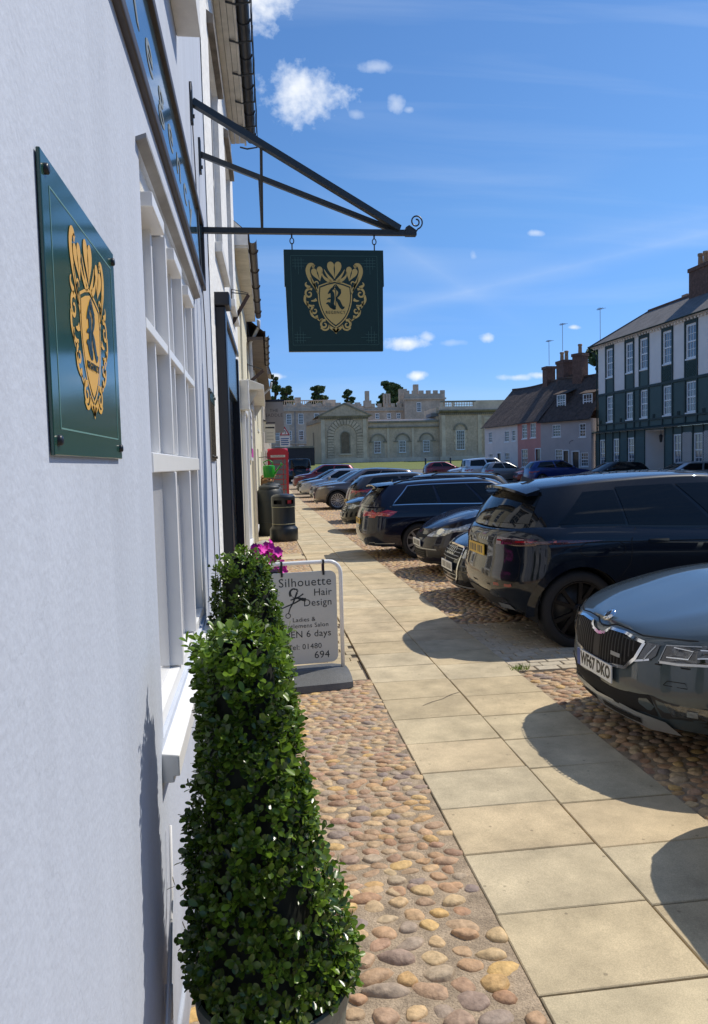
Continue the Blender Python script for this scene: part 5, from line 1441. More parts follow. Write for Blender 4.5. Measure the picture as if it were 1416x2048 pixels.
def build_car(name, label, cat, c, X, d, facing, lod=0, group='cars parked on the square'):
    """facing -1: nose towards the path (-X) with the nose at X; +1: tail towards the path, tail at X"""
    S = CarShape(c); L = S.L; pm = c['paint']
    if facing < 0: root = empty(name, (X, d, gz(d)), 0)
    elif facing > 0: root = empty(name, (X + L, d, gz(d)), math.pi)
    else: root = empty(name, (X, d, gz(d)), c['rz'])
    if 'yaw' in c: root.rotation_euler.z += c['yaw']
    tag(root, label, cat, group)
    def obj(nm, vf, m, parent=root, smooth=True):
        return link(nm, mesh_data(nm, vf[0], vf[1], m, smooth), parent)
    # ---- lower shell
    nf, nm_, nr = ((26, 84, 22), (18, 58, 16), (12, 40, 12))[lod]
    ss = [i / nf for i in range(nf)] + [1 + i / nm_ for i in range(nm_)] + [2 + i / nr for i in range(nr + 1)]
    ts = [0, .06, .14, .22, .30, .38, .46, .54, .62, .70, .78, .86, .92, .96, .985, 1.0]
    V, Fc = [], []; nT = len(ts); nS = len(ss)
    for side in (1, -1):
        for s in ss:
            xr, _ = S.low(s, .5, side); zt = S.zt(xr); az = S.archz(xr)
            for t in ts:
                z = S.zlo + (zt - S.zlo) * t
                if (0.35 < s < 2.65) and z < az: z = min(az, zt - .02)
                elif z < S.zlo: z = S.zlo
                te = (z - S.zlo) / (zt - S.zlo)
                x, y = S.low(s, te, side); V.append((x, y, z))
    for k in range(2):
        b0 = k * nS * nT
        for i in range(nS - 1):
            for j in range(nT - 1):
                a = b0 + i * nT + j; q = (a, a + nT, a + nT + 1, a + 1)
                Fc.append(q if k == 0 else q[::-1])
    # bonnet / deck cap
    nc = 12 if lod < 2 else 8
    crown = tab(c.get('crown', [(0, .0), (.12, .035), (.5, .05), (L - .6, .05), (L - .1, .02), (L, 0)]))
    cap0 = len(V)
    for i, s in enumerate(ss):
        A = Vector(V[i * nT + nT - 1]); B = Vector(V[nS * nT + i * nT + nT - 1])
        for k in range(nc + 1):
            u = 2 * k / nc - 1; p = A.lerp(B, k / nc)
            cr = crown(p.x)
            p.z += cr * (1 - abs(u) ** 2.6) + c.get('ridge', .012) * (1 if p.x < c['cab']['base'][0] + .2 else 0) * math.exp(-((abs(u) - .62) / .09) ** 2) * min(1, max(0, (p.x - .10) / .3))
            V.append(tuple(p))
    for i in range(nS - 1):
        for k in range(nc):
            a = cap0 + i * (nc + 1) + k; Fc.append((a, a + nc + 1, a + nc + 2, a + 1))
    me = mesh_data('body', V, Fc, pm, True)
    bm = bmesh.new(); bm.from_mesh(me); bmesh.ops.remove_doubles(bm, verts=bm.verts, dist=.0008); bmesh.ops.dissolve_degenerate(bm, edges=bm.edges, dist=.0005)
    bmesh.ops.recalc_face_normals(bm, faces=bm.faces); bm.to_mesh(me); bm.free()
    me.polygons.foreach_set('use_smooth', [True] * len(me.polygons)); me.set_sharp_from_angle(angle=R(48))
    body = link('body', me, root)
    # ---- cabin shell and roof
    g = c['cab']
    nf2, nm2, nr2 = ((16, 26, 14), (12, 18, 10), (8, 12, 8))[lod]
    s2 = [i / nf2 for i in range(nf2)] + [1 + i / nm2 for i in range(nm2)] + [2 + i / nr2 for i in range(nr2 + 1)]
    t2 = [0, .12, .25, .4, .55, .7, .82, .92, .97, 1.0]; n2 = len(t2); m2 = len(s2)
    V, Fc = [], []
    for side in (1, -1):
        for s in s2:
            for t in t2: V.append(tuple(S.cab(s, t, side)))
    for k in range(2):
        b0 = k * m2 * n2
        for i in range(m2 - 1):
            for j in range(n2 - 1):
                a = b0 + i * n2 + j; q = (a, a + n2, a + n2 + 1, a + 1); Fc.append(q if k == 0 else q[::-1])
    cap0 = len(V); nshell = len(Fc); rc = g.get('crown', .045)
    for i, s in enumerate(s2):
        A = Vector(V[i * n2 + n2 - 1]); B = Vector(V[m2 * n2 + i * n2 + n2 - 1]); wloc = abs(A.y) / g['wt']
        for k in range(nc + 1):
            u = 2 * k / nc - 1; p = A.lerp(B, k / nc); p.z += rc * wloc * (1 - abs(u) ** 2.4); V.append(tuple(p))
    for i in range(m2 - 1):
        for k in range(nc):
            a = cap0 + i * (nc + 1) + k; Fc.append((a, a + nc + 1, a + nc + 2, a + 1))
    me = mesh_data('roof', V, Fc, c.get('roofpaint', pm), True)
    me.materials.append(c.get('pillar', pm)); me.polygons.foreach_set('material_index', [1] * nshell + [0] * (len(Fc) - nshell))
    bm = bmesh.new(); bm.from_mesh(me); bmesh.ops.remove_doubles(bm, verts=bm.verts, dist=.0008); bmesh.ops.recalc_face_normals(bm, faces=bm.faces); bm.to_mesh(me); bm.free()
    me.polygons.foreach_set('use_smooth', [True] * len(me.polygons)); me.set_sharp_from_angle(angle=R(50))
    cabo = link('roof', me, root)
    # ---- glass
    wsx = g.get('ws', .60)
    obj('windscreen', grid_patch(S.cab, -wsx, wsx, .05, .93, 16, 6, .005, 1), M_cglass)
    rwx = g.get('rw', 2.42)
    obj('rear_window', grid_patch(S.cab, rwx, 6 - rwx, g.get('rt0', .10), .90, 14, 5, .005, 1), M_cglass)
    for side in (1, -1):
        for q in g['side']:
            (a0, a1), (b0, b1) = q[0], q[1]     # bottom s range, top s range
            tt = q[2] if len(q) > 2 else (.09, .86)
            obj('side_window', grid_patch(S.cab, 0, 0, 0, 0, 8, 5, .005, side, quad=[(a0, tt[0]), (a1, tt[0]), (b1, tt[1]), (b0, tt[1])]), M_cglass)
        if g.get('surround'):
            a0, a1, b0, b1 = g['surround']; t0_, t1_ = .07, .89
            pts = [(a0 + (a1 - a0) * i / 14, t0_) for i in range(15)] + [(a1 + (b1 - a1) * i / 5, t0_ + (t1_ - t0_) * i / 5) for i in range(1, 6)] + [(b1 + (b0 - b1) * i / 14, t1_) for i in range(1, 15)] + [(b0 + (a0 - b0) * i / 5, t1_ + (t0_ - t1_) * i / 5) for i in range(1, 6)]
            obj('window_trim', line_patch(S.cab, pts, .016, .007, side), M_chrome)
    # ---- wheels
    tw = c.get('tw', .225); styl, rmat = c['rim']
    tm, rme, dm = wheel_meshes(S.wr, tw, styl, rmat)
    for wx in S.wx:
        for side in (1, -1):
            we = empty('wheel', (wx, side * (S.W - tw / 2 - .035), S.wr), math.pi if side > 0 else 0, root)
            link('tyre', tm, we); link('rim', rme, we); link('brake_disc', dm, we)
    wl_ = MB()
    for wx in S.wx:
        for side in (1, -1):
            n = 18; r_o = S.ra - .003
            for i in range(n):
                a0, a1 = -.25 + (math.pi + .5) * i / n, -.25 + (math.pi + .5) * (i + 1) / n
                p0 = (wx + r_o * math.cos(a0), S.wr + r_o * math.sin(a0)); p1 = (wx + r_o * math.cos(a1), S.wr + r_o * math.sin(a1))
                yo, yi = side * (S.W * .975), side * (S.W - .42)
                wl_.quad((p0[0], yo, p0[1]), (p1[0], yo, p1[1]), (p1[0], yi, p1[1]), (p0[0], yi, p0[1]))
                wl_.add([(p0[0], yi, p0[1]), (p1[0], yi, p1[1]), (wx, yi, S.wr)], [(0, 1, 2)])
    wl_.box(.35, L - .35, -S.W * .82, S.W * .82, S.zlo + .02, S.sill + .10)
    wl_.build('underbody', M_well, root)
    # ---- arch lips
    if c.get('lip'):
        for wx in S.wx:
            for side in (1, -1):
                lm = MB(); n = 26; v, f = [], []
                for i in range(n + 1):
                    a = -.12 + (math.pi + .24) * i / n
                    for rr_ in (S.ra - .006, S.ra + c['lip']):
                        x_, z_ = wx + rr_ * math.cos(a), S.wr + rr_ * math.sin(a)
                        x_ = min(max(x_, .3), L - .25)
                        s_ = 1 + (x_ - S.Df - .02) / (L - S.Df - S.Dr - .04)
                        if s_ < 1:
                            s_ = float(np.interp(x_, [S.low(q / 30, .5, 1)[0] for q in range(31)], [q / 30 for q in range(31)]))
                        elif s_ > 2: s_ = float(np.interp(x_, [S.low(2 + q / 30, .5, 1)[0] for q in range(31)], [2 + q / 30 for q in range(31)]))
                        p = S.lowz(s_, z_, side); v.append((x_, p.y + side * .012, z_))
                for i in range(n):
                    q = (2 * i, 2 * i + 1, 2 * i + 3, 2 * i + 2); f.append(q if side < 0 else q[::-1])
                obj('arch_trim', (v, f), c.get('lipmat', M_trim))
    # ---- helpers in (s, z)
    lz = lambda s, z, side: S.lowz(s, z, side)
    def sx(x):
        for rng in ((0, 1), (1, 2), (2, 3)):
            lo, hi = S.low(rng[0], .5, 1)[0], S.low(rng[1], .5, 1)[0]
            if x <= hi or rng[0] == 2:
                q = np.linspace(rng[0], rng[1], 40); return float(np.interp(x, [S.low(k, .5, 1)[0] for k in q], q))
    def sf(y):
        q = np.linspace(0, 1, 60); return float(np.interp(abs(y), [S.low(k, .4, 1)[1] for k in q], q)) * (1 if y >= 0 else -1)
    def sr(y):
        q = np.linspace(0, 1, 60); k = float(np.interp(abs(y), [S.low(3 - w, .4, 1)[1] for w in q], q)); return 3 - k if y >= 0 else 3 + k
    K = dict(S=S, root=root, obj=obj, lz=lz, sx=sx, sf=sf, sr=sr, body=body, cabo=cabo, L=L)
    # sills / bumpers in black plastic
    if c.get('cladding'):
        zc = c['cladding']
        for side in (1, -1):
            obj('sill_trim', grid_patch(lz, sx(S.wx[0] + S.ra + .02), sx(S.wx[1] - S.ra - .02), S.sill - .005, S.sill + zc, 10, 2, .008, side), M_trim)
    # door seams and handles
    if lod < 2 and c.get('doors'):
        for side in (1, -1):
            for x_, lean in c['doors']:
                zt = S.zt(x_)
                pts = [(sx(x_ + lean * max(0, (q - .35) / .65) ** 1.5), S.sill + .03 + (zt - .03 - S.sill) * (1 - q)) for q in np.linspace(0, 1, 8)]
                pts = [p for p in pts if p[1] > S.archz(S.low(p[0], .5, 1)[0]) + .012]
                if len(pts) > 1: obj('door_gap', line_patch(lz, pts, .007, .0022, side), M_gap)
            for x_ in c.get('handles', []):
                z_ = S.zt(x_) - c.get('hz', .13)
                pts = [(sx(x_ - .10 + .20 * i / 5), z_) for i in range(6)]
                obj('door_handle', line_patch(lz, pts, .032, .016, side), c.get('handlemat', pm))
    # mirrors
    if c.get('mirror', True):
        mx = g['base'][0] + c.get('mirx', .50); mz = S.zt(mx) + .06
        for side in (1, -1):
            m_ = MB(); y0 = side * (g['wb'] + .02)
            for j in range(7):
                pass
            prof = []
            nn = 10
            for j in range(6):
                q = j / 5; yy_ = y0 + side * (.04 + .19 * q); sc = (.55 + .45 * math.sin(math.pi * min(1, .15 + q * .7)))
                prof.append([(mx + .05 + .065 * sc * math.cos(2 * math.pi * k / nn), yy_, mz + .075 * sc * math.sin(2 * math.pi * k / nn)) for k in range(nn)])
            v = [p for r_0 in prof for p in r_0]; f = []
            for j in range(5):
                for k in range(nn):
                    a = j * nn + k; b = j * nn + (k + 1) % nn; q = (a, a + nn, b + nn, b); f.append(q if side < 0 else q[::-1])
            f.append(tuple(range(5 * nn, 6 * nn)) if side > 0 else tuple(range(5 * nn, 6 * nn))[::-1]); f.append(tuple(range(nn)))
            mo = obj('mirror', (v, f), c.get('mirpaint', pm))
            MB().bar((mx + .05, y0 - side * .05, mz - .05), (mx + .05, y0 + side * .06, mz - .03), .05, .03).build('stalk', M_trim, mo)
    # roof rails
    if c.get('rails'):
        for side in (1, -1):
            x0, x1 = g['top'][0] + .35, g['top'][1] - .22
            pts = [(x0 + (x1 - x0) * i / 10, side * (g['wt'] - .07), S.roof(x0 + (x1 - x0) * i / 10) + .02 + (.035 if 0 < i < 10 else .0)) for i in range(11)]
            MB().tube(pts, .015, 6).build('roof_rail', c.get('railmat', M_trim), root, True)
    if c.get('fin'):
        fx = g['top'][1] - c['fin']; fz = S.roof(fx) + g.get('crown', .045)
        MB().add([(fx - .13, 0, fz - .004), (fx + .06, -.022, fz - .006), (fx + .06, .022, fz - .006), (fx + .045, 0, fz + .055)], [(0, 1, 3), (0, 3, 2), (1, 2, 3), (0, 2, 1)]).build('antenna_fin', c.get('finmat', pm), root)
    return K

def plate(K, front, text, m, z=.50, off=.014, w=.52, h=.111, blue=False):
    S = K['S']; x = (S.lowz(0, z, 1).x - off) if front else (S.lowz(3, z, 1).x + off)
    e = MB().box(x - .004, x + .004, -w / 2, w / 2, z - h / 2, z + h / 2).build('number_plate', m, K['root'])
    sgn = -1 if front else 1
    if text: put_text(text, .105, M_platet, e, (x + sgn * .0048, 0.02 * sgn if blue else 0, z), (0, sgn, 0), (0, 0, 1), wx=.78, bold=.0035)
    else:                        # characters too far off to read
        ch = MB()
        for k in range(7): y_ = -.195 + .058 * k + (.03 if k > 3 else 0); ch.box(x + sgn * .0044 - .0004, x + sgn * .0044 + .0004, y_ - .018, y_ + .018, z - .036, z + .036)
        ch.build('characters', M_platet, e)
    if blue: MB().box(x + sgn * .0042 - .0004, x + sgn * .0042 + .0004, -sgn * w / 2, -sgn * (w / 2 - .045), z - h / 2, z + h / 2).build('blue_band', M_plateb, e)
    return e

# ---------------- generic body data
def hatch(L=4.3, W=1.8, H=1.48, hood=.98, nose=.72, **k):
    c = dict(L=L, W=W, wr=.325, wheels=(.86, L - .82), tw=.215, rim=('five', M_alloy),
             hw=[(0, .93), (.2, .975), (.45, 1.0), (.8, .985), (1, .93)],
             xf=[(0, .06), (.25, .01), (.45, .0), (.75, .03), (1, .11)], xr=[(0, .10), (.3, .0), (.5, .01), (.8, .06), (1, .12)],
             shoulder=[(0, nose), (.35, nose + .10), (.95, hood - .06), (1.35, hood), (L * .6, hood + .02), (L - .5, hood + .06), (L, hood + .04)],
             cab=dict(base=(1.02, L - .10), top=(1.92, L - .46), wb=W / 2 * .93, wt=W / 2 * .70, roof=[(1.8, H - .08), (2.4, H - .035), (3.0, H - .045), (L - .35, H - .12)],
                      side=[((.86, 1.46), (.93, 1.40)), ((1.50, 2.02), (1.46, 1.98))]),
             doors=[(1.42, .0), (2.42, .0), (3.25, .35)], handles=[2.22, 3.15])
    c.update(k); return c
def lamps_simple(K, front=True, rear=True, hz=.70, hh=.14, lens=None, tz=.86, th=.18):
    S, obj, lz, sf, sr = K['S'], K['obj'], K['lz'], K['sf'], K['sr']; W = S.W
    for side in (1, -1):
        if front:
            obj('headlight', poly_patch(lz, [(sf(W * .52), hz - hh * .4), (sf(W * .80), hz - hh * .35), (.98, hz + hh * .30), (1.02, hz + hh * .62), (.90, hz + hh * .68), (sf(W * .72), hz + hh * .50), (sf(W * .54), hz + hh * .18)], .006, side), lens or M_lamp)
        if rear:
            obj('taillight', poly_patch(lz, [(3 - (3 - sr(W * .55)), tz - th * .4), (sr(W * .85), tz - th * .5), (2.06, tz - th * .15), (1.98, tz + th * .45), (2.2, tz + th * .5), (sr(W * .6), tz + th * .35)], .006, side), M_tail)
    if front:
        obj('grille', grid_patch(lz, -sf(W * .50), sf(W * .50), hz - .14, hz + .02, 10, 2, .005, 1), M_trim)
        obj('lower_grille', grid_patch(lz, -sf(W * .55), sf(W * .55), .24, .38, 10, 2, .005, 1), M_trim)

# ---------------- the cars themselves
M_lampk = mat('headlamp_black', (.035, .037, .04), .04, spec=.8, coat=1.0, var=.6, vscale=40)
P_slate = paint('paint_slate_blue', (.058, .080, .092), .3, .38)
P_black = paint('paint_black', (.004, .0045, .006), .0, .4, .05)
P_bluebl = paint('paint_blue_black', (.004, .007, .015), .0, .4, .08)
P_navy = paint('paint_navy', (.0035, .006, .020), .0, .4, .08)
P_plum = paint('paint_plum_black', (.009, .007, .015), .0, .4, .1)
P_bronze = paint('paint_bronze_grey', (.13, .105, .095), .6, .32)
P_grey = paint('paint_grey', (.10, .11, .12), .55, .32)
P_silver = paint('paint_silver', (.45, .46, .47), .75, .3)
P_pale = paint('paint_pale_silver', (.58, .62, .66), .6, .3)
P_red = paint('paint_dark_red', (.16, .012, .018), .3, .3)
P_blue = paint('paint_blue', (.012, .035, .17), .4, .3)
P_white = paint('paint_white', (.72, .73, .74), .0, .3)

# 1 -- estate nearest the camera, nose to the path
c1 = dict(L=4.69, W=1.84, wr=.345, wheels=(.93, 3.62), tw=.225, rim=('five', M_alloy), Df=.84, nf=2.6, Dr=.5, nr=3.2, zlo=.21, sill=.27, paint=P_slate,
          hw=[(0, .90), (.18, .965), (.42, 1.0), (.72, .985), (.9, .955), (1, .91)],
          xf=[(0, .085), (.2, .02), (.4, .0), (.62, .008), (.8, .018), (.93, .035), (1, .075)], xr=[(0, .1), (.3, 0), (.6, .03), (1, .12)],
          shoulder=[(0, .768), (.15, .800), (.5, .872), (.95, .955), (1.35, .985), (2.6, .99), (3.8, 1.03), (4.69, 1.02)],
          crown=[(0, .010), (.12, .026), (.5, .042), (1.2, .055), (4.2, .05), (4.69, 0)], ridge=.018,
          cab=dict(base=(1.18, 4.58), top=(2.05, 4.30), wb=.86, wt=.64, Df=.50, roof=[(2, 1.42), (2.6, 1.475), (3.4, 1.465), (4.3, 1.40)], crown=.05,
                   side=[((.86, 1.42), (.93, 1.38)), ((1.45, 1.86), (1.42, 1.86)), ((1.90, 2.1), (1.89, 2.05))]),
          doors=[(1.42, 0), (2.45, 0), (3.3, .3)], handles=[2.25, 3.15], lip=.055, cladding=.09, rails=True)
K = build_car('estate_car', 'dark slate blue estate with black ribbed grille and white front plate, nearest parked car', 'car', c1, 2.09, 4.46, -1)
S, obj, sf = K['S'], K['obj'], K['sf']
lz = lambda s_, z_, side_, q_=K['lz']: q_(s_, z_ - .026 * min(1, max(0, (z_ - .46) / .1)), side_)
go = [(-.47, .755), (-.30, .772), (-.13, .768), (-.075, .735), (0, .722), (.075, .735), (.13, .768), (.30, .772), (.47, .755), (.41, .655), (.33, .585), (.16, .562), (0, .558), (-.16, .562), (-.33, .585), (-.41, .655)]
gr = obj('grille', poly_patch(lz, [(sf(y), z) for y, z in go], .004, 1, 4), M_gap)
dense = []
for i in range(len(go)):
    a, b = go[i], go[(i + 1) % len(go)]
    dense += [(sf(a[0] + (b[0] - a[0]) * k / 4), a[1] + (b[1] - a[1]) * k / 4) for k in range(4)]
obj('grille_rim', line_patch(lz, dense + dense[:1], .020, .013, 1), M_chrome)
for k in range(-12, 13):
    y = k * .033
    if abs(y) < .045: continue
    zt_ = float(np.interp(abs(y), [0, .075, .13, .28, .43], [.715, .73, .76, .764, .748])); zb_ = float(np.interp(abs(y), [0, .16, .31, .40], [.566, .570, .594, .70]))
    if zt_ - zb_ > .03: obj('grille_bar', line_patch(lz, [(sf(y), zb_ + (zt_ - zb_) * q / 5) for q in range(6)], .011, .016, 1), M_trim)
obj('grille_centre', grid_patch(lz, -sf(.042), sf(.042), .566, .712, 3, 4, .012, 1), M_trim)
obj('trim_badge', grid_patch(lz, sf(-.295), sf(-.20), .632, .655, 3, 1, .022, 1), M_satin)
# round emblem on the bonnet point
p = S.lowz(0, .785, 1)
em = MB().lathe([(.001, .012), (.034, .012), (.044, .008), (.046, 0)], 24)
emo = em.build('bonnet_emblem', M_chrome, K['root'], True, (.092, 0, .806), (0, R(-40), 0))
MB().extrude([(-.026, -.012, .013), (.004, -.016, .013), (.028, .0, .013), (.004, .016, .013), (-.026, .012, .013), (-.008, 0, .013)], (0, 0, .003)).build('emblem_mark', M_trim, emo)
for side in (1, -1):
    hl = obj('headlight', poly_patch(lz, [(sf(.56), .665), (sf(.70), .672), (.86, .695), (1.02, .735), (1.03, .775), (.9, .80), (sf(.74), .788), (sf(.60), .770)], .008, side, 4), M_lampk)
    obj('running_light', line_patch(lz, [(sf(.57), .672), (sf(.66), .677), (sf(.76), .69), (.86, .706)], .014, .012, side), M_platew)
    for q in ([(.605, .705), (.70, .712), (.72, .755), (.64, .762)], [(.735, .722), (.80, .735), (.82, .772), (.745, .766)]):
        obj('lamp_projector', poly_patch(lz, [(sf(y_), z_) for y_, z_ in q], .011, side, 2), M_lampd)
        obj('lamp_edge', line_patch(lz, [(sf(y_), z_) for y_, z_ in q], .005, .013, side), M_chrome)
    obj('lamp_rim', line_patch(lz, [(sf(.565), .675), (sf(.60), .765), (sf(.74), .783), (.9, .795), (1.02, .77)], .006, .011, side), M_satin)
    obj('headlight', poly_patch(lz, [(sf(.395), .635), (sf(.50), .662), (sf(.545), .70), (sf(.565), .762), (sf(.45), .758), (sf(.425), .70)], .008, side, 3), M_lampk)
    obj('lamp_rim', line_patch(lz, [(sf(.47), .66), (sf(.50), .70), (sf(.545), .752)], .008, .012, side), M_satin)
    obj('indicator', line_patch(lz, [(sf(.405), .642), (sf(.46), .657), (sf(.51), .672)], .011, .012, side), M_chrome)
    obj('headlight_gap', line_patch(lz, [(sf(.54), .655), (sf(.70), .661), (.86, .683), (1.04, .725)], .008, .004, side), M_gap)
    obj('fog_recess', poly_patch(lz, [(sf(.52), .445), (sf(.80), .452), (.93, .44), (.90, .33), (sf(.78), .315), (sf(.58), .33)], .006, side, 3), M_trim)
    fg = obj('fog_light', poly_patch(lz, [(sf(.60), .425), (sf(.78), .43), (sf(.80), .36), (sf(.64), .355)], .010, side, 2), M_lampd)
    obj('fog_bulb', poly_patch(lz, [(sf(.70), .41), (sf(.74), .41), (sf(.74), .375), (sf(.70), .375)], .014, side, 2), M_chrome)
    obj('washer_cover', line_patch(lz, [(sf(.59), .545), (sf(.70), .55), (sf(.69), .58), (sf(.61), .576), (sf(.59), .545)], .004, .003, side), M_gap)
obj('lower_intake', poly_patch(lz, [(sf(-.52), .445), (sf(0), .452), (sf(.52), .445), (sf(.56), .33), (sf(.3), .30), (0, .295), (sf(-.3), .30), (sf(-.56), .33)], .005, 1, 4), M_gap)
sk = [(-.60, .315), (-.42, .325), (0, .325), (.42, .325), (.60, .315), (.66, .245), (.48, .228), (0, .224), (-.48, .228), (-.66, .245)]
obj('skid_plate', poly_patch(lz, [(sf(y), z) for y, z in sk], .018, 1, 3), M_satin)
for k in (-1, 1): obj('skid_slot', grid_patch(lz, sf(k * .05) if k > 0 else sf(-.44), sf(.44) if k > 0 else sf(-.05), .258, .292, 8, 1, .021, 1), M_gap)
bg = [(-.93, .80), (-.7, .806), (-.43, .782), (-.13, .79), (0, .775), (.13, .79), (.43, .782), (.7, .806), (.93, .80)]
obj('bonnet_gap', line_patch(lz, [(sf(y), z) for y, z in ((-.84, .812), (-.7, .806), (-.55, .795), (-.43, .785), (-.28, .797), (-.13, .796), (-.06, .775), (0, .768), (.06, .775), (.13, .796), (.28, .797), (.43, .785), (.55, .795), (.7, .806), (.84, .812))], .009, .004, 1), M_gap)
plate(K, True, 'WF67 DKO', M_platew, .492, .018, .48, .108, True)
obj('washer_jet', ([(.95, .3, 1.0), (1.0, .28, 1.0), (1.0, .32, 1.0), (.97, .30, 1.02)], [(0, 1, 3), (1, 2, 3), (2, 0, 3)]), M_trim)

# 0 -- a car just out of frame whose shadow falls on the flags
c0 = hatch(paint=P_grey)
K = build_car('hatchback_car', 'grey hatchback parked just outside the frame at lower right', 'car', c0, 1.88, 2.5, -1, 2); lamps_simple(K)

# 2 -- black SUV, tail to the path
c2 = dict(L=4.55, W=1.94, wr=.375, wheels=(.92, 3.81), tw=.25, rim=('five_twin', M_alloyb), Df=.7, nf=2.8, Dr=.62, nr=2.75, zlo=.29, sill=.33, paint=P_bluebl, ra=.425,
          hw=[(0, .91), (.2, .965), (.42, 1.0), (.70, .995), (.88, .975), (1, .925)],
          xf=[(0, .06), (.4, 0), (1, .12)], xr=[(0, .20), (.12, .10), (.30, .015), (.45, .0), (.62, .035), (.82, .045), (.93, .075), (1, .14)],
          shoulder=[(0, .92), (.3, 1.0), (1.2, 1.07), (2.5, 1.10), (3.8, 1.155), (4.55, 1.16)],
          cab=dict(base=(1.10, 4.46), top=(2.0, 4.20), wb=.89, wt=.66, Dr=.62, nr=2.5, Df=.5, kt=.95, roof=[(2, 1.585), (2.6, 1.605), (3.4, 1.575), (4.22, 1.495)], crown=.055, rw=2.36, rt0=.12, bulge=.045,
                   side=[((.86, 1.33), (.93, 1.30)), ((1.36, 1.76), (1.33, 1.78)), ((1.775, 2.14), (1.795, 2.02), (.10, .80))]),
          doors=[(1.45, 0), (2.45, 0), (3.33, .42)], handles=[2.2, 3.05], hz=.115, lip=.065, lipmat=P_bluebl, cladding=.10, fin=.22, finmat=M_trim, handlemat=P_bluebl, pillar=P_black)
K = build_car('suv_car', 'large black SUV with yellow rear plate and black wheels, tail to the path', 'car', c2, 2.21, 7.56, 1)
S, obj, lz, sf, sr, sx = K['S'], K['obj'], K['lz'], K['sf'], K['sr'], K['sx']
for side in (1, -1):
    obj('taillight', poly_patch(lz, [(sr(.50), .985), (sr(.78), .985), (2.30, .99), (2.06, 1.005), (1.90, 1.03), (2.06, 1.045), (2.30, 1.05), (sr(.78), 1.055), (sr(.50), 1.055)], .008, side, 3), M_taild)
    obj('lamp_bar', line_patch(lz, [(sr(.52), 1.025), (sr(.78), 1.025), (2.30, 1.025), (2.12, 1.03)], .016, .012, side), M_tail)
    obj('reflector', line_patch(lz, [(sr(.50), .60), (sr(.72), .605), (2.42, .615)], .028, .006, side), M_reflex)
    obj('exhaust', poly_patch(lz, [(sr(.42), .345), (sr(.66), .35), (sr(.64), .40), (sr(.44), .40)], .008, side, 2), M_satin)
    if side: obj('shut_line', line_patch(lz, [(2.44, 1.12), (2.40, .98), (2.37, .85), (2.36, .70), (2.40, .64), (sr(.55), .63)], .007, .003, side), M_gap)
obj('rear_band', grid_patch(lz, sr(.49), 6 - sr(.49), .985, 1.055, 12, 2, .007, 1), P_black)
for k in range(-5, 6):
    if k: obj('tailgate_letter', grid_patch(lz, sr(-k * .062 - .016), sr(-k * .062 + .016), 1.008, 1.036, 1, 1, .010, 1), M_satin)
plate(K, False, None, M_platey, .90, .012)
obj('emblem', poly_patch(lz, [(sr(-.36) + .012 * math.cos(a), .80 + .028 * math.sin(a)) for a in np.linspace(0, 6.0, 14)], .008, 1, 2), M_chrome)
obj('bumper_crease', line_patch(lz, [(sr(.7), .60), (sr(.4), .58), (3, .575), (6 - sr(.4), .58), (6 - sr(.7), .60)], .012, .003, 1), M_gap)
obj('lower_bumper', poly_patch(lz, [(sr(.62), .46), (sr(.3), .50), (3, .51), (6 - sr(.3), .50), (6 - sr(.62), .46), (6 - sr(.72), .32), (3, .31), (sr(.72), .32)], .006, 1, 4), M_trim)
obj('fuel_flap', line_patch(lz, [(sx(3.62) + .07 * math.copysign(abs(math.cos(a)) ** .6, math.cos(a)), .95 + .068 * math.copysign(abs(math.sin(a)) ** .6, math.sin(a))) for a in np.linspace(0, 2 * math.pi, 26)], .006, .003, 1), M_gap)
obj('body_crease', line_patch(lz, [(sx(3.9), 1.018), (sx(3.0), 1.005), (sx(2.0), .99), (sx(1.4), .98)], .010, .002, 1), M_gap)
# roof spoiler
sp_ = MB(); v, f = [], []
for i in range(13):
    y = -.60 + 1.2 * i / 12; e = (abs(y) / .60) ** 3
    z = S.roof(4.18) + .055 * (1 - (abs(y) / .66) ** 2.4)
    v += [(4.06, y, z + .008 - .01 * e), (4.33 - .13 * e, y, z - .012 - .03 * e), (4.33 - .13 * e, y, z - .038 - .03 * e), (4.08, y, z - .06)]
for i in range(12):
    for k in range(3): a = i * 4 + k; f.append((a, a + 4, a + 5, a + 1))
f += [(0, 1, 2, 3), (51, 50, 49, 48)]
so = obj('roof_spoiler', (v, f), P_bluebl); autosmooth(so, 35)

# 3 -- black saloon with tall chrome grille
c3 = hatch(4.7, 1.83, 1.43, .95, .70, paint=P_black, Df=.72, nf=2.6)
K = build_car('saloon_car', 'glossy black saloon with tall chrome framed grille behind the black SUV', 'car', c3, 2.42, 9.48, -1)
S, obj, lz, sf = K['S'], K['obj'], K['lz'], K['sf']
go = [(-.36, .72), (0, .735), (.36, .72), (.40, .62), (.34, .34), (.26, .27), (-.26, .27), (-.34, .34), (-.40, .62)]
obj('grille', poly_patch(lz, [(sf(y), z) for y, z in go], .004, 1, 4), M_gap)
dn = []
for i in range(len(go)):
    a, b = go[i], go[(i + 1) % len(go)]; dn += [(sf(a[0] + (b[0] - a[0]) * k / 3), a[1] + (b[1] - a[1]) * k / 3) for k in range(3)]
obj('grille_rim', line_patch(lz, dn + dn[:1], .026, .012, 1), M_chrome)
for z in (.32, .37, .56, .60, .64, .68): obj('grille_bar', line_patch(lz, [(sf(y), z) for y in np.linspace(-.34, .34, 9)], .009, .012, 1), M_satin)
for k in range(4):
    obj('emblem_ring', line_patch(lz, [(sf(-.12 + .08 * k + .05 * math.cos(a)), .655 + .05 * math.sin(a)) for a in np.linspace(0, 2 * math.pi, 19)], .010, .018, 1), M_chrome)
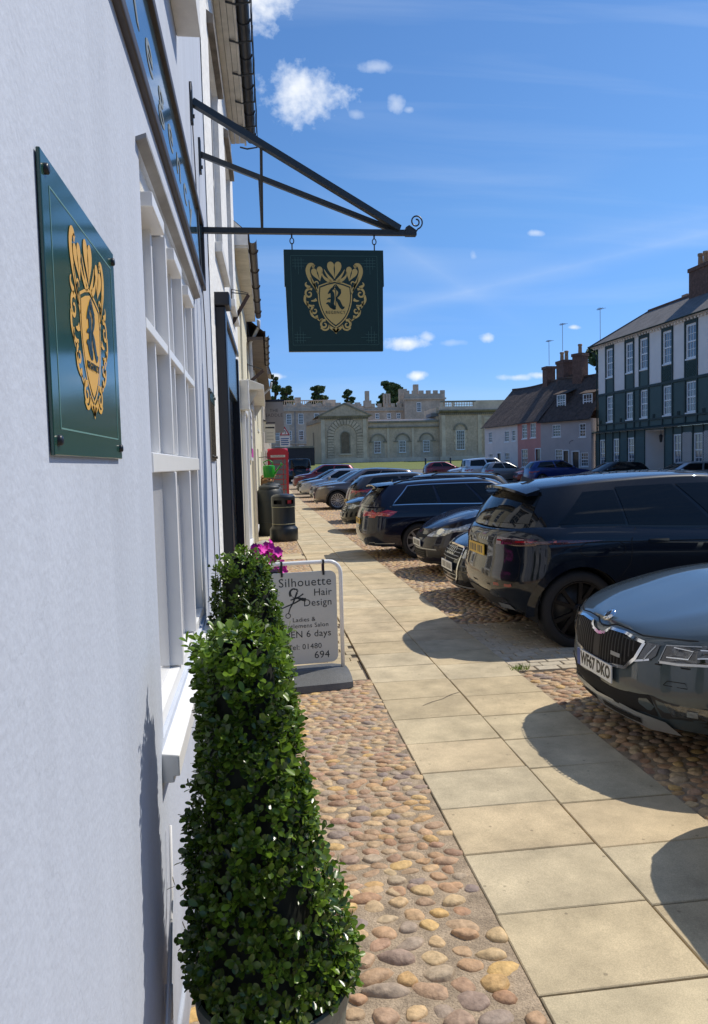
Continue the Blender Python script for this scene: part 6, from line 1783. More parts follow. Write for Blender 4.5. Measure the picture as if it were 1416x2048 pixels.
for side in (1, -1):
    obj('headlight', poly_patch(lz, [(sf(.42), .595), (sf(.62), .575), (.86, .60), (1.0, .66), (1.0, .71), (.86, .715), (sf(.60), .70), (sf(.42), .69)], .007, side, 4), M_lamp)
    obj('fog_recess', poly_patch(lz, [(sf(.46), .42), (sf(.74), .43), (sf(.76), .33), (sf(.50), .30)], .006, side, 3), M_trim)
obj('bumper_lip', line_patch(lz, [(sf(y), .235) for y in np.linspace(-.8, .8, 15)], .022, .008, 1), M_satin)
plate(K, True, None, M_platew, .465, .022)

# 4 -- small plum hatch with teardrop lamps
c4 = hatch(3.99, 1.71, 1.49, .99, .74, paint=P_plum, Df=.85, nf=2.35, wr=.30)
c4['shoulder'] = [(0, .70), (.3, .84), (.85, .98), (1.2, 1.0), (2.4, 1.01), (3.5, 1.05), (3.99, 1.03)]
K = build_car('small_hatchback_car', 'small plum black hatchback with big teardrop headlight behind the black saloon', 'car', c4, 2.52, 11.9, -1)
S, obj, lz, sf = K['S'], K['obj'], K['lz'], K['sf']
for side in (1, -1):
    hl = obj('headlight', poly_patch(lz, [(sf(.36), .635), (sf(.50), .63), (sf(.66), .655), (.86, .72), (.99, .80), (1.0, .865), (.92, .87), (.80, .835), (sf(.60), .765), (sf(.45), .70)], .008, side, 4), M_lamp)
    obj('lamp_reflector', poly_patch(lz, [(sf(.62) + .06 * math.cos(a), .715 + .045 * math.sin(a)) for a in np.linspace(0, 6, 12)], .013, side, 2), M_chrome)
    obj('fog_recess', poly_patch(lz, [(sf(.42), .42), (sf(.66), .43), (sf(.64), .31), (sf(.44), .30)], .006, side, 3), M_trim)
obj('upper_grille', poly_patch(lz, [(sf(-.36), .655), (0, .67), (sf(.36), .655), (sf(.30), .60), (0, .59), (sf(-.30), .60)], .005, 1, 3), M_gap)
obj('lower_grille', grid_patch(lz, -sf(.38), sf(.38), .30, .42, 10, 3, .005, 1), M_gap)
for z in (.33, .36, .39): obj('grille_bar', line_patch(lz, [(sf(y), z) for y in np.linspace(-.36, .36, 9)], .010, .012, 1), M_trim)
obj('bumper_trim', line_patch(lz, [(sf(y), .44) for y in np.linspace(-.6, .6, 13)], .014, .006, 1), M_satin)
obj('bumper_lip', line_patch(lz, [(sf(y), .235) for y in np.linspace(-.75, .75, 15)], .05, .006, 1), M_trim)
plate(K, True, None, M_platew, .515, .012)

# 5 -- navy estate, tail to the path
c5 = dict(L=4.77, W=1.83, wr=.335, wheels=(.92, 3.72), tw=.225, rim=('five_twin', M_alloy), Df=.7, nf=2.7, Dr=.5, nr=3.0, zlo=.22, sill=.26, paint=P_navy,
          hw=[(0, .92), (.2, .97), (.45, 1.0), (.75, .985), (1, .93)],
          xf=[(0, .06), (.4, 0), (1, .12)], xr=[(0, .13), (.15, .05), (.35, .0), (.55, .02), (.8, .05), (1, .12)],
          shoulder=[(0, .74), (.4, .86), (1.2, .96), (2.6, .985), (3.9, 1.01), (4.77, 1.0)],
          cab=dict(base=(1.10, 4.69), top=(2.0, 4.36), wb=.85, wt=.63, Df=.5, Dr=.48, roof=[(2, 1.40), (2.6, 1.445), (3.5, 1.43), (4.4, 1.36)], crown=.05, rw=2.40, bulge=.03, surround=(.85, 2.02, .93, 1.95),
                   side=[((.86, 1.30), (.93, 1.26)), ((1.33, 1.64), (1.29, 1.64)), ((1.67, 2.0), (1.665, 1.94))]),
          doors=[(1.45, 0), (2.45, 0), (3.35, .3)], handles=[2.25, 3.15], rails=True, railmat=P_navy, fin=.35)
K = build_car('estate_car', 'dark navy estate with chrome window line and red tail lamps, tail to the path', 'car', c5, 1.90, 14.5, 1)
S, obj, lz, sf, sr = K['S'], K['obj'], K['lz'], K['sf'], K['sr']
for side in (1, -1):
    obj('taillight', poly_patch(lz, [(sr(.42), .80), (sr(.72), .795), (2.3, .79), (2.04, .815), (1.98, .90), (2.10, .935), (sr(.75), .93), (sr(.42), .91)], .007, side, 4), M_tail)
    obj('lamp_bar', line_patch(lz, [(sr(.44), .835), (sr(.72), .835), (2.2, .84), (2.05, .855)], .02, .011, side), mat('lamp_pink', (.7, .25, .25), .2, coat=.8))
    obj('sill_chrome', line_patch(lz, [(K['sx'](x_), .315) for x_ in np.linspace(4.25, 4.6, 5)], .018, .006, side), M_satin)
obj('bumper_chrome', line_patch(lz, [(2.3, .335), (sr(.7), .33), (sr(.4), .325), (3, .32), (6 - sr(.4), .325), (6 - sr(.7), .33), (3.7, .335)], .016, .006, 1), M_satin)
obj('bumper_crease', line_patch(lz, [(2.3, .62), (sr(.7), .61), (3, .60), (6 - sr(.7), .61), (3.7, .62)], .010, .003, 1), M_gap)
plate(K, False, None, M_platey, .70, .012)
sp_ = MB(); v, f = [], []
for i in range(9):
    y = -.55 + 1.1 * i / 8; z = S.roof(4.36) + .05 * (1 - (abs(y) / .63) ** 2.4); v += [(4.22, y, z + .012), (4.50, y, z - .02), (4.50, y, z - .04), (4.25, y, z - .05)]
for i in range(8):
    for k in range(3): a = i * 4 + k; f.append((a, a + 4, a + 5, a + 1))
obj('roof_spoiler', (v, f), P_navy)

def est(**k):
    c = dict(c5); c['cab'] = dict(c5['cab']); c.pop('fin', None); c['cab'].pop('surround', None); c.update(k); return c
# 6 -- dark estate, nose to the path
K = build_car('estate_car', 'black estate with chrome grille bars whose nose peeks out behind the navy estate', 'car', est(paint=P_black, rails=True, railmat=M_trim), 2.18, 19.9, -1, 1)
lamps_simple(K, hz=.69, hh=.15)
for z in (.60, .64, .68): K['obj']('grille_bar', line_patch(K['lz'], [(K['sf'](y), z) for y in np.linspace(-.42, .42, 9)], .014, .012, 1), M_chrome)
K['obj']('bumper_lip', line_patch(K['lz'], [(K['sf'](y), .27) for y in np.linspace(-.75, .75, 13)], .02, .010, 1), M_chrome)
plate(K, True, None, M_platew, .47)
# 7 -- brown grey crossover, tail to the path
c7 = hatch(4.38, 1.81, 1.50, 1.00, .80, paint=paint('paint_brown_grey', (.055, .052, .050), .5, .3), wr=.345)
K = build_car('crossover_car', 'brown grey crossover with red tail lamp, tail to the path, behind the black estate', 'car', c7, 2.70, 23.3, 1, 1)
lamps_simple(K, True, True, tz=.96, th=.17); plate(K, False, None, M_platey, .66)
# 8 -- bronze grey SUV, nose to the path
c8 = dict(L=4.36, W=1.90, wr=.37, wheels=(.90, 3.56), tw=.24, rim=('petal', M_alloy), Df=.72, nf=2.7, Dr=.55, nr=2.9, zlo=.26, sill=.32, paint=P_bronze, ra=.42,
          hw=[(0, .91), (.2, .97), (.45, 1.0), (.75, .99), (1, .935)], xf=[(0, .10), (.2, .02), (.4, 0), (.75, .03), (1, .13)], xr=[(0, .15), (.3, .02), (.6, .02), (1, .12)],
          shoulder=[(0, .88), (.3, .97), (1.1, 1.05), (2.5, 1.10), (3.7, 1.16), (4.36, 1.16)],
          cab=dict(base=(1.05, 4.28), top=(1.95, 4.02), wb=.87, wt=.65, roof=[(1.9, 1.55), (2.6, 1.575), (3.4, 1.53), (4.1, 1.46)], crown=.05, bulge=.03,
                   side=[((.86, 1.36), (.93, 1.33)), ((1.39, 1.76), (1.36, 1.78)), ((1.79, 2.1), (1.80, 2.0))]),
          doors=[(1.4, 0), (2.4, 0), (3.2, .4)], handles=[2.2, 3.0], lip=.055, cladding=.1, roofpaint=P_black)
K = build_car('suv_car', 'bronze grey SUV with silver petal wheels, nose to the path', 'car', c8, 2.20, 30.4, -1, 1)
lamps_simple(K, hz=.86, hh=.12); plate(K, True, None, M_platew, .60)
K['obj']('skid_plate', grid_patch(K['lz'], -K['sf'](.5), K['sf'](.5), .28, .34, 8, 1, .012, 1), M_satin)
# the rest of the row
K = build_car('people_carrier', 'grey blue people carrier parked next beyond the bronze grey SUV', 'car', est(paint=paint('paint_blue_grey', (.14, .16, .18), .6, .3)), 2.45, 36.2, -1, 1); lamps_simple(K)
K = build_car('hatchback_car', 'bright silver hatchback nose to the path, two beyond the bronze grey SUV', 'car', hatch(4.3, 1.8, 1.5, paint=P_silver), 2.2, 40.6, -1, 1); lamps_simple(K)
K = build_car('saloon_car', 'black saloon mostly hidden behind the bright silver hatchback', 'car', hatch(4.5, 1.8, 1.44, paint=P_black), 2.25, 44.6, -1, 2); lamps_simple(K)
K = build_car('crossover_car', 'dark red crossover at the far end of the left hand row', 'car', hatch(4.5, 1.85, 1.66, 1.08, .84, paint=P_red, wr=.36), 2.35, 51.5, -1, 1); lamps_simple(K, hz=.82)
# van seen from behind
cv = hatch(4.8, 1.9, 1.95, 1.10, .85, paint=P_black, wr=.33); cv['cab'] = dict(base=(.85, 4.74), top=(1.6, 4.66), wb=.93, wt=.84, Dr=.25, nr=4, roof=[(1.5, 1.86), (2.2, 1.90), (4.7, 1.90)], crown=.04, side=[((.86, 1.3), (.93, 1.28))], rw=2.5)
cv['rz'] = -math.pi / 2
K = build_car('van', 'dark van seen from behind beyond the red telephone box', 'van', cv, 3.4, 66.0, 0, 2, None); lamps_simple(K, True, True, tz=1.1, th=.4)
# far row in front of the houses
G2 = 'cars parked before the right hand houses'
def far(nm, label, c, X, d, f, lod=2):
    K = build_car(nm, label, 'car', c, X, d, f, lod, G2); lamps_simple(K); return K
far('hatchback_car', 'dark red hatchback at the left end of the far row by the lawn', hatch(4.0, 1.75, 1.46, paint=P_red), 14.1, 63.2, 1)
far('hatchback_car', 'pale silver hatchback nose left in the far row beside the silver people carrier', hatch(4.2, 1.78, 1.5, paint=P_pale), 15.2, 59.5, -1)
cm = hatch(4.5, 1.83, 1.78, 1.08, .85, paint=P_pale, wr=.32); cm['cab']['top'] = (1.75, 4.38); cm['cab']['base'] = (.95, 4.46)
far('people_carrier', 'pale blue silver people carrier with tall boxy body in the far row', cm, 15.6, 56.3, 1)
far('hatchback_car', 'silver grey hatchback seen side on with red tail lamp in the far row', hatch(3.9, 1.74, 1.5, paint=paint('paint_mid_grey', (.26, .27, .28), .6, .3)), 16.1, 52.8, 1)
far('hatchback_car', 'dark red small car nose left between silver hatchback and blue SUV', hatch(3.9, 1.74, 1.5, paint=P_red), 17.6, 50.2, -1)
far('suv_car', 'bright blue SUV in front of the grey cottage', hatch(4.45, 1.84, 1.62, 1.06, .82, paint=P_blue, wr=.36), 17.3, 47.2, 1)
far('hatchback_car', 'black hatchback nose left in front of the green timbered house', hatch(4.35, 1.8, 1.5, paint=P_black), 17.6, 40.3, -1, 1)
far('saloon_car', 'pale grey saloon at the right edge in front of the green timbered house', hatch(4.6, 1.8, 1.46, paint=P_silver), 19.4, 36.0, -1, 1)

# ================================================================== things on the pavement
M_leaf = ramp_mat('box_leaf', [(.028, .060, .007), (.048, .095, .010), (.078, .14, .014), (.036, .075, .008), (.125, .195, .020), (.065, .095, .013), (.042, .082, .009)], .27, .18, 60, .05, 90, .002, .55)
def translucent(m, k=.35):
    n, l = m.node_tree.nodes, m.node_tree.links; b = n['Principled BSDF']; o = n['Material Output']
    t = n.new('ShaderNodeBsdfTranslucent'); x = n.new('ShaderNodeMixShader'); x.inputs[0].default_value = k
    src = b.inputs['Base Color'].links[0].from_socket; l.new(src, t.inputs[0]); l.new(b.outputs[0], x.inputs[1]); l.new(t.outputs[0], x.inputs[2]); l.new(x.outputs[0], o.inputs[0])
translucent(M_leaf, .22)
M_leafy = ramp_mat('young_sunlit_box_leaf', [(.13, .23, .018), (.18, .30, .025), (.10, .19, .016), (.22, .33, .04)], .34, .15, 60, .05, 90, .002, .5)  # new growth, and the painted sunlit leaves of the sun side
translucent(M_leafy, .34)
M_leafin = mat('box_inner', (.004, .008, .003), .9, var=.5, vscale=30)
M_pot_g = mat('ribbed_pot_grey_green', (.155, .175, .145), .45, var=.12, vscale=6)
M_soil = mat('potting_soil', (.03, .02, .014), .95)
def leaf_template():
    # obovate leaf, folded a little along its midrib, 1 long
    out = [(0, 0), (.16, .10), (.42, .24), (.70, .28), (.90, .18), (1, 0)]
    v = [(x, 0, .02 * math.sin(x * 3)) for x, _ in out]
    L_ = [(x, w, .07 * w / .28 + .02) for x, w in out[1:-1]]; R_ = [(x, -w, .07 * w / .28 + .02) for x, w in out[1:-1]]
    V = v + L_ + R_; f = []
    n = len(out)
    l0, r0 = n, n + 4
    f += [(0, 1, l0), (0, r0, 1)]
    for k in range(3): f += [(1 + k, 2 + k, l0 + k + 1, l0 + k), (1 + k, r0 + k, r0 + k + 1, 2 + k)]
    f += [(4, 5, l0 + 3), (4, r0 + 3, 5)]
    return np.array(V), f
LV, LF = leaf_template()
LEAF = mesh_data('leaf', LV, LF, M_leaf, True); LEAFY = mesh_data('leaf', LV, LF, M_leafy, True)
def topiary(name, label, X, d, z_rim, top, prof, nsprig, lsize, seed, nsingle, potr, lean=(0, 0)):
    """clipped box cone in a ribbed pot; prof: radius against height fraction"""
    rnd = random.Random(seed); root = empty(name, (X, d, gz(d))); tag(root, label, 'potted shrub', 'clipped box bushes in pots')
    pot = MB(); n = 60
    pr = [(potr * .78, 0), (potr * .80, .02), (potr * .97, z_rim - .05), (potr, z_rim - .045), (potr * 1.02, z_rim), (potr * .96, z_rim), (potr * .93, z_rim - .04)]
    base = len(pot.v)
    for j, (r, h) in enumerate(pr):
        for k in range(n):
            q = r * (1 - (.022 if (k % 2 and 0 < j < 3) else 0)); pot.v.append((q * math.cos(2 * math.pi * k / n), q * math.sin(2 * math.pi * k / n), h))
    for j in range(len(pr) - 1):
        for k in range(n): a = j * n + k; b = j * n + (k + 1) % n; pot.f.append((a, b, b + n, a + n))
    pot.build('pot', M_pot_g, root)
    MB().lathe([(.001, z_rim - .05), (potr * .94, z_rim - .05)], 24).build('soil', M_soil, root)
    P = tab(prof); H = top - z_rim
    def ctr(q): return Vector((lean[0] * q, lean[1] * q, z_rim + H * q))
    # solid core, the shade between the leaves given as near-black colour
    core = MB(); m = 18; rows = 14
    for j in range(rows + 1):
        q = j / rows * .97; c = ctr(q); r = max(.004, P(q) * .80)
        for k in range(m): a = 2 * math.pi * k / m; rr_ = r * rnd.uniform(.88, 1.05); core.v.append((c.x + rr_ * math.cos(a), c.y + rr_ * math.sin(a), c.z - .02))
    for j in range(rows):
        for k in range(m): a = j * m + k; b = j * m + (k + 1) % m; core.f.append((a, b, b + m, a + m))
    core.build('shade_core', M_leafin, root, True)
    # sprigs of leaf pairs
    T = []
    qs = np.linspace(0, 1, 200); wgt = np.array([P(q) + .03 for q in qs]); cdf = np.cumsum(wgt); cdf /= cdf[-1]
    ph = [rnd.uniform(0, 6.28) for _ in range(6)]
    for _ in range(nsprig):
        q = float(np.interp(rnd.random(), cdf, qs)); a = rnd.uniform(0, 2 * math.pi); c = ctr(q)
        wob = 1 + .07 * math.sin(3 * a + ph[0] + 9 * q) + .045 * math.sin(5 * a + ph[1] - 14 * q) + .03 * math.sin(23 * q + ph[2] + 2 * a)
        r = P(q) * wob * (1 - abs(rnd.gauss(0, .075)))
        if q > .97: r *= rnd.random() ** .5
        nrm = Vector((math.cos(a), math.sin(a), .35 + .55 * q)).normalized()
        if q > .96: nrm = (nrm + Vector((0, 0, 1.4))).normalized()
        ax = (nrm + Vector((rnd.uniform(-.5, .5), rnd.uniform(-.5, .5), rnd.uniform(-.1, .75)))).normalized()
        ln = lsize * rnd.uniform(.9, 1.9); long_ = rnd.random() < .035
        if long_: ln *= 2.0
        p0 = c + Vector((r * math.cos(a), r * math.sin(a), 0)) - ax * lsize * .9
        s = ax.orthogonal().normalized(); u = ax.cross(s); tw = rnd.uniform(0, 6.28)
        pairs = 3 if not long_ else 5
        young_or_sunlit = rnd.random() < (.75 if q > .88 else (.12 + .45 * max(0, math.cos(a - .3))) * (1.3 if long_ else 1))  # new growth on top; extra share towards the sun paints in sunlit leaves
        for k in range(pairs):
            t = (k + .6) / pairs; base_ = p0 + ax * ln * t
            for w in (0, math.pi):
                ang = tw + w + k * 1.57 + rnd.uniform(-.25, .25)
                out = s * math.cos(ang) + u * math.sin(ang); up_ = .35 + .75 * t
                dirv = (out + ax * up_ * rnd.uniform(.7, 1.3)).normalized(); nn = (ax - dirv * ax.dot(dirv)); nn.normalize(); bb = nn.cross(dirv)
                T.append((base_, dirv, bb, nn, lsize * rnd.choice((.62, .8, .95, 1.05, 1.2)) * rnd.uniform(.9, 1.1), young_or_sunlit))
    # nearest leaves facing the camera become leaves of their own
    camv = Vector((0, 0, 1.8)) - Vector((X, d, gz(d)))
    def score(t): 
        c = t[0]; e = (camv - c).length; cc = ctr(min(1, max(0, (c.z - z_rim) / H))); o = Vector((c.x - cc.x, c.y - cc.y, 0)); v_ = (camv - c).normalized()
        return e - 2.4 * o.dot(v_)
    T.sort(key=score)
    pool = T[:int(nsingle * 3.2)]; random.Random(seed).shuffle(pool)
    single, rest = pool[:nsingle], pool[nsingle:] + T[int(nsingle * 3.2):]
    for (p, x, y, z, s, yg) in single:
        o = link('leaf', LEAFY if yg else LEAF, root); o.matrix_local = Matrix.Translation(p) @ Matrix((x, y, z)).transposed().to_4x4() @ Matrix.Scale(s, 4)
    A = np.array([[*x, *y, *z] for (_, x, y, z, _, _) in rest]).reshape(-1, 3, 3); B = np.array([tuple(p) for (p, *_r) in rest]); Sx = np.array([t[4] for t in rest])
    V = np.einsum('vk,nkc->nvc', LV, A) * Sx[:, None, None] + B[:, None, :]
    nv = len(LV); V = V.reshape(-1, 3); Fc = []
    for i in range(len(rest)):
        o_ = i * nv; Fc += [tuple(k + o_ for k in q) for q in LF]
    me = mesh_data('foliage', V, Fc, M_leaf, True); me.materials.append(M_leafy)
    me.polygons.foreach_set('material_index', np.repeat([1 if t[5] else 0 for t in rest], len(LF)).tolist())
    tag(link('foliage', me, root), kind='stuff')
    return root
topiary('potted_box_bush', 'tall clipped box bush in ribbed pot nearest the camera, against the white wall', -.005, 1.93, .44, 1.39,
        [(0, .212), (.06, .216), (.2, .196), (.4, .165), (.6, .136), (.8, .115), (.9, .110), (.96, .10), (1, .06)], 1900, .0245, 5, 300, .203, (-.065, 0))
topiary('potted_box_bush', 'second clipped box bush further along the wall, left of the salon board', -.045, 3.85, .40, 1.38,
        [(0, .20), (.1, .215), (.3, .20), (.55, .175), (.8, .150), (.93, .12), (1, .05)], 1500, .025, 6, 150, .21, (-.05, 0))

# ---- salon board
AB = empty('pavement_board', (.33, 6.02, .03), R(6)); tag(AB, 'swinging grey salon pavement board with white tubular frame and scissors picture', 'sign')
M_abg = mat('board_grey', (.56, .57, .53), .45); M_abt = mat('board_text', (.022, .03, .034), .6); M_base = mat('moulded_grey_base', (.10, .105, .11), .6, var=.2, vscale=30, bump=.4, bscale=160)
w2_, h_, r_c = .315, .985, .10
fp = [(-w2_, 0, .02), (-w2_, 0, h_ - r_c)] + [(-w2_ + r_c - r_c * math.cos(a), 0, h_ - r_c + r_c * math.sin(a)) for a in np.linspace(.2, 1.57, 6)] + [(w2_ - r_c + r_c * math.sin(a), 0, h_ - r_c + r_c * math.cos(a)) for a in np.linspace(0, 1.4, 6)] + [(w2_, 0, h_ - r_c), (w2_, 0, .02)]
MB().tube(fp, .0165, 10).build('frame', M_white, AB, True)
def rrect(w, h, r, n=6):
    o = []
    for cx_, cz_, a0 in ((w - r, h - r, 0), (-w + r, h - r, 1.5708), (-w + r, -h + r, 3.1416), (w - r, -h + r, 4.7124)):
        o += [(cx_ + r * math.cos(a0 + 1.5708 * i / n), cz_ + r * math.sin(a0 + 1.5708 * i / n)) for i in range(n + 1)]
    return o
pz = .535
MB().extrude([(x, -.012, pz + z) for x, z in rrect(.275, .375, .055)], (0, .024, 0)).build('panel', M_abg, AB)
for sx_ in (-.17, .17): MB().box(sx_ - .008, sx_ + .008, -.02, .02, pz + .345, h_ + .018).build('hanger', M_blackp, AB)
bs = MB()
for (yy0, yy1, zz) in ((-.26, .26, .0),):
    n = 16; sec = [(-.27, .0), (-.26, .05), (-.19, .095), (-.09, .118), (0, .122), (.09, .118), (.19, .095), (.26, .05), (.27, 0)]
    m_ = len(sec); b0 = 0
    for i, x in enumerate(np.linspace(-.345, .345, 9)):
        e = 1 - .12 * (abs(x) / .345) ** 6
        bs.v += [(x, y * e, z * e) for y, z in sec]
    for i in range(8):
        for k in range(m_ - 1): a = i * m_ + k; bs.f.append((a, a + m_, a + m_ + 1, a + 1))
    bs.f += [tuple(range(m_)), tuple(range(8 * m_, 9 * m_))[::-1]]
autosmooth(bs.build('base', M_base, AB), 40)
def abt(t, size, x, z, align='CENTER', wx=1.0, sp=1.05): return put_text(t, size, M_abt, AB, (x, -.0128, pz + z), (1, 0, 0), (0, 0, 1), 'lettering', align, sp, wx)
abt('Silhouette', .098, .235, .292, 'RIGHT', 1.0, 1.08); abt('Hair', .082, .235, .204, 'RIGHT'); abt('Design', .082, .235, .122, 'RIGHT')
abt('Ladies &', .050, .0, -.012, 'CENTER', 1.05); abt('Gentlemens Salon', .050, .0, -.062, 'CENTER', 1.05); abt('OPEN 6 days', .078, .0, -.132, 'CENTER', 1.0); abt('Tel: 01480', .062, .0, -.235, 'CENTER', 1.0); abt('694', .084, .205, -.310, 'RIGHT', 1.0)
sc = MB()
def sflat(pts, w0, w1, wm=None):
    n = len(pts); ws = [w0 + (w1 - w0) * i / (n - 1) + (wm or 0) * math.sin(math.pi * i / (n - 1)) for i in range(n)]
    v, f = stroke2d(pts, ws); sc.add([(x, -.0133, pz + y) for x, y, _ in v], f)
sflat([(-.19, .085), (-.14, .105), (-.07, .13), (0, .165)], .008, .014); sflat([(-.235, .073), (-.215, .076)], .006, .006)
sflat([(-.125, .045), (-.11, .09), (-.085, .13), (-.06, .19), (-.05, .215)], .008, .016)
sflat([(-.105, .155), (-.05, .17), (-.01, .155), (.02, .15)], .01, .03); sflat([(-.10, .19), (-.07, .165), (-.03, .18), (.0, .20)], .004, .012)
sflat(spiral(-.07, .215, .042, .022, 3.9, .2, 18), .022, .004); sflat(spiral(-.055, .225, .02, .008, 2.6, -1.8, 12), .006, .003)
for (cx_, cz_) in ((-.195, .082), (-.128, .028)): sflat([(cx_ + .019 * math.cos(a), cz_ + .019 * math.sin(a)) for a in np.linspace(0, 2 * math.pi, 17)], .006, .006)
sc.build('scissors_picture', M_abt, AB)

# ---- flower planter behind the board
FPn = empty('flower_planter', (.02, 7.7, 0)); tag(FPn, 'wall planter overflowing with magenta petunias by the doorway', 'planter')
MB().box(-.16, .14, -.45, .45, .55, .78).build('trough', M_blackp, FPn, bevel=.01); MB().bar((.13, -.4, 0), (.13, -.4, .56), .03).build('leg', M_blackp, FPn); MB().bar((.13, .4, 0), (.13, .4, .56), .03).build('leg', M_blackp, FPn)
M_mag = ramp_mat('magenta_petal', [(.75, .02, .42), (.85, .03, .50), (.66, .015, .42), (.90, .10, .52)], .6, .2, 60, .05)
rnd = random.Random(9)
fl = MB()
for _ in range(7): 
    r = .027
    a = 0
pet = MB(); pet.add([(0, 0, 0)] + [(.034 * (1 + .18 * math.cos(5 * t)) * math.cos(t), .034 * (1 + .18 * math.cos(5 * t)) * math.sin(t), .016) for t in np.linspace(0, 2 * math.pi, 21)[:-1]], [(0, 1 + k, 1 + (k + 1) % 20) for k in range(20)])
PET = mesh_data('flower', pet.v, pet.f, M_mag, True)
for k in range(130):
    hang = rnd.random() < .45
    p = Vector((rnd.uniform(-.1, .17), rnd.uniform(-.46, .46), rnd.uniform(.80, .98))) if not hang else Vector((rnd.uniform(.12, .22), rnd.uniform(-.46, .46), rnd.uniform(.36, .85)))
    o = link('flower', PET, FPn, p, (rnd.uniform(.7, 1.7), rnd.uniform(-.6, .6), rnd.uniform(-.8, 1.4))); s = rnd.uniform(.8, 1.35); o.scale = (s, s, s)
v, f = [], []
for _ in range(500):
    p = Vector((rnd.uniform(-.15, .19), rnd.uniform(-.47, .47), rnd.uniform(.45, .92))); n = Vector((rnd.uniform(-1, 1), rnd.uniform(-1, 1), rnd.uniform(0, 1))).normalized(); s = n.orthogonal().normalized(); u = n.cross(s); w = .028
    b0 = len(v); v += [p + s * w, p + u * w * .5, p - s * w, p - u * w * .5]; f.append((b0, b0 + 1, b0 + 2, b0 + 3))
tag(link('foliage', mesh_data('foliage', v, f, M_leaf), FPn), kind='stuff')

# ---- two stone door guards
M_conc = mat('stone_guard', (.44, .41, .35), .9, var=.2, vscale=10, bump=.3, bscale=40)
for k, (X, d) in enumerate(((.03, 10.9), (.06, 11.75))):
    o = MB().lathe([(.17, 0), (.17, .48)] + [(.17 * math.cos(a), .48 + .15 * math.sin(a)) for a in np.linspace(.15, 1.56, 8)], 20).build('stone_bollard', M_conc, None, True, (X, d, .02))
    tag(o, ('round topped stone guard behind the flowers, the nearer of two', 'round topped stone guard behind the flowers, the farther of two')[k], 'bollard', 'stone guards by the cream house')

# ---- litter bin
LB_ = empty('litter_bin', (.575, 17.9, .03)); tag(LB_, 'round black litter bin with slot hood and thin gold bands on the cobbles', 'litter bin')
M_binp = mat('black_bin_plastic', (.014, .017, .018), .33, var=.15, vscale=8, spec=.5); M_band = mat('faded_gold_band', (.30, .29, .18), .5)
bn = MB().lathe([(.001, 0), (.325, 0), (.335, .02), (.335, .27), (.325, .29), (.285, .335), (.275, .36), (.275, .80)], 40); autosmooth(bn.build('body', M_binp, LB_), 30)
for z in (.40, .80): MB().lathe([(.276, z - .008), (.281, z - .008), (.281, z + .008), (.276, z + .008)], 40).build('band', M_band, LB_, True)
hd = MB(); n = 40; prof = [(.275, .81), (.288, .825)]
slot = lambda a: -2.75 < a < -.55
for z0_, z1_, hole in ((.815, .87, False), (.87, .965, True), (.965, 1.02, False)):
    for k in range(n):
        a0 = -math.pi + 2 * math.pi * k / n; a1 = -math.pi + 2 * math.pi * (k + 1) / n
        if hole and (-2.55 < a0 < -1.85 or -1.45 < a0 < -.65): continue
        hd.quad(*[(.284 * math.cos(a), .284 * math.sin(a), z) for a, z in ((a0, z0_), (a1, z0_), (a1, z1_), (a0, z1_))])
hd.lathe([(.284, 1.02), (.275, 1.05), (.23, 1.085), (.12, 1.105), (.001, 1.108)], n)
autosmooth(hd.build('hood', M_binp, LB_), 30)
MB().lathe([(.20, .80), (.20, 1.05)], 20).build('liner', M_dark, LB_, True)
lb = MB(); 
for k in range(6):
    a0 = -1.15 + .5 * k / 6; a1 = -1.15 + .5 * (k + 1) / 6; lb.quad(*[(.240 * math.cos(a), .240 * math.sin(a), z) for a, z in ((a0, .875), (a1, .875), (a1, .96), (a0, .96))])
lb.build('red_label', mat('red_label', (.50, .03, .04), .5), LB_)

# ---- two barrel-shaped composters / water butts
M_butt = mat('green_black_plastic', (.018, .023, .023), .5, var=.12, vscale=5)
for k, (X, d, sc_) in enumerate(((.27, 19.4, 1.0), (.36, 21.2, 1.0))):
    wb = empty('water_butt', (X, d, .02)); tag(wb, ('large dark barrel water butt against the cream wall beside the litter bin', 'dark water butt mostly hidden behind the larger barrel')[k], 'water butt', 'water butts by the cream house')
    autosmooth(MB().lathe([(.001, 0), (.30, 0), (.31, .02), (.345, .35), (.352, .6), (.345, .95), (.315, 1.12), (.27, 1.19), (.25, 1.21)], 32).build('barrel', M_butt, wb), 35)
    autosmooth(MB().lathe([(.265, 1.20), (.272, 1.215), (.265, 1.25), (.22, 1.29), (.10, 1.31), (.09, 1.34), (.001, 1.342)], 32).build('lid', M_butt, wb), 35)
    for z in (.35, .62, .9): MB().lathe([(.345, z - .012), (.356, z), (.345, z + .012)], 32).build('rib', M_butt, wb, True)

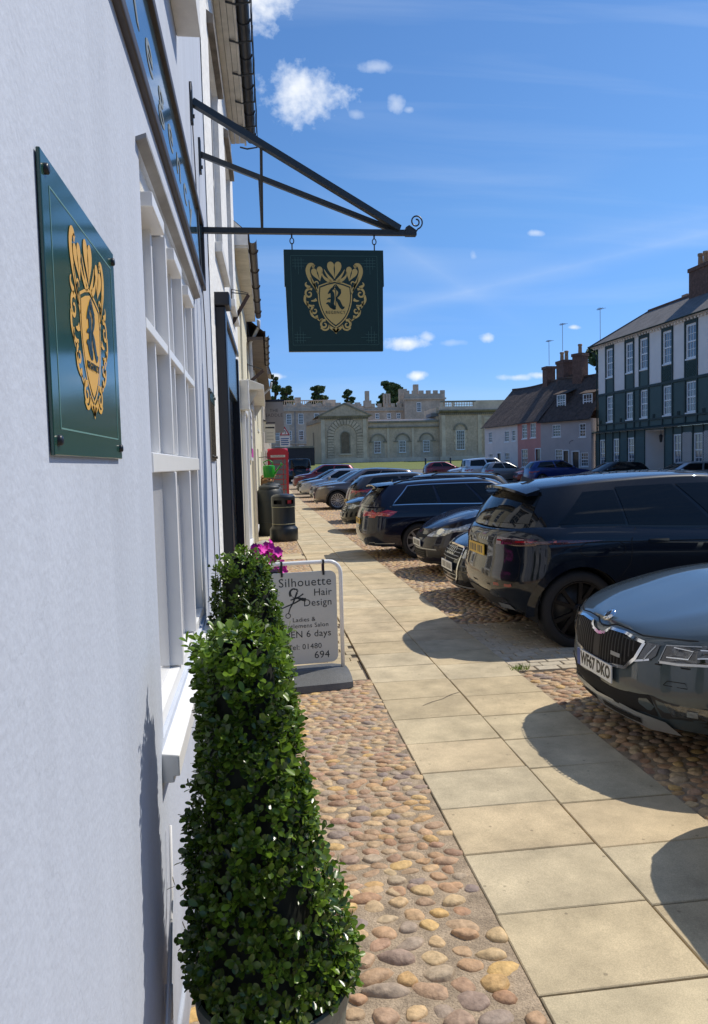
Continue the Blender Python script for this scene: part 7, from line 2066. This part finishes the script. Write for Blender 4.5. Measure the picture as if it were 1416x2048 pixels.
# ---- telephone box
TBx = empty('telephone_box', (.90, 33.6, gz(33.6)), R(0)); tag(TBx, 'red telephone box with domed roof standing by the houses', 'telephone box')
M_red = mat('pillar_red', (.48, .018, .03), .35, spec=.5, coat=.3)
wr_, hh_ = .45, 2.1
for sx_ in (-1, 1):
    for sy_ in (-1, 1): MB().box(*sorted((sx_ * wr_, sx_ * (wr_ - .10))), *sorted((sy_ * wr_, sy_ * (wr_ - .10))), 0, hh_).build('corner_post', M_red, TBx)
MB().box(-wr_ - .02, wr_ + .02, -wr_ - .02, wr_ + .02, 0, .16).build('plinth', M_red, TBx)
MB().box(-wr_ - .015, wr_ + .015, -wr_ - .015, wr_ + .015, hh_, hh_ + .22).build('entablature', M_red, TBx)
dm = MB(); 
for (axis) in (0, 1):
    pts = [(-wr_ - .03, hh_ + .221)] + [((wr_ + .03) * math.cos(a), hh_ + .221 + .24 * math.sin(a)) for a in np.linspace(math.pi, 0, 13)]
    if axis == 0: dm.extrude([(x, -wr_ - .03, z) for x, z in pts], (0, 2 * wr_ + .06, 0))
    else: dm.extrude([(-wr_ + .01, x * .97, z - .004) for x, z in pts], (2 * wr_ - .02, 0, 0))
dm.build('domed_roof', M_red, TBx)
for r4 in range(4):
    a = r4 * math.pi / 2; c, s = math.cos(a), math.sin(a)
    T = lambda x, y, z: (x * c - y * s, x * s + y * c, z)
    def rb(x0, x1, y0, y1, z0, z1):
        m = MB().box(x0, x1, y0, y1, z0, z1); m.v = [T(*p) for p in m.v]; return m
    sg = rb(-.32, .32, -wr_ - .021, -wr_ - .016, hh_ + .06, hh_ + .16).build('telephone_panel', mat('opal_panel', (.62, .60, .52), .4), TBx)
    tm_ = text_mesh('TELEPHONE', .085, 'lettering', 'CENTER', 1.1); tm_.materials.append(M_platet); to = link('lettering', tm_, sg); to.matrix_local = Matrix.Rotation(a, 4, 'Z') @ Matrix.Translation((0, -wr_ - .0225, hh_ + .11)) @ Matrix.Rotation(R(90), 4, 'X')
    for k in range(9): z = .30 + k * .222; rb(-wr_ + .10, wr_ - .10, -wr_ + .02, -wr_ + .055, z - .014, z + .014).build('glazing_bar', M_red, TBx)
    for x in (-.22, .22): rb(x - .014, x + .014, -wr_ + .02, -wr_ + .055, .16, hh_).build('glazing_bar', M_red, TBx)
    rb(-wr_ + .09, wr_ - .09, -wr_ + .034, -wr_ + .040, .16, hh_).build('pane', mat('phone_glass', (.18, .19, .19), .06, spec=.7), TBx)

# ---- green watering can hanging from a bracket
WC = empty('watering_can', (.33, 22.6, 1.66)); tag(WC, 'bright green plastic watering can hanging on the wall above the barrels', 'watering can')
M_can = mat('green_plastic', (.02, .30, .015), .3, coat=.3)
autosmooth(MB().lathe([(.001, -.20), (.16, -.20), (.165, -.18), (.185, .10), (.17, .15), (.12, .17), (.11, .17)], 24).build('body', M_can, WC), 35)
MB().tube([(.15, 0, -.12), (.24, -.02, .0), (.36, -.04, .16)], [.04, .03, .022], 8).build('spout', M_can, WC, True)
MB().tube([(.36, -.04, .16), (.40, -.045, .21)], [.022, .055], 10).build('rose', M_can, WC, True)
MB().tube([(-.10, 0, .16), (-.15, 0, .26), (0, 0, .33), (.12, 0, .25), (.12, 0, .16)], .018, 8).build('handle', M_can, WC, True)
MB().tube([(-.36, .0, .40), (-.1, 0, .42), (.02, 0, .40), (.02, 0, .33)], .012, 6).build('hook', M_iron, WC)
HBk = empty('flower_basket', (.24, 24.0, 1.35)); tag(HBk, 'wicker basket of faded flowers under the watering can', 'basket')
MB().lathe([(.001, -.22), (.15, -.20), (.24, -.05), (.26, .02), (.22, .02)], 18).build('basket', mat('wicker', (.20, .12, .06), .9, var=.4, vscale=40), HBk, True)
v, f = [], []
for _ in range(160):
    p = Vector((rnd.gauss(0, .14), rnd.gauss(0, .14), rnd.uniform(0, .16))); n = Vector((rnd.uniform(-1, 1), rnd.uniform(-1, 1), 1)).normalized(); s = n.orthogonal().normalized(); u = n.cross(s); w = .05
    b0 = len(v); v += [p + s * w, p + u * w * .6, p - s * w, p - u * w * .6]; f.append((b0, b0 + 1, b0 + 2, b0 + 3))
tag(link('foliage', mesh_data('foliage', v, f, ramp_mat('dry_flowers', [(.35, .15, .06), (.12, .14, .04), (.5, .28, .12), (.3, .08, .05)], .8)), HBk), kind='stuff')

# ---- pub sign, small signs, lantern, road sign
PS = empty('pub_sign', (.86, 36.0, 0)); tag(PS, 'large beige hanging pub sign with serif lettering beyond the telephone box', 'sign')
M_beige = mat('pub_beige', (.36, .33, .27), .7, var=.08, vscale=2)
MB().box(-.47, .45, -.04, .04, 3.38, 4.82).build('board', M_beige, PS); MB().box(-.75, .5, -.05, .05, 4.84, 4.95).build('beam', M_blackp, PS)
for x in (-.35, .35): MB().tube([(x, 0, 4.83), (x, 0, 4.80)], .015, 6).build('hanger', M_blackp, PS)
M_pubt = mat('pub_lettering', (.09, .08, .07), .7)
put_text('THE', .21, M_pubt, PS, (0, -.042, 4.42), (1, 0, 0), (0, 0, 1), space=1.1); put_text('SADDLE', .21, M_pubt, PS, (0, -.042, 4.20), (1, 0, 0), (0, 0, 1), space=1.1)
SS = empty('hanging_notice', (.50, 30.2, 0)); tag(SS, 'small white hanging notice board between the lantern and the pub sign', 'sign')
MB().box(-.17, .25, -.02, .02, 2.72, 3.46).build('board', mat('notice_cream', (.55, .53, .46), .6), SS); MB().box(-.16, .22, -.024, -.021, 3.30, 3.36).build('dark_band', M_blackp, SS); MB().box(-.45, .25, -.015, .015, 3.50, 3.54).build('arm', M_blackp, SS)
for k in range(3): MB().box(-.10, .17, -.024, -.021, 2.85 + .13 * k, 2.88 + .13 * k).build('text_row', mat('notice_grey', (.35, .34, .30), .7), SS)
LN = empty('wall_lantern', (.19, 27.0, 3.02)); tag(LN, 'square pale wall lantern with dark cap on the low cream house', 'lantern')
MB().add([(-.11, -.11, 0), (.11, -.11, 0), (.11, .11, 0), (-.11, .11, 0), (-.16, -.16, .36), (.16, -.16, .36), (.16, .16, .36), (-.16, .16, .36)], [(0, 1, 5, 4), (1, 2, 6, 5), (2, 3, 7, 6), (3, 0, 4, 7), (3, 2, 1, 0)]).build('glass', mat('frosted_lantern', (.60, .57, .48), .4), LN)
MB().add([(-.19, -.19, .361), (.19, -.19, .361), (.19, .19, .361), (-.19, .19, .361), (0, 0, .50)], [(0, 1, 4), (1, 2, 4), (2, 3, 4), (3, 0, 4), (3, 2, 1, 0)]).build('cap', M_blackp, LN); MB().bar((-.25, 0, .2), (-.12, 0, .1), .03).build('arm', M_blackp, LN)
RS = empty('road_sign', (1.86, 50.0, gz(50))); tag(RS, 'road warning triangle over a white text plate beyond the telephone box', 'road sign')
MB().tube([(0, .05, 0), (0, .05, 4.3)], .04, 8).build('post', M_lead, RS)
MB().box(-.33, .33, -.01, .01, 3.62, 4.32).build('back_plate', mat('grey_plate', (.45, .47, .44), .6), RS)
tri = MB()
P3 = [(-.33, 3.66), (.33, 3.66), (0, 4.25)]; P4 = [(-.22, 3.72), (.22, 3.72), (0, 4.11)]
for k in range(3):
    a, b, c_, d_ = P3[k], P3[(k + 1) % 3], P4[(k + 1) % 3], P4[k]; tri.quad(*[(x, -.013, z) for x, z in (a, b, c_, d_)])
tri.build('red_border', M_red, RS)
MB().add([(x, -.012, z) for x, z in P4], [(0, 1, 2)]).build('white_field', M_platew, RS)
bd_ = MB(); v, f = stroke2d(spline2([(.03, 3.75), (.04, 3.88), (.0, 3.96), (-.06, 3.93)], 12), [.05] * 13); bd_.add([(x, -.0145, z) for x, z, _ in v], f); bd_.build('symbol', M_platet, RS)
MB().box(-.33, .33, -.01, .01, 2.90, 3.60).build('text_plate', M_platew, RS)
for k in range(4): MB().box(-.27, .27 - .05 * (k % 2), -.014, -.011, 3.40 - .13 * k, 3.47 - .13 * k).build('text_row', mat('road_blue', (.05, .12, .30), .6), RS)

# ---- small wear on the paving
ck = MB(); pts = [(1.135, 5.26), (1.22, 5.33), (1.31, 5.38), (1.40, 5.47), (1.482, 5.52)]
v, f = stroke2d(pts, [.006, .008, .006, .009, .006]); ck.add([(x, y, .0318) for x, y, _ in v], f)
ck.build('slab_crack', M_joint, path)
wd = empty('weed_tuft', (2.14, 6.02, .03)); tag(wd, 'small green weed tuft at the edge of the flags by the setts', 'weed')
rnd = random.Random(4); v, f = [], []
for _ in range(70):
    a = rnd.uniform(0, 6.28); r0 = rnd.uniform(0, .09); l_ = rnd.uniform(.02, .06); b0 = len(v)
    p = Vector((r0 * math.cos(a), r0 * .6 * math.sin(a), 0)); q = p + Vector((rnd.uniform(-.03, .03), rnd.uniform(-.03, .03), l_)); v += [p + Vector((.003, 0, 0)), p - Vector((.003, 0, 0)), q]; f.append((b0, b0 + 1, b0 + 2))
tag(link('blades', mesh_data('blades', v, f, M_leafy), wd), kind='stuff')
